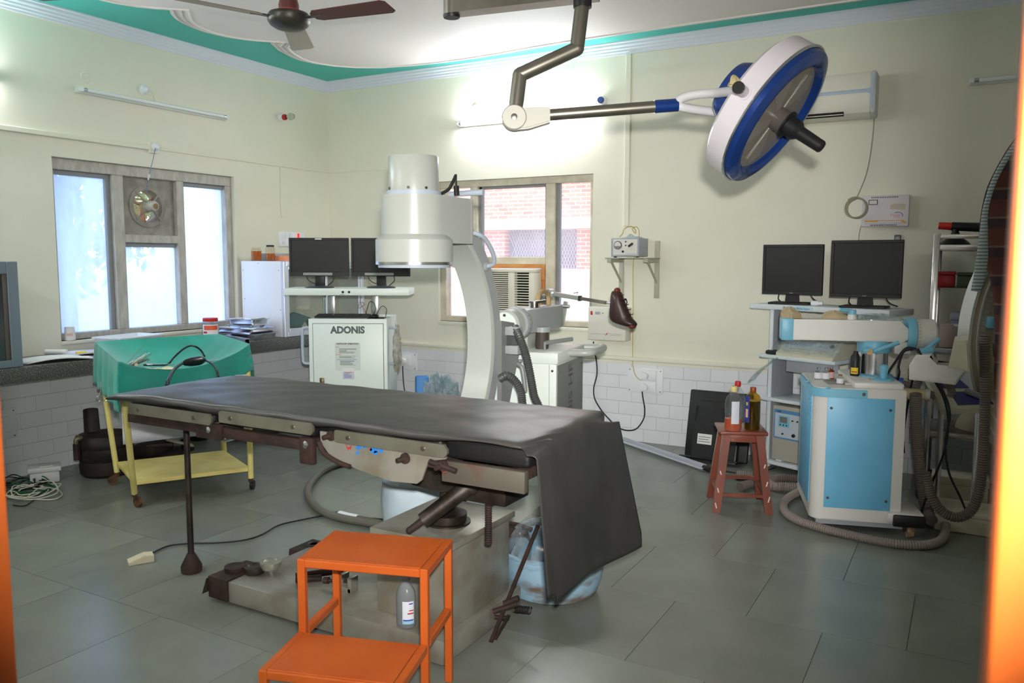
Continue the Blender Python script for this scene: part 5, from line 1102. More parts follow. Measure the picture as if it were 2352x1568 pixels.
tag(g.build('packing_bag', m_bagp, smooth=12), 'crumpled clear packing bag on the floor between the cart and the C-arm', 'bag')
tag(G(frame((1.50, -.66, 0), .7)).box(-.05, .05, -.05, .05, 0, .47, .01).build('blue_pack', mat('blue_pack', (60, 130, 200), .5)), 'blue plastic pack standing behind the crumpled packing bag', 'pack')
# ------------------------------------------------------------------ C-arm
m_cw = mat('c_arm_white', (178, 182, 176), .3); m_cg2 = mat('c_arm_grey', (160, 165, 166), .38); m_cgd = mat('c_arm_side_grey', (128, 130, 130), .42); m_dg = mat('c_arm_dark_hose', (84, 86, 84), .45, .2)
ca = thing('c_arm', (3.02, -1.75, 0), 'white and grey mobile X-ray C-arm with round detector behind the operating table', 'C-arm')
# cart
RC = math.radians(8); mC = frame((3.265, -1.90, 0), RC)     # near right corner; local +y runs away, -x to the left
CW, CD, CT = .46, .50, .878
G(mC).box(-CW, 0, 0, CD, .14, CT-.06, .004).build('cart_body', m_cart, ca)
G(mC).box(-CW-.012, .012, -.012, CD+.01, CT-.062, CT, .008).build('cart_lid', m_cart, ca)
pn_ = G(mC).box(.0, .004, .012, CD-.012, .16, CT-.07, .001).build('side_panel', m_cgd, ca)
Fs = mC @ M(((0, 0, 1, .004), (1, 0, 0, 0), (0, 1, 0, 0), (0, 0, 0, 1)))      # x along depth, y up, z out (right)
text('lettering', 'ADONIS HF', .105, mat('panel_letter', (104, 106, 106), .5), pn_, Fs @ M.Translation((CD*.5, .52, .0)) @ M.Rotation(PI/2, 4, 'Z'), .0006, 'CENTER', .002)
for y, z in ((.03, .77), (.47, .77), (.03, .2), (.47, .2)): G(mC).lathe([(.006, 0), (.005, .003)], 10, aim((.004, y, z), (1, 0, 0))).build('screw', m_screw, ca)
G(mC).lathe([(.007, 0), (.006, .003)], 10, aim((-.022, 0, .78), (0, -1, 0))).build('screw', m_screw, ca); G(mC).box(-.040, -.038, -.001, .001, .15, CT-.065).build('panel_seam', m_cgd, ca, smooth=0)
G(mC).tube([(-.06, CD-.02, .86), (.10, CD+.02, .86), (.13, CD-.05, .862), (.135, CD-.24, .862), (.10, CD-.29, .86), (.0, CD-.30, .858)], .021, 12, 5).build('push_handle', m_cw, ca)
G(mC).box(-CW-.02, .02, -.60, CD, .07, .14, .01).build('base_frame', m_cw, ca)
for x in (-CW+.04, -.04):
    for y in (.08, CD-.08, -.52): G(mC).cyl((x-.018, y, .045), (x+.018, y, .045), .045, n=16).build('caster', m_black, ca)
G(mC).box(-.34, -.20, .10, .24, CT, 1.0, .006).build('column', m_cw, ca); G(mC).lathe([(.035, CT), (.038, CT+.02), (.034, .99)], 16, M.Translation((-.14, .17, 0))).build('bellows_column', mat('brown_bellows', (74, 64, 58), .6), ca)
G(mC).lathe([(.05, .972), (.05, 1.0)], 18, M.Translation((-.14, .17, 0))).build('column_collar', m_cg2, ca)
# the stub controls on the lid
g = G(mC); g.cyl((-.10, .10, CT), (-.10, .10, CT+.045), .008, n=8); g.cyl((-.10, .10, CT+.04), (.02, .22, CT+.055), .012, n=10); g.build('release_lever', m_cgd, ca)
# horizontal arm and rotation dial
ar0 = hy(1168, 745, -2.02); ar1 = hy(1266, 738, -1.42); ad = (ar1-ar0); ad.z = 0; ar1 = ar0+ad; adn = ad.normalized(); up_ = V((0, 0, 1)); rt = adn.cross(up_)
mArm = M(((rt.x, up_.x, -adn.x, ar0.x), (rt.y, up_.y, -adn.y, ar0.y), (rt.z, up_.z, -adn.z, ar0.z), (0, 0, 0, 1)))      # local z towards the table, x to the right
LA = ad.length
G(mArm).box(-.055, .075, -.055, .075, -LA, -.08, .006).build('horizontal_arm', m_cg2, ca)
G(mArm).lathe([(.088, -.10), (.09, -.085), (.09, -.05), (.086, -.04)], 36, M.Translation((.01, 0, 0))).build('dial_ring', m_cg2, ca)
for k in range(24):
    a = k*2*PI/24; G(mArm).cbox((.01+.0905*math.cos(a), .0905*math.sin(a), -.067), .0016, .003, .02, M.Rotation(a, 3, 'Z')).build('dial_mark', m_cgd, ca, smooth=0)
G(mArm).lathe([(.082, -.045), (.08, .035), (.07, .045)], 30).build('rotation_drum', m_cw, ca); G(mArm).lathe([(.068, .045), (.066, .05)], 28).build('drum_face', m_cart, ca)
for a in (PI/2, -.6, PI+.6): G(mArm).lathe([(.008, .05), (.007, .056)], 10, M.Translation((.052*math.cos(a), .052*math.sin(a), 0))).build('screw', m_screw, ca)
g = G(mArm); g.tube([(0, .075, -LA+.04), (0, .13, -LA+.05), (0, .155, -LA+.09), (0, .155, -LA+.16), (0, .13, -LA+.20), (0, .075, -LA+.21)], .014, 10, 5); g.build('taped_handle', mat('tan_tape', (176, 148, 108), .7, bump=.2), ca)
g = G(mArm); g.lathe([(.022, .075), (.022, .1), (.03, .1), (.03, .11)], 14, M(((1, 0, 0, .02), (0, 0, 1, 0), (0, -1, 0, -.25), (0, 0, 0, 1))) if False else (M.Translation((.02, 0, -.30)) @ M.Rotation(-PI/2, 4, 'X'))); g.cyl((.02, .105, -.30), (.06, .11, -.36), .008, n=8); g.build('lock_knob', m_steel, ca)
# C
TC = math.radians(273); dC = V((math.cos(TC), math.sin(TC), 0)); C0 = V((3.055, -2.87, .965)); sC = V((-dC.y, dC.x, 0))*-1
if sC.x < 0: sC = -sC                                                       # lateral, to the right
Ri, Ro, TH = .585, .675, .068
def cpt_(th, r, s_): return C0 - dC*(r*math.cos(th)) + V((0, 0, r*math.sin(th))) + sC*s_
g = G(); prev = None; N = 60; t0, t1 = math.radians(-98), math.radians(80)
for i in range(N+1):
    th = t0+(t1-t0)*i/N; cur = g.ring([cpt_(th, Ri, -TH), cpt_(th, Ri, TH), cpt_(th, Ri+.012, TH+.006), cpt_(th, Ro-.01, TH+.006), cpt_(th, Ro, TH), cpt_(th, Ro, -TH), cpt_(th, Ro-.01, -TH-.006), cpt_(th, Ri+.012, -TH-.006)])
    if prev: g.bridge(prev, cur)
    else: g._f(cur)
    prev = cur
g._f(prev[::-1]); g.build('c_arc', m_cw, ca, smooth=40)
for s_ in (-1, 1):
    g = G(); prev = None
    for i in range(N+1):
        th = t0+(t1-t0)*i/N; cur = g.ring([cpt_(th, Ri+.018, s_*(TH+.0065)), cpt_(th, Ro-.004, s_*(TH+.0065)), cpt_(th, Ro-.004, s_*(TH+.0085)), cpt_(th, Ri+.018, s_*(TH+.0085))])
        if prev: g.bridge(prev, cur)
        prev = cur
    g.build('arc_side', m_cg2, ca, smooth=40)
    pts = [cpt_(math.radians(a), r, s_*(TH+o_)) for a, r, o_ in ((57, .63, .005), (56, .63, .05), (51, .64, .065), (42, .645, .065), (37, .64, .05), (36, .63, .005))]
    hd_ = G().tube(pts, .011, 10, 5).build('arc_handle', m_hgrey, ca)
    for a in (57, 36): G().lathe([(.022, 0), (.022, .008), (.014, .012)], 14, aim(cpt_(math.radians(a), .63, s_*(TH+.008)), sC*s_)).build('handle_flange', m_cg2, hd_)
# support that carries the C on the rotation drum
bk = C0 - dC*Ro
mS = M(((sC.x, 0, dC.x, bk.x), (sC.y, 0, dC.y, bk.y), (0, 1, 0, bk.z), (0, 0, 0, 1)))     # x lateral, y up, z towards the C centre
for zz in (-.02, .03):
    pass
G(mS).box(-.10, .10, -.06, .05, -.20, -.01, .006).build('c_support', m_cg2, ca)
g = G(mS); g.prism([(.04, .10), (-.10, .08), (-.17, .0), (-.16, -.10), (-.10, -.22), (-.02, -.40), (.04, -.44)], .0765, .10, M(((0, 0, 1, 0), (0, 1, 0, 0), (1, 0, 0, 0), (0, 0, 0, 1)))); g.build('side_guide', m_cgd, ca)
for y in (.045, -.05): G(mS).box(.06, .17, y-.022, y+.022, -.06, .0, .004).build('clamp_block', m_cg2, ca)
g = G(mS); g.cyl((.17, -.10, -.03), (.17, -.11, -.03), .012, n=8); g.tube([(.16, -.12, -.02), (.185, -.14, -.02), (.20, -.22, -.02), (.205, -.26, -.02)], .011, 8, 4); g.build('brake_lever', m_cgd, ca)
# detector
mD = M.Translation((C0.x, C0.y, 0)) @ M.Rotation(TC+PI/2, 4, 'Z')          # local +y towards the C's back
G(mD).lathe([(.108, 1.655), (.108, 1.80), (.104, 1.806)], 40).build('camera_drum', m_cw, ca)
G(mD).lathe([(.118, 1.64), (.118, 1.658)], 40).build('drum_band', m_hgrey, ca)
for a in (-2.2, -1.2, -.5): G(mD).lathe([(.006, 0), (.006, .004)], 8, aim((.108*math.cos(a), .108*math.sin(a), 1.668), (math.cos(a), math.sin(a), 0))).build('screw', m_screw, ca)
def obr(r, yb, z, n=18): 
    P = [(r*math.cos(PI+PI*i/n), r*math.sin(PI+PI*i/n), z) for i in range(n+1)]; return P + [(r, yb, z), (-r, yb, z)]
g = G(mD); R = [g.ring(obr(.14, .25, z)) for z in (1.44, 1.64)]; g.bridge(*R); g._f(R[0][::-1]); g._f(R[1]); g.build('detector_housing', m_cw, ca)
G(mD).box(-.14, .14, .25, .275, 1.44, 1.64, .004).build('rear_cover', m_cw, ca)
G(mD).lathe([(.166, 1.358), (.166, 1.452), (.15, 1.468), (.14, 1.475)], 48).build('intensifier', m_cw, ca)
G(mD).lathe([(.1665, 1.347), (.1665, 1.359)], 48).build('steel_ring', m_chrome, ca); G(mD).lathe([(.155, 1.334), (.157, 1.348)], 48).build('entrance_plate', m_hgrey, ca)
g = G(mD); g.cyl((.10, .13, 1.652), (.20, .13, 1.656), .012, n=12); g.build('grip_bar', m_hgrey, ca); G(mD).cyl((.2, .13, 1.656), (.27, .13, 1.656), .0135, n=12).build('grip_sleeve', m_hgrey, ca)
G(mD).tube([(.10, .06, 1.65), (.125, .08, 1.67), (.14, .09, 1.70), (.15, .10, 1.73)], .007, 8).build('signal_cable', m_cable, ca); G(mD).cyl((.155, .10, 1.645), (.152, .10, 1.685), .012, n=10).build('connector', m_black, ca); G(mD).tube([(.152, .10, 1.68), (.15, .10, 1.72), (.15, .10, 1.735)], .005, 8).build('signal_cable', m_cable, ca)
# X-ray tube under the table, wrapped in pale plastic
g = G(mD); g.lathe([(.10, .20), (.15, .215), (.16, .30), (.15, .40), (.11, .43), (.08, .44)], 24); g.box(-.1, .1, 0, .14, .26, .40, .03); g.build('tube_housing', mat('pale_plastic_wrap', (186, 206, 218), .3, c2=(206, 220, 228), scale=8, bump=.2, bscale=14), ca)
# hoses
P = [hy(x, y, v) for x, y, v in ((1183, 752, -2.16), (1195, 778, -2.2), (1208, 815, -2.2), (1218, 860, -2.2), (1226, 905, -2.2), (1236, 960, -2.2))] + [V((3.2, -2.3, .35)), V((3.1, -2.4, .06)), V((3.0, -2.3, .04))]
G().tube(P, .0215, 12, 8, rib=.011).build('corrugated_hose', m_dg, ca)
P = [hy(x, y, v) for x, y, v in ((1150, 868, -2.3), (1165, 862, -2.3), (1183, 874, -2.28), (1196, 897, -2.26), (1200, 925, -2.25), (1202, 970, -2.25))] + [V((3.05, -2.4, .3)), V((2.95, -2.35, .06)), V((2.9, -2.2, .04))]
G().tube(P, .0215, 12, 8, rib=.011).build('corrugated_hose', m_dg, ca)
# ------------------------------------------------------------------ traction boot on its telescopic bar
lh = hy(1256, 672, -1.05); bt0 = hy(1404, 697, -1.05)
tb_ = thing('traction_stand', (lh.x, -1.05, 0), 'chrome telescopic leg traction stand with clamps behind the C-arm', 'traction stand')
G().bar(lh, lh.lerp(bt0, .52), .028, .028, (0, 1, 0), .002).build('outer_tube', m_chrome, tb_); G().bar(lh.lerp(bt0, .5), lh.lerp(bt0, .93), .021, .021, (0, 1, 0), .002).build('inner_tube', m_steel, tb_); G().cyl(lh.lerp(bt0, .92), bt0+V((.02, 0, 0)), .008, n=10).build('boot_pin', m_chrome, tb_)
G().bar((lh.x, -1.05, .02), (lh.x, -1.05, lh.z-.01), .03, .03, (1, 0, 0), .002).build('upright', m_steel, tb_)
g = G(); g.cyl(lh+V((.02, -.03, .0)), lh+V((.02, .03, .0)), .026, n=16); g.build('pivot_knob', m_chrome, tb_); g = G(); g.box(lh.x-.035, lh.x+.0, -1.075, -1.025, lh.z-.04, lh.z+.005, .004); g.build('clamp_block', m_chrome, tb_)
q = lh.lerp(bt0, .47); g = G(); g.cyl(q, q+V((0, 0, .03)), .005, n=8); g.cyl(q+V((-.018, 0, .03)), q+V((.012, 0, .034)), .005, n=8); g.build('thumb_screw', m_chrome, tb_)
q = lh.lerp(bt0, .52); G().bar(q-V((.004, 0, 0)), q+V((.008, 0, -.001)), .034, .034, (0, 1, 0)).build('end_collar', m_black, tb_)
q = hy(1300, 699, -1.05); q2 = hy(1293, 738, -1.05); g = G(); g.bar(q+V((0, 0, .02)), q2+V((.0, 0, 0)), .022, .022, (0, 1, 0)); g.cyl(q+V((-.03, -.01, -.012)), q+V((.03, -.01, -.012)), .012, n=10); g.build('hanging_strut', m_chrome, tb_); G().box(lh.x-.16, lh.x+.16, -1.2, -.9, 0, .02, .004).build('floor_plate', m_steel, tb_)
m_lea = mat('brown_leather', (62, 38, 34), .38, c2=(46, 28, 26), scale=7, bump=.2, bscale=22, coat=.2); m_leap = mat('red_brown_lining', (110, 48, 34), .5)
boot = thing('traction_boot', (bt0.x, -1.05, hy(1430, 752, -1.05).z), 'brown leather traction boot mounted on the end of the chrome bar', 'boot')
def ob(px): return hy(px[0], px[1], -1.05)
rows_ = [((1405, 664), (1428, 668), .03), ((1403, 680), (1432, 682), .042), ((1402, 697), (1436, 694), .046), ((1400, 712), (1442, 708), .047), ((1399, 726), (1448, 722), .047), ((1403, 739), (1454, 733), .046), ((1425, 746), (1463, 740), .043), ((1444, 752), (1465, 749), .032)]
g = G(); prev = None
for k, (a, b, d) in enumerate(rows_):
    A, B2 = ob(a), ob(b); c = (A+B2)/2; h_ = (B2-A)/2; cur = g.ring([c + h_*math.cos(t) + V((0, d*math.sin(t), 0)) for t in [2*PI*i/18 for i in range(18)]])
    if prev: g.bridge(prev, cur)
    else: g._f(cur[::-1])
    prev = cur
g._f(prev); g.build('leather_upper', m_lea, boot, subsurf=1)
A, B2 = ob((1407, 661)), ob((1427, 664)); c = (A+B2)/2; g = G(); g.ball(c, .024, .8, 1.2, .8, 14, M.Translation(c+V((.002, 0, -.012)))); g.build('toe_cap', m_leap, boot)
g = G(); cur = ob((1452, 752)); g.ball(cur, .026, 1, 1.3, .8, 14, M.Translation(cur+V((.0, 0, .012)))); g.build('cuff', m_leap, boot)
for k in range(5):
    q = ob((1427+k*5.4, 677+k*11)); G().tube([q+V((-.012, -.036, .004)), q+V((.006, -.026, 0)), q+V((.01, .0, -.002)), q+V((.006, .026, 0))], .0035, 6).build('strap', m_lea, boot)
G().tube([ob((1433, 690)), ob((1437, 686)), ob((1440, 694)), ob((1438, 700))], .004, 6).build('buckle', m_black, boot)
# ================================================================== RIGHT SIDE: STOOL, MONITOR RACK, BLUE C-ARM, STEEL RACK
m_wood2 = mat('red_brown_varnish', (142, 76, 58), .38, c2=(116, 58, 44), scale=8, stretch=(1, 1, .3), coat=.3, bump=.05)
m_chip = mat('white_chips', (220, 212, 204), .6)
RS = math.radians(22); mT = frame((4.085, -1.235, 0), RS)
ws = thing('wooden_stool', (4.085, -1.235, 0), 'red-brown varnished wooden stool carrying plastic bottles', 'stool', RS)
HT = .445
G(mT).box(-.128, .128, -.128, .128, HT-.022, HT, .007, 3).build('seat', m_wood2, ws)
cr = {}
for sx in (-1, 1):
    for sy in (-1, 1):
        b0_, t0_ = V((sx*.14, sy*.14, 0)), V((sx*.088, sy*.088, HT-.021)); cr[sx, sy] = (b0_, t0_)
        g = G(mT); A = [g.ring([(p.x+dx, p.y+dy, p.z) for dx, dy in ((-.021, -.021), (.021, -.021), (.021, .021), (-.021, .021))]) for p in (b0_, t0_)]; g.bridge(*A); g._f(A[0][::-1]); g._f(A[1]); l_ = g.build('leg', m_wood2, ws, smooth=0)
        if sy < 0:
            for f, hh in ((.12, .05), (.32, .04), (.55, .03)):
                c = b0_.lerp(t0_, f+.05*sx); G(mT).cbox((c.x+sx*.004, c.y-.0213, c.z), .006, .001, hh, M.Rotation(.25*sx, 3, 'Y')).build('paint_chip', m_chip, l_, smooth=0)
def st_bar(k0, k1, f, w=.03, th=.016):
    a = cr[k0][0].lerp(cr[k0][1], f); b = cr[k1][0].lerp(cr[k1][1], f); G(mT).bar(a, b, th, w, (0, 0, 1) if False else (b-a).cross(V((0, 0, 1)))).build('stretcher', m_wood2, ws, smooth=0)
st_bar((-1, -1), (1, -1), .22); st_bar((-1, 1), (1, 1), .30); st_bar((-1, -1), (-1, 1), .26); st_bar((1, -1), (1, 1), .26)
for y in (-.09, .09): G(mT).box(-.075, .075, y-.009, y+.009, HT-.065, HT-.022, .002).build('apron', m_wood2, ws)
for x in (-.09, .09): G(mT).box(x-.009, x+.009, -.075, .075, HT-.065, HT-.022, .002).build('apron', m_wood2, ws)
# bottles
m_bot = glass('clear_bottle', (248, 250, 250), .16, .04, (235, 238, 240), 9., (1, 1, 1), .35, .7, .03); m_orl = mat('orange_disinfectant', (232, 86, 22), .08, trans=.35, ior=1.33, emit=None); m_dkl = mat('dark_iodine', (30, 14, 12), .08, coat=.5)
def bottle(px, py, r, h, label, cap, liq, fill, lab_mats, sq=1.0, neck=None, body=m_bot):
    p = hz(px, py, HT); t = thing('plastic_bottle', (p.x, p.y, HT), label, 'bottle'); m_ = M.Translation((p.x, p.y, HT+.0005)) @ M.Rotation(.5, 4, 'Z')
    pr = [(r*.9, 0), (r, .006), (r, h*.22), (r*.93, h*.33), (r*.98, h*.45), (r*.98, h*.62), (r*.85, h*.74), (r*.5, h*.83), (r*.32, h*.87), (r*.32, h*.9)] if neck is None else [(r*.92, 0), (r, .006), (r, h*.72), (r*.85, h*.8), (r*.4, h*.87), (r*.34, h*.9)]
    G(m_).lathe(pr, 24, None, True, True, 1, sq).build('body', body, t)
    if liq: G(m_).lathe([(r*.86, .003), (r*.95, .008), (r*.95, h*fill), (.001, h*fill)], 24, None, True, True, 1, sq).build('liquid', liq, t)
    G(m_).lathe([(r*.37, h*.88), (r*.39, h*.9), (r*.39, h*.985), (r*.34, h)], 18, None, True, True, 1, 1).build('cap', cap, t)
    a = math.atan2(CAM.y-p.y, CAM.x-p.x)-.5
    for (da, db, z0_, z1_, mt_) in lab_mats: label_patch('label', m_, r*1.01, a+da, a+db, h*z0_, h*z1_, mt_, t, sq)
m_bluel = mat('label_blue3', (58, 66, 150), .5); m_yell = mat('label_yellow', (226, 200, 40), .5); m_pal = mat('label_pale_orange', (236, 190, 160), .5)
bottle(1683, 989, .047, .245, 'clear plastic bottle with cream cap and some orange liquid on the stool', mat('cream_cap', (226, 204, 140), .4), m_orl, .28, [(-.15, .75, .18, .68, mat('label_white2', (214, 218, 230), .5))], .8)
bottle(1727, 986, .042, .235, 'dark brown liquid bottle with amber cap and blue label on the stool', mat('amber_cap', (150, 70, 20), .3), m_dkl, .68, [(-1.15, -.35, .18, .80, m_bluel), (-.95, -.55, .30, .50, m_pal), (-.9, -.6, .58, .66, m_yell)], .9, 1, glass('amber_bottle', (240, 214, 120), .25, .04, (206, 170, 60), 5., (1, 1, 1)))
bottle(1692, 976, .042, .25, 'empty clear plastic bottle with red cap, rearmost on the stool', m_red, None, 0, [], .8)
# black monitor leaning with its back to the room, aluminium bar
bm = thing('discarded_monitor', (3.68, -.22, 0), 'black monitor standing on the floor with its back to the room', 'monitor')
mm_ = frame((3.685, -.285, .0), math.radians(-2)) @ M.Rotation(math.radians(-13), 4, 'X')
G(mm_).box(-.215, .225, 0, .03, .0, .475, .012, 3).build('rear_shell', m_black, bm)
g = G(mm_); 
def bump_(u, v):
    x = -.16+.32*u; z = .0+.36*v; return (x, -.075*min(1, (math.sin(PI*u)*math.sin(PI*min(1, v*.6+.35)))**.5*1.2), z)
g.grid(bump_, 18, 14); g.build('rear_bulge', m_black, bm)
pr = [(.155*math.cos(a), .155*math.sin(a)) for a in [PI*i/20 for i in range(21)]]
G(mm_ @ M.Translation((.015, 0, .19)) @ M(((1, 0, 0, 0), (0, 0, -1, 0), (0, 1, 0, 0), (0, 0, 0, 1)))).prism(pr + [(-.155, -.2), (.155, -.2)], .01, .095, None, .012).build('rear_dome', m_black, bm)
G(mm_).box(-.10, .0, -.0975, -.0965, .10, .17).build('sticker', m_paper, bm, smooth=0)
for i in range(3): G(mm_).box(-.092, -.01-.012*(i % 2), -.0985, -.0975, .115+.016*i, .119+.016*i).build('sticker_print', m_ink, bm, smooth=0)
for i in range(9): G(mm_).box(-.12+.03*i, -.10+.03*i, -.004, .0, .40, .404).build('vent_slot', m_dark, bm, smooth=0)
G(mm_).box(-.2, .2, -.16, .02, .0, .012, .005).build('stand_foot', m_black, bm)
a_, b_ = V((2.95, -.10, .0)), V((3.72, -.60, .0)); d = (b_-a_).normalized(); s_ = V((-d.y, d.x, 0))
g = G(); g.bar(a_+V((0, 0, .006)), b_+V((0, 0, .006)), .075, .008, (0, 0, 1) if False else d.cross(V((0, 0, 1)))); 
ab = thing('aluminium_bar', (3.3, -.33, 0), 'dented aluminium channel lying on the floor before the black monitor', 'metal bar'); g.build('web', m_alu, ab)
G().bar(a_-s_*.036+V((0, 0, .02)), b_-s_*.036+V((0, 0, .02)), .004, .03, s_).build('flange', m_alu, ab); G().cyl(b_-d*.02+V((0, 0, .02)), b_+d*.05+V((0, 0, .02)), .019, n=14).build('rusty_plug', m_rust, ab)
tag(G().tube([V((3.72, -.42, .005)), V((3.82, -.55, .005)), V((3.95, -.55, .005)), V((4.05, -.42, .005)), V((4.1, -.3, .005))], .004, 5).build('floor_cable', m_cable), 'black cable lying on the floor behind the wooden stool', 'cable')
# ------------------------------------------------------------------ monitor rack
RM = math.radians(-23); mR = frame((4.035, -.30, 0), RM)
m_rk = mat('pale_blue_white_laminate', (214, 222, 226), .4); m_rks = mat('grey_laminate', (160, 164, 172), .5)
mr = thing('monitor_rack', (4.3, -.3, 0), 'pale laminate equipment rack holding two monitors against the back wall', 'equipment rack', RM)
TOPZ = 1.085
tsh = G(mR).box(-.15, .80, -.02, .27, TOPZ-.034, TOPZ, .004).build('top_shelf', m_rk, mr)
Ft = mR @ M(((1, 0, 0, 0), (0, 0, -1, -.02), (0, 1, 0, 0), (0, 0, 0, 1)))
G(Ft).box(.10, .315, TOPZ-.030, TOPZ-.006, 0, .0008).build('name_plate', mat('plate_blue', (186, 210, 222), .5), tsh, smooth=0); m_tx = mat('plate_text', (70, 140, 170), .5)
text('lettering', 'Medsys Medical System', .018, m_tx, tsh, Ft @ M.Translation((.222, TOPZ-.018, .0008)), .0004, 'CENTER', .0002, .82); G(Ft).lathe([(.008, .0008), (.008, .0012)], 16, M.Translation((.112, TOPZ-.018, 0))).build('emblem', m_tx, tsh)
for nm, x0_, x1_ in (('side_panel', 0, .022), ('side_panel', .60, .622)):
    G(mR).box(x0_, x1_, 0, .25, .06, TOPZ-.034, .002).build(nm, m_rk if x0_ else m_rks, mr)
G(mR).box(-.002, .024, -.006, .004, .06, TOPZ-.034, .002).build('edge_strip', m_rk, mr)
for z, x0_, x1_, y0_ in ((.76, -.035, .50, -.06), (.475, -.03, .60, -.03), (.06, -.04, .62, -.04)): G(mR).box(x0_, x1_, y0_, .25, z-.022, z, .004).build('shelf', m_rk, mr)
G(mR).box(.14, .50, -.02, .0, .66, .738, .004).build('drawer_front', m_rks, mr)
for x in (.0, .58):
    for y in (.02, .22): G(mR).cyl((x, y-.01, .02), (x, y+.01, .02), .02, n=12).build('caster', m_white, mr)
def along(px, yl, z):
    n = ray(px, 700).cross(V((0, 0, 1))); a = mR @ V((0, yl, z)); b = mR @ V((1, yl, z)); t = (CAM-a).dot(n)/(b-a).dot(n); return a+(b-a)*t
for (px, py, w, h, z0_, lab) in ((1817, 688, .385, .325, .062, 'black square monitor, smaller one on the left of the equipment rack'), (1985, 697, .405, .345, .062, 'black square monitor, larger one on the right of the equipment rack')):
    p = along(px, .11, TOPZ); monitor('square_monitor', M.Translation((p.x, p.y, TOPZ)) @ M.Rotation(math.radians(-6), 4, 'Z'), w, h, z0_, lab, 'square', False, .05, .1, .018, .022)
p = along(1873, .06, TOPZ); tag(G().lathe([(.012, 0), (.016, .006), (.016, .04), (.011, .05), (.011, .072)], 16, aim((p.x-.03, p.y+.02, TOPZ+.016), (1, -.1, 0))).build('small_tube', m_white), 'small white plastic tube lying on the rack between the monitors', 'tube')
tag(G().lathe([(.018, 0), (.02, .02), (.016, .03)], 14, M.Translation((p.x-.20, p.y+.17, TOPZ))).build('white_knob', m_paper), 'small white cap on the rack behind the smaller monitor', 'cap')
# console on the middle shelf
es = thing('control_console', mR @ V((.26, .06, .76)), 'cream sloping control console under clear film on the rack shelf', 'console', RM)
YZ = M(((0, 0, 1, 0), (1, 0, 0, 0), (0, 1, 0, 0), (0, 0, 0, 1)))
m_con = mat('console_cream', (206, 202, 182), .45)
G(mR @ M.Translation((.0, 0, .76))).prism([(-.05, 0), (.22, 0), (.22, .10), (.06, .10), (-.03, .03), (-.05, .02)], .08, .48, YZ, .004).build('case', m_con, es)
mfac = mR @ M.Translation((.28, .018, .832)) @ M.Rotation(math.radians(38), 4, 'X')
G(mfac).box(-.18, .17, -.034, .034, 0, .002).build('key_panel', mat('key_panel_grey', (190, 194, 198), .4), es, smooth=0); G(mfac).lathe([(.014, .002), (.012, .012)], 14, M.Translation((.15, .008, 0))).build('knob', m_black, es)
for i in range(12): G(mfac).box(-.165+.023*i, -.15+.023*i, -.004, .012, .002, .004).build('key', mat('key_blue', (150, 170, 190), .4) if i == 0 else bpy.data.materials['key_blue'], es, smooth=0)
g = G(mR); g.grid(lambda u, v: (.05+.46*u, -.062+.25*v, .775+.10*math.sin(min(1, v*1.5+.12)*PI*.5)+.006*math.sin(19*u+7*v)), 24, 10); tag(g.build('clear_film', m_bagp, smooth=50), 'clear dust film laid over the cream control console', 'plastic film')
tag(G(frame(mR @ V((.02, -.01, .762)), RM+.3)).box(-.03, .09, -.03, .03, 0, .025, .008).build('black_pouch', m_black), 'black pouch at the left end of the rack shelf beside the console', 'pouch')
g = G(); q0, q1 = hz(1797, 803, .79), hz(1728, 873, .62); g.grid(lambda u, v: tuple(q0.lerp(q1, v)+V((.012*math.sin(6*v)+(u-.5)*.045, -.02*math.sin(PI*u), (u-.5)*.02))), 6, 14); tag(g.build('clear_strip', m_bagp, smooth=60, solid=.002), 'clear plastic sleeve hanging off the left side of the rack shelf', 'plastic sleeve')
# power unit on the bottom shelf
pu = thing('power_unit', mR @ V((.22, .05, .06)), 'beige power unit with blue framed front and display on the rack bottom', 'power unit', RM)
mPU = mR @ M.Translation((.05, -.01, .06)); m_pub = mat('unit_beige', (176, 172, 158), .45)
G(mPU).box(0, .34, 0, .22, .012, .37, .003).build('case', m_pub, pu)
Fp = mPU @ M(((1, 0, 0, 0), (0, 0, -1, 0), (0, 1, 0, 0), (0, 0, 0, 1))); m_fr = mat('front_blue', (88, 140, 184), .45)
fp2 = G(Fp).box(.01, .33, .155, .345, 0, .003).build('front_frame', m_fr, pu); G(Fp).box(.02, .32, .165, .322, .003, .0045).build('front_plate', mat('front_grey', (188, 196, 206), .45), fp2, smooth=0)
dsp = G(Fp).box(.045, .125, .235, .31, .0045, .008, .002).build('display_bezel', mat('display_cyan', (120, 190, 215), .4), fp2); G(Fp).box(.058, .112, .262, .302, .008, .009).build('display', mat('dull_lcd', (120, 112, 110), .3), dsp, smooth=0)
for x in (.062, .085, .108): G(Fp).lathe([(.005, .008), (.004, .011)], 10, M.Translation((x, .248, 0))).build('button', m_black, dsp)
text('lettering', 'AVM', .016, m_inkd, fp2, Fp @ M.Translation((.045, .332, .003)), .0004, 'CENTER', .0004)
for x, y, r in ((.15, .285, .005), (.185, .285, .005), (.16, .19, .012), (.08, .19, .006)): G(Fp).lathe([(r, .0045), (r*.9, .014), (r*.5, .016)], 12, M.Translation((x, y, 0))).build('knob', m_black, fp2)
for x in (.02, .3): G(mPU).box(x, x+.04, .02, .06, 0, .012).build('foot', m_paper, pu)
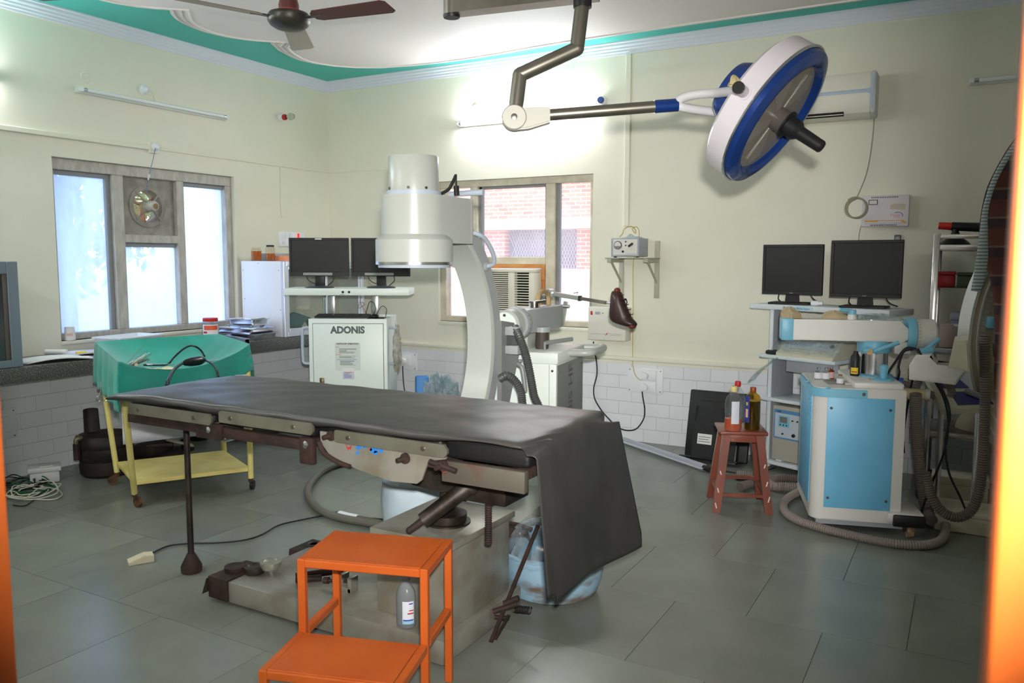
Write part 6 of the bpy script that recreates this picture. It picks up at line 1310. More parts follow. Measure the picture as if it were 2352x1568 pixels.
# ------------------------------------------------------------------ blue and white C-arm unit
m_bw = mat('cream_white_enamel', (222, 220, 216), .38); m_sky = mat('sky_blue_enamel', (118, 190, 230), .4, c2=(110, 184, 224), scale=5); m_skyl = mat('light_blue_plastic', (120, 186, 214), .4)
RK = math.radians(16.3); mK = frame((4.506, -1.48, 0), RK)
bu = thing('blue_c_arm', (4.70, -1.2, 0), 'white and sky-blue mobile C-arm unit with steel column on the right', 'C-arm', RK)
KW, KD, KZ0, KZ1 = .425, .56, .06, .735
rc = [(.055-.055*math.cos(a), .055-.055*math.sin(a)) for a in [PI/2*i/6 for i in range(7)]]      # from (0,.055) to (.055,0)
pol = rc + [(KW, 0), (KW, KD), (0, KD)]
G(mK).prism(pol, KZ0, KZ1, None, .004).build('cabinet', m_bw, bu)
G(mK).box(.03, KW+.02, .01, KD-.02, .035, .062).build('chassis', m_rks, bu)
G(mK).box(.19, KW, .04, KD, KZ1-.004, KZ1+.028, .012).build('raised_deck', m_bw, bu)
fpn = G(mK).box(.062, .375, -.004, .003, .125, .69, .002).build('front_panel', m_sky, bu)
for x in (.08, .355):
    for z in (.175, .635): G(mK).lathe([(.007, 0), (.007, .002), (.004, .004)], 10, aim((x, -.004, z), (0, -1, 0))).build('screw', m_screw, fpn)
lp = G(mK).box(-.004, .003, .075, KD-.06, .12, .70, .002).build('side_panel', m_sky, bu)
for r in range(4):
    for c in range(2): G(mK).cbox((-.006, .10+.045*c, .66-.035*r-.012*c), .006, .030, .011, M.Rotation(.3, 3, 'X'), .002).build('louvre', m_skyl, lp)
bp = [(-.014, KD-.05), (-.014, .05), (-.006, .02), (.02, -.006), (.05, -.014), (.245, -.014), (.245, -.002), (.055, -.002), (.03, .004), (.006, .03), (-.002, .055), (-.002, KD-.05)]
bmp = G(mK).prism(bp, .690, .732, None, .003).build('bumper', m_skyl, bu); G(mK).lathe([(.009, 0), (.008, .003)], 10, aim((.228, -.014, .711), (0, -1, 0))).build('screw', m_screw, bmp)
for q in ((-.012, .20, .735), (.06, -.008, .735)): G(mK).lathe([(.012, 0), (.01, .006)], 10, M.Translation(q)).build('bumper_stud', m_skyl, bu)
# outrigger foot with caster
of = G(mK).box(.36, .53, -.03, .20, .075, .125, .012).build('outrigger', m_bw, bu); G(mK).box(.385, .535, -.045, -.018, .06, .118, .008).build('rubber_buffer', m_black, of)
G(mK).cyl((.455, -.0, .035), (.485, -.0, .035), .036, n=18).build('caster_wheel', mat('worn_caster', (200, 176, 140), .5, c2=(120, 80, 50), scale=20), of); G(mK).box(.44, .452, -.012, .012, .03, .08).build('caster_fork', m_rustl, of)
for x, y in ((.05, .05), (.05, KD-.06), (KW, KD-.06)): G(mK).cyl((x-.012, y, .02), (x+.012, y, .02), .02, n=12).build('caster', m_black, bu)
# column, arm, dial, holder
cxl, cyl_ = .33, .33; mc_ = mK @ M.Translation((cxl, cyl_, 0))
G(mc_).lathe([(.10, KZ1+.026), (.10, KZ1+.032), (.085, KZ1+.04)], 30).build('column_base', m_skyl, bu); G(mc_).lathe([(.072, KZ1+.03), (.072, .92)], 30).build('steel_column', m_chrome, bu)
G(mc_).lathe([(.08, .888), (.082, .9), (.082, .94), (.078, .95)], 30).build('column_collar', m_skyl, bu)
for sx in (-1, 1): G(mc_).cyl((sx*.03-.04, -.085, .90), (sx*.03-.01, -.085, .905), .016, n=12).build('clamp_screw', m_skyl, bu)
G(mc_).cyl((-.02, -.095, .90), (.10, -.10, .95), .012, .011, 10).build('clamp_lever', m_skyl, bu); G(mc_).lathe([(.016, 0), (.016, .008)], 12, aim((-.04, -.09, .898), (0, -1, 0))).build('lever_cap', mat('pale_orange_cap', (226, 170, 90), .4), bu)
arm_p = [(-.135, .948), (.46, .948), (.49, .965), (.49, 1.01), (.44, 1.058), (-.135, 1.058)]
G(mK @ M.Translation((0, cyl_, 0)) @ XZ).prism(arm_p, -.065, .065, None, .006).build('horizontal_arm', m_bw, bu)
G(mK).box(-.145, -.085, cyl_-.07, cyl_+.07, .945, 1.062, .004).build('arm_end_cap', m_skyl, bu)
G(mK).lathe([(.024, 1.056), (.022, 1.085)], 16, M.Translation((.215, cyl_, 0))).build('knob_base', m_bw, bu); G(mK).lathe([(.02, 1.084), (.021, 1.105), (.018, 1.11)], 16, M.Translation((.215, cyl_, 0))).build('knob', m_skyl, bu); G(mK).cyl((.215, cyl_, 1.103), (.15, cyl_-.02, 1.112), .009, n=8).build('knob_lever', m_skyl, bu)
mdl = mK @ M.Translation((.49, cyl_, .985)) @ M.Rotation(PI/2, 4, 'Y')       # local z along the arm to the right
G(mdl).lathe([(.085, -.01), (.088, 0), (.088, .03), (.084, .034)], 36).build('rotation_dial', m_skyl, bu); G(mdl).lathe([(.0865, .034), (.0865, .048)], 36).build('dial_scale', m_con, bu)
for k in range(30):
    a = k*2*PI/30; G(mdl).cbox((.0868*math.cos(a), .0868*math.sin(a), .041), .001, .0016, .009, M.Rotation(a, 3, 'Z')).build('dial_mark', m_ink, bu, smooth=0)
G(mdl).lathe([(.082, .045), (.082, .12), (.07, .13)], 32).build('rotation_drum', m_bw, bu)
G(mK).box(.42, .50, cyl_-.05, cyl_+.03, .885, .95, .006).build('arm_bracket', m_bw, bu)
g = G(mK); g.cyl((.56, cyl_-.09, .915), (.62, cyl_-.10, .975), .011, n=10); g.build('dial_lever', m_skyl, bu); g = G(mK); g.cyl((.52, cyl_-.11, .905), (.59, cyl_-.105, .915), .018, n=12); g.build('lever_hub', m_skyl, bu)
# holder body under the drum and the C with its scale
hA = [hy(x, y, -1.15) for x, y in ((2090, 835), (2090, 868), (2195, 880), (2222, 848), (2222, 838), (2150, 838), (2140, 812), (2105, 812))]
g = G(XZ); g.prism([(p.x, p.z) for p in hA], -1.22, -1.02, None, .01); g.build('c_holder', m_bw, bu)
hB = [hy(x, y, -1.35) for x, y in ((2178, 842), (2192, 780), (2224, 778), (2228, 850))]
g = G(XZ); g.prism([(p.x, p.z) for p in hB], -1.42, -1.15, None, .008); g.build('c_guide_block', m_con, bu)
DC = 4.25; cc_ = hd(2600, 775, DC); rgt = _r.copy(); rgt.z = 0; rgt.normalize(); upz = V((0, 0, 1)); tow = rgt.cross(upz)
RO, RIN = .885, .76
def cp2(th, r, t): return cc_ - rgt*(r*math.cos(th)) + upz*(r*math.sin(th)) + tow*t
def arcstrip(name, r0, r1, ta, tb, mt_, a0=-62, a1=68, N=40):
    g = G(); prev = None
    for i in range(N+1):
        th = math.radians(a0+(a1-a0)*i/N); cur = g.ring([cp2(th, r0, ta), cp2(th, r1, ta), cp2(th, r1, tb), cp2(th, r0, tb)])
        if prev: g.bridge(prev, cur)
        else: g._f(cur)
        prev = cur
    g._f(prev[::-1]); return g.build(name, mt_, bu)
arcstrip('c_arc', RIN, RO, -.05, .05, mat('c_arc_cream', (196, 188, 164), .45)); arcstrip('c_arc_rim', RO-.012, RO+.003, -.052, .054, m_bw); sclp = arcstrip('c_arc_scale', RO-.085, RO-.05, .05, .0525, m_con); arcstrip('c_arc_rim', RO-.048, RO-.04, .05, .056, m_bw)
for k in range(34):
    th = math.radians(-20+k*2.2); a, b = cp2(th, RO-.083, .0531), cp2(th, RO-.058, .0531); G().bar(a, b, .0016, .001, tow).build('scale_mark', m_ink, sclp, smooth=0)
q = cp2(math.radians(6), RIN+.03, .07); G().cbox(q, .04, .05, .06, None, .008).build('arc_clip', m_skyl, bu)
# slanted control panel
pA_ = [hy(2125, 862, -.85), hy(2230, 862, -.75), hy(2300, 935, -1.0), hy(2165, 940, -1.15)]
cpn = thing('keypad_console', pA_[3], 'slanted white control panel with dark blue keypads beside the blue C-arm', 'console')
n_ = (pA_[1]-pA_[0]).cross(pA_[3]-pA_[0]).normalized(); n_ = n_ if n_.dot(CAM-pA_[0]) > 0 else -n_
def qpt(u, v, h): return pA_[0]*(1-u)*(1-v)+pA_[1]*u*(1-v)+pA_[2]*u*v+pA_[3]*(1-u)*v + n_*h
def plate(name, u0, u1, v0, v1, h0, h1, mt_, par):
    g = G(); A = g.ring([qpt(u, v, h0) for u, v in ((u0, v0), (u1, v0), (u1, v1), (u0, v1))]); B3 = g.ring([qpt(u, v, h1) for u, v in ((u0, v0), (u1, v0), (u1, v1), (u0, v1))]); g._f(A[::-1]); g._f(B3); g.bridge(A, B3); return g.build(name, mt_, par, smooth=0)
plate('board', 0, 1, 0, 1, -.03, 0, m_con, cpn); m_navy = mat('navy_keypad', (62, 62, 120), .5)
plate('keypad', .12, .88, .06, .40, 0, .003, m_navy, cpn); plate('keypad', .30, .92, .52, .90, 0, .003, m_navy, cpn)
g = G(); g.cyl(qpt(.55, .58, .02), qpt(.80, .80, .02), .016, n=10); g.build('hand_switch', m_rks, cpn)
for u in (.15, .85): 
    q = qpt(u, .6, -.03); G().cyl((q.x, q.y, .0), q, .014, n=10).build('leg', m_chrome, cpn)
# vials on the deck
m_vial = glass('vial_glass', (250, 252, 252), .2, .04, (230, 232, 236), 9., (1, 1, 1)); m_vlab = mat('vial_label', (222, 222, 228), .5)
def vial(px, py, r, h, lab, body, cap, lmat, z=KZ1):
    p = hz(px, py, z); t = thing('medicine_vial', (p.x, p.y, z), lab, 'vial'); m_ = M.Translation((p.x, p.y, z+.0005))
    G(m_).lathe([(r*.9, 0), (r, .004), (r, h*.66), (r*.55, h*.8), (r*.45, h*.84), (r*.45, h*.88)], 18).build('body', body, t); G(m_).lathe([(r*.55, h*.86), (r*.56, h*.88), (r*.56, h)], 14).build('cap', cap, t)
    a = math.atan2(CAM.y-p.y, CAM.x-p.x); label_patch('label', m_, r*1.005, a-1.3, a+1.3, h*.1, h*.6, lmat, t, 1, .0006, 14)
vial(1879, 871, .020, .064, 'white labelled glass vial, leftmost of the vials on the blue unit', m_vial, m_chrome, m_vlab); vial(1897, 872, .020, .064, 'white labelled glass vial, second from left on the blue unit', m_vial, m_chrome, m_vlab)
vial(1908, 870, .018, .064, 'brown glass vial with pink label on the blue unit', mat('amber_glass', (120, 50, 24), .1), m_chrome, mat('pink_vlabel', (216, 170, 170), .5)); vial(1929, 882, .017, .05, 'short glass vial standing in front of the others on the blue unit', m_vial, mat('copper_cap', (190, 120, 80), .35, .7), m_vlab)
tag(G(mK @ M.Translation((.19, .22, KZ1+.0008))).prism([(-.11, -.10), (.07, -.10), (.09, .05), (-.05, .10), (-.12, .03)], 0, .001).build('stained_paper', mat('stained_paper', (176, 172, 170), .7, c2=(130, 126, 126), scale=14)), 'grey stained paper lying under the vials on the blue unit', 'paper')
g = G(mK); g.grid(lambda u, v: (.16+.13*u+.02*v, .12+.24*v, KZ1+.003+.035*max(0, u-.3)+.004*math.sin(9*v)), 8, 10); tag(g.build('cream_paper', mat('cream_paper', (214, 212, 190), .7), solid=.0012), 'curled cream paper sheet lying on the deck of the blue unit', 'paper')
g = G(mK); g.lathe([(.05, 0), (.052, .008), (.04, .012)], 20, M.Translation((.345, .14, KZ1+.028))); g.lathe([(.018, .01), (.02, .05), (.022, .055), (.022, .075), (.012, .08)], 14, M.Translation((.345, .14, KZ1+.028))); g.build('deck_knob', m_skyl, bu)
bt3 = hz(1968, 862, KZ1+.03); bb = thing('small_black_bottle', (bt3.x, bt3.y, KZ1+.028), 'small black bottle with a yellow label beside the steel column', 'bottle'); m_ = M.Translation((bt3.x-.01, bt3.y+.0, KZ1+.0285)); G(m_).lathe([(.024, 0), (.025, .004), (.025, .10), (.012, .12), (.012, .13)], 16).build('body', m_black, bb); a = math.atan2(CAM.y-bt3.y, CAM.x-bt3.x); label_patch('label', m_, .0252, a-.9, a+.6, .012, .045, m_yell, bb); label_patch('label_print', m_, .0256, a-.7, a+.4, .02, .026, m_inkr, bb)
# rags and film on the arm
m_rag = mat('tan_rag', (176, 158, 128), .85, bump=.2, bscale=40)
def rag(name, p, s_, lab, mt_, k):
    g = G(M.Translation(p)); g.grid(lambda u, v: (s_[0]*math.cos(2*PI*u)*math.cos(v*1.45)*(1+.25*math.sin(3*2*PI*u+k+4*v)), s_[1]*math.sin(2*PI*u)*math.cos(v*1.45)*(1+.2*math.sin(5*2*PI*u)), s_[2]*math.sin(v*1.45)*(1+.15*math.sin(4*2*PI*u+k))), 26, 8); tag(g.build(name, mt_, smooth=30), lab, 'rag' if mt_ is m_rag else 'plastic film')
rag('tan_rag', mK @ V((-.10, cyl_, 1.06)), (.05, .05, .055), 'crumpled tan rag on the left end of the blue C-arm', m_rag, 1); rag('tan_rag', mK @ V((.13, cyl_+.02, 1.059)), (.06, .03, .04), 'crumpled tan rag behind the blue knob on the arm', m_rag, 2); rag('crumpled_film', mK @ V((.35, cyl_, 1.059)), (.12, .05, .03), 'crumpled clear film on top of the blue C-arm', m_bagp, 3)
# ------------------------------------------------------------------ hoses and cables of the blue unit
m_gh = mat('grey_corrugated', (136, 126, 120), .55); m_gh2 = mat('dark_corrugated', (104, 92, 86), .55)
def hose(name, P, r, mt_, lab, rib=.012): tag(G().tube(P, r, 12, 8, rib=rib).build(name, mt_), lab, 'hose')
fl_ = [(1880, 1130), (1835, 1130), (1803, 1150), (1802, 1172), (1830, 1193), (1890, 1213), (1960, 1230), (2040, 1246), (2110, 1252), (2150, 1246), (2168, 1232)]
hose('floor_hose', [hz(x, y, .023) for x, y in fl_] + [hz(2172, 1205, .05)], .0225, m_gh, 'grey corrugated hose looping on the floor around the blue unit')
hose('upright_hose', [hy(x, y, v) for x, y, v in ((2103, 905, -1.15), (2104, 960, -1.12), (2107, 1020, -1.1), (2113, 1080, -1.1), (2120, 1130, -1.1), (2128, 1172, -1.1))] + [hz(2140, 1195, .05)], .030, m_gh, 'thick grey corrugated hose hanging upright beside the blue cabinet')
hose('looped_hose', [hy(x, y, -1.3) for x, y in ((2125, 1085), (2140, 1140), (2165, 1175), (2200, 1188), (2232, 1170), (2250, 1120), (2258, 1040), (2262, 940), (2263, 850), (2262, 770))], .026, m_gh2, 'dark corrugated hose hanging in a loop from the C to near the floor')
hose('short_hose', [hy(x, y, -1.0) for x, y in ((2102, 898), (2108, 878), (2120, 862), (2140, 862), (2165, 868), (2185, 895), (2180, 915), (2160, 915), (2135, 905), (2124, 905))], .022, m_gh, 'short grey corrugated hose bent below the control panel')
cpl = thing('hose_coupling', hy(2100, 905, -1.05), 'cream cylindrical hose coupling at the right side of the blue cabinet', 'coupling'); a, b = hy(2070, 903, -1.08), hy(2127, 906, -1.08); G().cyl(a, b, .029, n=18).build('sleeve', mat('cream_sleeve', (214, 200, 158), .5), cpl); G().cyl(b, b+(b-a).normalized()*.02, .03, n=18).build('end', m_bw, cpl)
a, b = hy(2046, 874, -1.0), hy(2074, 878, -1.0); bcn = thing('blue_connector', a, 'bright blue hose connector behind the blue cabinet top', 'connector'); G().cyl(a, b, .024, n=14).build('shell', mat('bright_blue', (60, 100, 190), .4), bcn); G().tube([b, b+V((.03, 0, -.015)), b+V((.045, 0, -.05))], .016, 10, rib=.008).build('stub', m_gh, bcn)
a = hy(2122, 856, -.98); lbx = thing('lever_box', a, 'light blue valve block on the grey hose under the dial', 'valve block'); G(M.Translation(a)).cbox((0, 0, 0), .06, .05, .06, M.Rotation(.5, 3, 'Y'), .006).build('block', m_skyl, lbx)
a = hy(2098, 1020, -1.0); rbx = thing('wall_outlet', (a.x, -.02, a.z-.04), 'light blue and white wall outlet box behind the upright hose', 'outlet box'); G().box(a.x-.05, a.x+.03, -.04, 0, a.z-.03, a.z+.05, .004).build('cover', m_skyl, rbx); G().box(a.x-.05, a.x+.03, -.05, 0, a.z-.07, a.z-.032, .003).build('box', m_white, rbx)
def cab(P, lab, r=.006): tag(G().tube(P, r, 6).build('hanging_cable', m_cable), lab, 'cable')
cab([hy(x, y, -1.1) for x, y in ((2022, 800), (2020, 830), (2015, 870))] + [mK @ V((.38, .5, .4))], 'black cable dropping from the arm behind the steel column')
cab([hy(x, y, -1.1) for x, y in ((2105, 800), (2080, 800), (2060, 825), (2040, 855), (2030, 880))] + [mK @ V((.36, .54, .5))], 'black cable from the dial down to the left behind the cabinet')
cab([hy(x, y, -1.12) for x, y in ((2098, 800), (2075, 808), (2064, 840), (2062, 870))] + [mK @ V((.42, .52, .5))], 'second black cable from the dial falling straight behind the cabinet', .007)
cab([hy(x, y, -1.15) for x, y in ((2106, 802), (2125, 845), (2150, 880), (2170, 920), (2178, 975), (2168, 1040), (2140, 1110), (2120, 1165), (2118, 1195), (2140, 1215), (2165, 1225))], 'black cable sweeping from the dial down to the floor on the right')
cab([hy(x, y, -1.2) for x, y in ((2108, 800), (2135, 850), (2165, 895), (2182, 950), (2172, 1010), (2178, 1080), (2205, 1140), (2222, 1180))], 'long black cable crossing the others below the control panel')
cab([hy(x, y, -1.05) for x, y in ((2104, 818), (2098, 860), (2090, 900), (2080, 960), (2075, 1000), (2076, 1040))], 'black cable hanging behind the hose coupling to the wall outlet')
hose('floor_hose', [hz(x, y, .03) for x, y in ((1690, 1090), (1720, 1092), (1745, 1098), (1775, 1115), (1800, 1118), (1835, 1120))], .03, m_gh, 'grey corrugated hose lying on the floor behind the wooden stool')
hose('floor_hose', [hz(x, y, .03) for x, y in ((1700, 1118), (1730, 1108), (1770, 1100), (1800, 1098), (1840, 1100))], .026, m_gh2, 'second dark corrugated hose on the floor under the equipment rack')
# ------------------------------------------------------------------ chrome rack at the right with its things
rk = thing('steel_rack', (5.2, -.5, 0), 'chrome framed steel rack against the dim right end of the back wall', 'rack')
PX0, PX1, PY0, PY1 = 4.985, 5.62, -.62, -.14
for x in (PX0, PX1):
    for y in (PY0, PY1): G().box(x-.017, x+.017, y-.017, y+.017, .08, 1.52, .003).build('post', m_chrome, rk); 
for x in (PX0, PX1):
    for y in (PY0, PY1): G().cyl((x, y-.012, .04), (x, y+.012, .04), .04, n=14).build('caster', m_black, rk)
RKZ = (1.452, .875, .40)
for z in RKZ: 
    G().box(PX0, PX1, PY0, PY1, z-.004, z, .001).build('shelf', m_steel, rk)
    for y in (PY0, PY1): G().box(PX0, PX1, y-.012, y+.012, z-.026, z+.006, .003).build('shelf_rail', m_chrome, rk)
G().box(PX0, PX1, PY0-.012, PY0+.012, 1.49, 1.515, .003).build('shelf_rail', m_chrome, rk)
a = hy(2193, 556, -.5); hl = thing('head_lamp', (a.x, -.5, 1.4525), 'black lamp with red-tipped grip standing on top of the steel rack', 'lamp'); m_ = M.Translation((a.x, -.5, 1.4525)); G(m_).lathe([(.075, 0), (.078, .012), (.06, .03), (.03, .05), (.018, .08), (.018, .10)], 20).build('base', m_black, hl); G(m_).cyl((-.02, 0, .11), (.16, 0, .10), .024, .026, 12).build('grip', m_black, hl); G(m_).cyl((-.085, 0, .115), (-.02, 0, .11), .02, .022, 12).build('red_tip', m_red, hl)
SHF = 1.22
G().box(PX0, PX1, PY0+.02, PY1, SHF-.004, SHF, .001).build('shelf', m_steel, rk)
def pbox(x0_, x1_, y0_, y1_, z, h, mt_, nm, lab, lid=True):
    t = thing(nm, ((x0_+x1_)/2, (y0_+y1_)/2, z), lab, 'box'); G().box(x0_, x1_, y0_, y1_, z+.0005, z+h*.78, .008).build('box', mt_, t); G().box(x0_-.004, x1_+.004, y0_-.004, y1_+.004, z+h*.78, z+h, .006).build('lid', mt_, t); return t
m_redb = mat('red_translucent_plastic', (166, 30, 36), .3); m_grnb = mat('dark_green_plastic', (50, 66, 40), .5)
a, b = hy(2153, 640, -.56), hy(2200, 612, -.56); pbox(a.x, b.x-.01, -.56, -.40, SHF, .09, m_redb, 'red_box', 'red plastic box on the steel rack'); pbox(b.x, b.x+.10, -.56, -.42, SHF, .085, m_grnb, 'green_box', 'dark green box beside the red box on the steel rack')
m_kr = mat('brown_carton', (170, 146, 130), .8)
tag(G(frame((5.10, -.42, .8755), .1)).box(-.08, .08, -.06, .06, 0, .13, .002).build('carton', mat('pale_pink_carton', (190, 170, 160), .7)), 'pale pinkish carton leaning on the middle shelf of the steel rack', 'carton')
pbox(5.07, 5.25, -.34, -.18, .8755, .19, mat('white_blue_carton', (150, 152, 172), .6), 'medicine_carton', 'white and blue medicine carton behind the pink carton on the rack')
tag(G(frame((5.14, -.5, 1.005), .05)).box(-.05, .09, -.08, .08, .0, .003).build('x_ray_folder', m_paper), 'flat folder lying on the pale pink carton in the rack', 'folder')
g = G(M.Translation((5.30, -.40, .4005))); g.grid(lambda u, v: (.17*math.cos(2*PI*u)*math.cos(v*1.5)*(1+.1*math.sin(3*2*PI*u)), .12*math.sin(2*PI*u)*math.cos(v*1.5), .13*math.sin(v*1.5)*(1+.08*math.sin(5*2*PI*u))), 24, 8); tag(g.build('linen_bundle', mat('beige_linen', (190, 176, 150), .85)), 'beige linen bundle lying on the lowest rack shelf', 'linen')
for (x0_, x1_, y0_, y1_, h, lab) in ((5.03, 5.30, -.80, -.64, .20, 'white carton on the floor under the steel rack, left one'), (5.34, 5.60, -.78, -.62, .22, 'white carton on the floor under the steel rack, right one'), (5.06, 5.40, -1.16, -.92, .11, 'low white carton on the floor in front of the others at the rack')): pbox(x0_, x1_, y0_, y1_, 0, h, mat('white_carton', (206, 200, 180), .7) if 'left' in lab else bpy.data.materials['white_carton'], 'floor_carton', lab)
# plaid cloth and striped towel over the C
m_pl = bpy.data.materials.new('brown_plaid'); m_pl.use_nodes = True; nt = m_pl.node_tree; b = nt.nodes['Principled BSDF']; b.inputs['Roughness'].default_value = .9
def band(nt, axis, scale, lo, hi):
    tc = nt.nodes.new('ShaderNodeTexCoord'); sp = nt.nodes.new('ShaderNodeSeparateXYZ'); mu = nt.nodes.new('ShaderNodeMath'); mu.operation = 'MULTIPLY'; mu.inputs[1].default_value = scale; fr = nt.nodes.new('ShaderNodeMath'); fr.operation = 'FRACT'; gt = nt.nodes.new('ShaderNodeMath'); gt.operation = 'GREATER_THAN'; gt.inputs[1].default_value = lo
    nt.links.new(tc.outputs['Object'], sp.inputs[0]); nt.links.new(sp.outputs[axis], mu.inputs[0]); nt.links.new(mu.outputs[0], fr.inputs[0]); nt.links.new(fr.outputs[0], gt.inputs[0]); return gt.outputs[0]
mx = nt.nodes.new('ShaderNodeMix'); mx.data_type = 'RGBA'; mx.inputs[6].default_value = lin((86, 46, 40)); mx.inputs[7].default_value = lin((58, 40, 44)); nt.links.new(band(nt, 2, 7, .6, 1), mx.inputs[0])
mx2 = nt.nodes.new('ShaderNodeMix'); mx2.data_type = 'RGBA'; mx2.inputs[7].default_value = lin((112, 86, 76)); nt.links.new(mx.outputs[2], mx2.inputs[6]); nt.links.new(band(nt, 2, 7, .93, 1), mx2.inputs[0]); nt.links.new(mx2.outputs[2], b.inputs['Base Color'])
ED = [(2345, 300), (2310, 345), (2278, 400), (2262, 440), (2252, 500), (2252, 550), (2262, 590), (2276, 640), (2282, 700), (2282, 780), (2280, 860), (2284, 960)]
EDs = spline([V((x, y, 0)) for x, y in ED], 4)
def plaid(u, v):
    k = v*(len(EDs)-1); i = min(int(k), len(EDs)-2); e = EDs[i].lerp(EDs[i+1], k-i); p = hd(e.x+u*110, e.y-(1-v)*u*20, 4.05)
    return tuple(p + tow*(.05*math.sin(PI*u)+.012*math.sin(9*v+6*u)))
g = G(); g.grid(plaid, 14, 40); tag(g.build('plaid_shawl', m_pl, solid=.006, smooth=70), 'brown plaid shawl hung over the C beside the orange door frame', 'shawl')
m_tow = bpy.data.materials.new('striped_towel'); m_tow.use_nodes = True; nt = m_tow.node_tree; b = nt.nodes['Principled BSDF']; b.inputs['Roughness'].default_value = .9
mx = nt.nodes.new('ShaderNodeMix'); mx.data_type = 'RGBA'; mx.inputs[6].default_value = lin((170, 184, 186)); mx.inputs[7].default_value = lin((112, 122, 126)); nt.links.new(band(nt, 2, 60, .55, 1), mx.inputs[0]); nt.links.new(mx.outputs[2], b.inputs['Base Color'])
TL = spline([V(p) for p in ((2328, 318, 8), (2295, 368, 9), (2268, 420, 9), (2250, 480, 10), (2243, 530, 16), (2236, 580, 24), (2229, 630, 26), (2222, 667, 20))], 5)
def towel(u, v):
    k = v*(len(TL)-1); i = min(int(k), len(TL)-2); e = TL[i].lerp(TL[i+1], k-i); return tuple(hd(e.x+u*e.z, e.y+u*3, 4.02) + tow*(.012*math.sin(PI*u)+.03))
g = G(); g.grid(towel, 5, 30); tag(g.build('striped_towel', m_tow, solid=.008, smooth=60), 'grey striped towel hanging along the edge of the plaid shawl', 'towel')
# ================================================================== CEILING FANS AND OPERATING LAMP
m_brown = mat('brown_fan_enamel', (92, 48, 42), .4); m_ltbr = mat('tan_blade', (150, 136, 112), .45); m_mot = mat('dark_motor', (52, 54, 52), .4, .4, c2=(74, 72, 64), scale=20)
def ceiling_fan(loc, a0, label):
    x, y, z = loc; t = thing('ceiling_fan', (x, y, z-.06), label, 'ceiling fan'); m_ = M.Translation((x, y, z))
    G(m_).lathe([(.03, -.052), (.07, -.045), (.095, -.03), (.108, -.012), (.11, .012), (.10, .028), (.06, .034)], 32).build('motor', m_mot, t)
    G(m_).lathe([(.045, .03), (.062, .034), (.062, .044), (.04, .048)], 24).build('red_ring', mat('red_ring', (170, 50, 30), .5), t)
    G(m_).lathe([(.05, .045), (.052, .07), (.04, .12), (.028, .16), (.016, .17)], 24).build('cup', m_brown, t); G(m_).cyl((0, 0, .16), (0, 0, H-z-.06), .011, n=12).build('down_rod', m_brown, t); G(m_).lathe([(.02, H-z-.12), (.05, H-z-.07), (.06, H-z-.03)], 20).build('canopy', m_brown, t)
    for k in range(3):
        a = a0+k*2*PI/3; R = m_ @ M.Rotation(a, 4, 'Z')
        bl = G(R @ M.Rotation(math.radians(-9), 4, 'X')).prism([(.15, -.03), (.18, -.058), (.58, -.066), (.602, -.05), (.602, .05), (.58, .066), (.18, .05), (.15, .03)], -.002, .002).build('blade', m_ltbr if k == 2 else (m_brown if k == 0 else mat('cream_blade_tip', (190, 184, 168), .5)), t)
        G(R).bar((.09, 0, .0), (.20, 0, .0), .03, .005, (0, 1, 0) if False else (0, 0, 1)).build('blade_arm', m_mot, bl)
    return t
ceiling_fan((2.02, -2.525, 2.60), math.radians(7), 'brown ceiling fan hanging left of the operating lamp')
ceiling_fan((1.70, -3.72, 2.60), math.radians(136), 'ceiling fan nearer the photographer, only a blade tip in view')
g = G(M.Translation((2.02, -2.525, 0))); g.lathe([(.46, H-.032), (.44, H-.040), (.40, H-.034), (.30, H-.036), (.28, H-.044), (.24, H-.036), (.08, H-.034)], 48, None, False, False); struct(g.build('trim_11', m_ceil, origin=False))
for k in range(36):
    a = k*2*PI/36
# operating lamp
m_st2 = mat('lamp_steel', (156, 152, 140), .34, .9, c2=(136, 132, 120), scale=6, stretch=(1, 1, .2)); m_cgr = mat('lamp_casting', (182, 180, 170), .45); m_navy2 = mat('lamp_blue', (24, 58, 128), .22, .35, coat=.4); m_wht = mat('lamp_white', (204, 198, 204), .35)
DL = 3.0
L1, L2, L3, L4 = hd(1338, 5, DL), hd(1325, 112, DL), hd(1194, 172, DL), hd(1183, 262, DL)
Bm1 = hd(1342, -28, DL); zb_ = Bm1.z
d_ = ray(1037, 8); Bm0 = CAM + d_*((zb_-CAM.z)/d_.z)
ol = thing('operating_lamp', (Bm0.x, Bm0.y, H-.9), 'blue-rimmed white operating lamp on a jointed steel ceiling arm', 'operating lamp')
dirb = (Bm1-Bm0).normalized()
G().cyl((Bm0.x, Bm0.y, zb_-.045), (Bm0.x, Bm0.y, H), .031, n=24).build('ceiling_post', m_st2, ol); G().lathe([(.031, 0), (.033, .004), (.033, .012)], 24, M.Translation((Bm0.x, Bm0.y, zb_-.055))).build('post_cap', m_black, ol)
bmm = G().bar(Bm0+dirb*.02, Bm1+dirb*.05, .075, .09, (0, 0, 1)).build('swing_beam', m_st2, ol); nb = dirb.cross(V((0, 0, 1))); nb = nb if nb.dot(CAM-Bm0) > 0 else -nb
q = Bm0+dirb*.17; G().bar(q+nb*.0465, q+dirb*.13+nb*.0465, .03, .0015, nb).build('blue_plate', mat('blue_name_plate', (40, 90, 170), .5), bmm)
def cylp(nm, a, b, r, mt_=m_st2, n=20, r2=None): return G().cyl(a, b, r, r2, n).build(nm, mt_, ol)
cylp('drop_tube', Bm1+V((0, 0, -.0)), L1, .0275); cylp('swivel_collar', L1+V((0, 0, .02)), L1+V((0, 0, -.02)), .034, m_black)
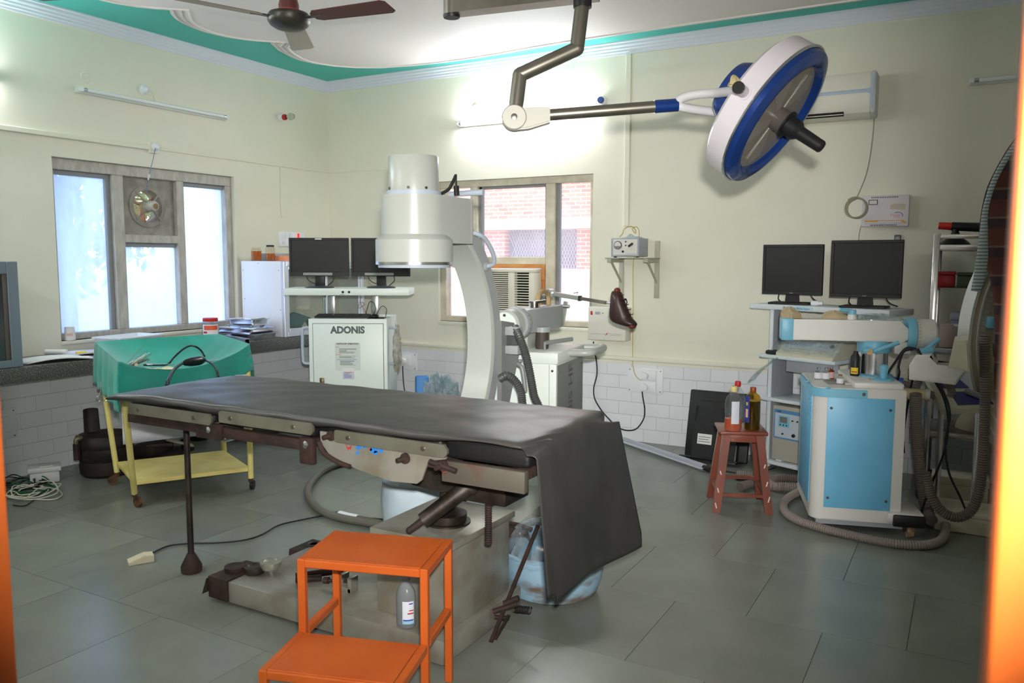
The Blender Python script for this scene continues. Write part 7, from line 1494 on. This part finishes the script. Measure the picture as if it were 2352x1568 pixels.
g = G(); g.tube([L1, L1.lerp(L2, .97)], .027, 20, 0); g.ball(L2, .027); g.build('upper_arm', m_st2, ol); g = G(); g.tube([L2, L3], .027, 20, 0); g.ball(L3, .027); g.build('elbow_arm', m_st2, ol); cylp('lower_tube', L3, L4, .027)
J0, J1, J2 = hd(1181, 272, DL), hd(1262, 264, DL), hd(1503, 245, DL); tw = -_f; tw = V((tw.x, tw.y, 0)).normalized()
g = G(); g.lathe([(.042, -.036), (.046, -.03), (.046, .03), (.042, .036)], 24, aim(J0, tw)); g.build('knuckle', m_cgr, ol)
dj = (J1-J0).normalized(); uj = tw.cross(dj).normalized(); uj = uj if uj.z > 0 else -uj
mj_ = M(((dj.x, uj.x, tw.x, J0.x), (dj.y, uj.y, tw.y, J0.y), (dj.z, uj.z, tw.z, J0.z), (0, 0, 0, 1)))
G(mj_).prism([(0, -.046), (.05, -.046), (.13, -.03), (.135, .026), (.0, .036)], -.03, .03, None, .006).build('arm_casting', m_cgr, ol); G(mj_).lathe([(.012, .036), (.012, .04), (.005, .042)], 14).build('pivot_bolt', m_st2, ol)
cylp('spring_arm', J1, J2, .0215); J3 = hd(1557, 241, DL); cylp('blue_sleeve', J2, J3, .024, m_navy2)
# lamp head
HC = hd(1777, 266, 2.88); rt_, up2, tc_ = _r, _u, -_f
nrm = (tc_*.385 + (rt_*.73 - up2*.68)*.923).normalized()
mH = aim(HC, nrm, rt_*.68+up2*.73)
RH = .262
G(mH).lathe([(RH-.02, -.092), (RH-.002, -.078), (RH+.002, -.006), (RH-.01, -.002)], 64, None, True, False).build('drum', m_wht, ol)
G(mH).lathe([(RH+.0, -.008), (RH+.006, -.004), (RH+.006, .002), (RH, .004)], 64, None, False, False).build('chrome_rim', m_chrome, ol)
G(mH).lathe([(RH-.002, .002), (RH-.006, .022), (RH-.03, .034), (RH-.048, .036), (RH-.06, .026), (RH-.062, .006)], 64, None, False, False).build('blue_ring', m_navy2, ol)
G(mH).lathe([(RH-.058, .010), (.0, .011)][::-1] if False else [(.004, .012), (RH-.06, .010)], 64, None, True, False).build('lens', mat('lamp_lens', (130, 124, 114), .18, .0, spec=.8), ol)
for k in range(5):
    a = k*2*PI/5+.4; G(mH).prism([(.04*math.cos(a-.25), .04*math.sin(a-.25)), (.17*math.cos(a-.3), .17*math.sin(a-.3)), (.19*math.cos(a), .19*math.sin(a)), (.17*math.cos(a+.3), .17*math.sin(a+.3)), (.04*math.cos(a+.25), .04*math.sin(a+.25))], .0122, .0132).build('reflector', mat('reflector_grey', (156, 150, 140), .3, .3) if k == 0 else bpy.data.materials['reflector_grey'], ol, smooth=0)
hnd = G(mH).lathe([(.042, .012), (.042, .05), (.044, .054), (.044, .058)], 24).build('handle_socket', mat('smoked_plastic', (86, 80, 76), .3), ol)
G(mH).lathe([(.05, .056), (.05, .062), (.036, .064), (.036, .10), (.024, .115), (.022, .205), (.018, .21)], 24).build('handle', m_black, ol)
G(mH).lathe([(.06, -.205), (.10, -.195), (.115, -.165), (.115, -.09)], 40).build('rear_cap', m_navy2, ol)
# yoke: a white tape-wrapped bow from the sleeve to both sides of the drum
Y0 = J3; m_tape = mat('white_tape', (206, 204, 206), .6, bump=.25, bscale=30, stretch=(1, 1, 4))
rad = (tc_-nrm*tc_.dot(nrm)).normalized(); e1 = rad; e2 = nrm.cross(rad); best = None
for i in range(120):            # the pivot sits a little round the drum from its nearest side
    ph = -PI/2+PI*i/119; rv = e1*math.cos(ph)+e2*math.sin(ph); q = HC-nrm*.045+rv*RH-CAM; k = q.dot(_f); e = math.hypot(1176+FPX*q.dot(_r)/k-1708, 784-FPX*q.dot(_u)/k-214)
    if best is None or e < best[0]: best = (e, rv)
rad = best[1]; KB = HC-nrm*.045+rad*RH; KE = KB+rad*.055
sd = [hd(1566, 226, 2.98), hd(1600, 217, 2.93), hd(1650, 213, 2.84), KB+rad*.03]
G().tube([Y0]+sd, .0165, 12).build('yoke', m_tape, ol); G().tube([Y0]+[hd(1566, 246, 3.0), hd(1600, 252, 3.02), hd(1650, 258, 3.05), HC-nrm*.07-rad*(RH-.02)], .0165, 12).build('yoke', m_tape, ol)
K0 = KE; K1 = KB; G().cyl(K0, K1, .019, .019, 18).build('pivot_knob', m_wht, ol); G().cyl(K0+(K0-K1).normalized()*.012, K0, .02, n=18).build('knob_cap', m_black, ol); G().cyl(K1, K1.lerp(HC, .1), .026, n=16).build('pivot_boss', m_wht, ol)
rag('yellowed_tape', KB+rad*.03-nrm*.03, (.018, .02, .03), 'yellowed tape scrap stuck on the operating lamp yoke', mat('yellowed_tape', (176, 164, 120), .6), 5)
bpy.data.objects['yellowed_tape']['category'] = 'tape'
bpy.context.view_layer.update()
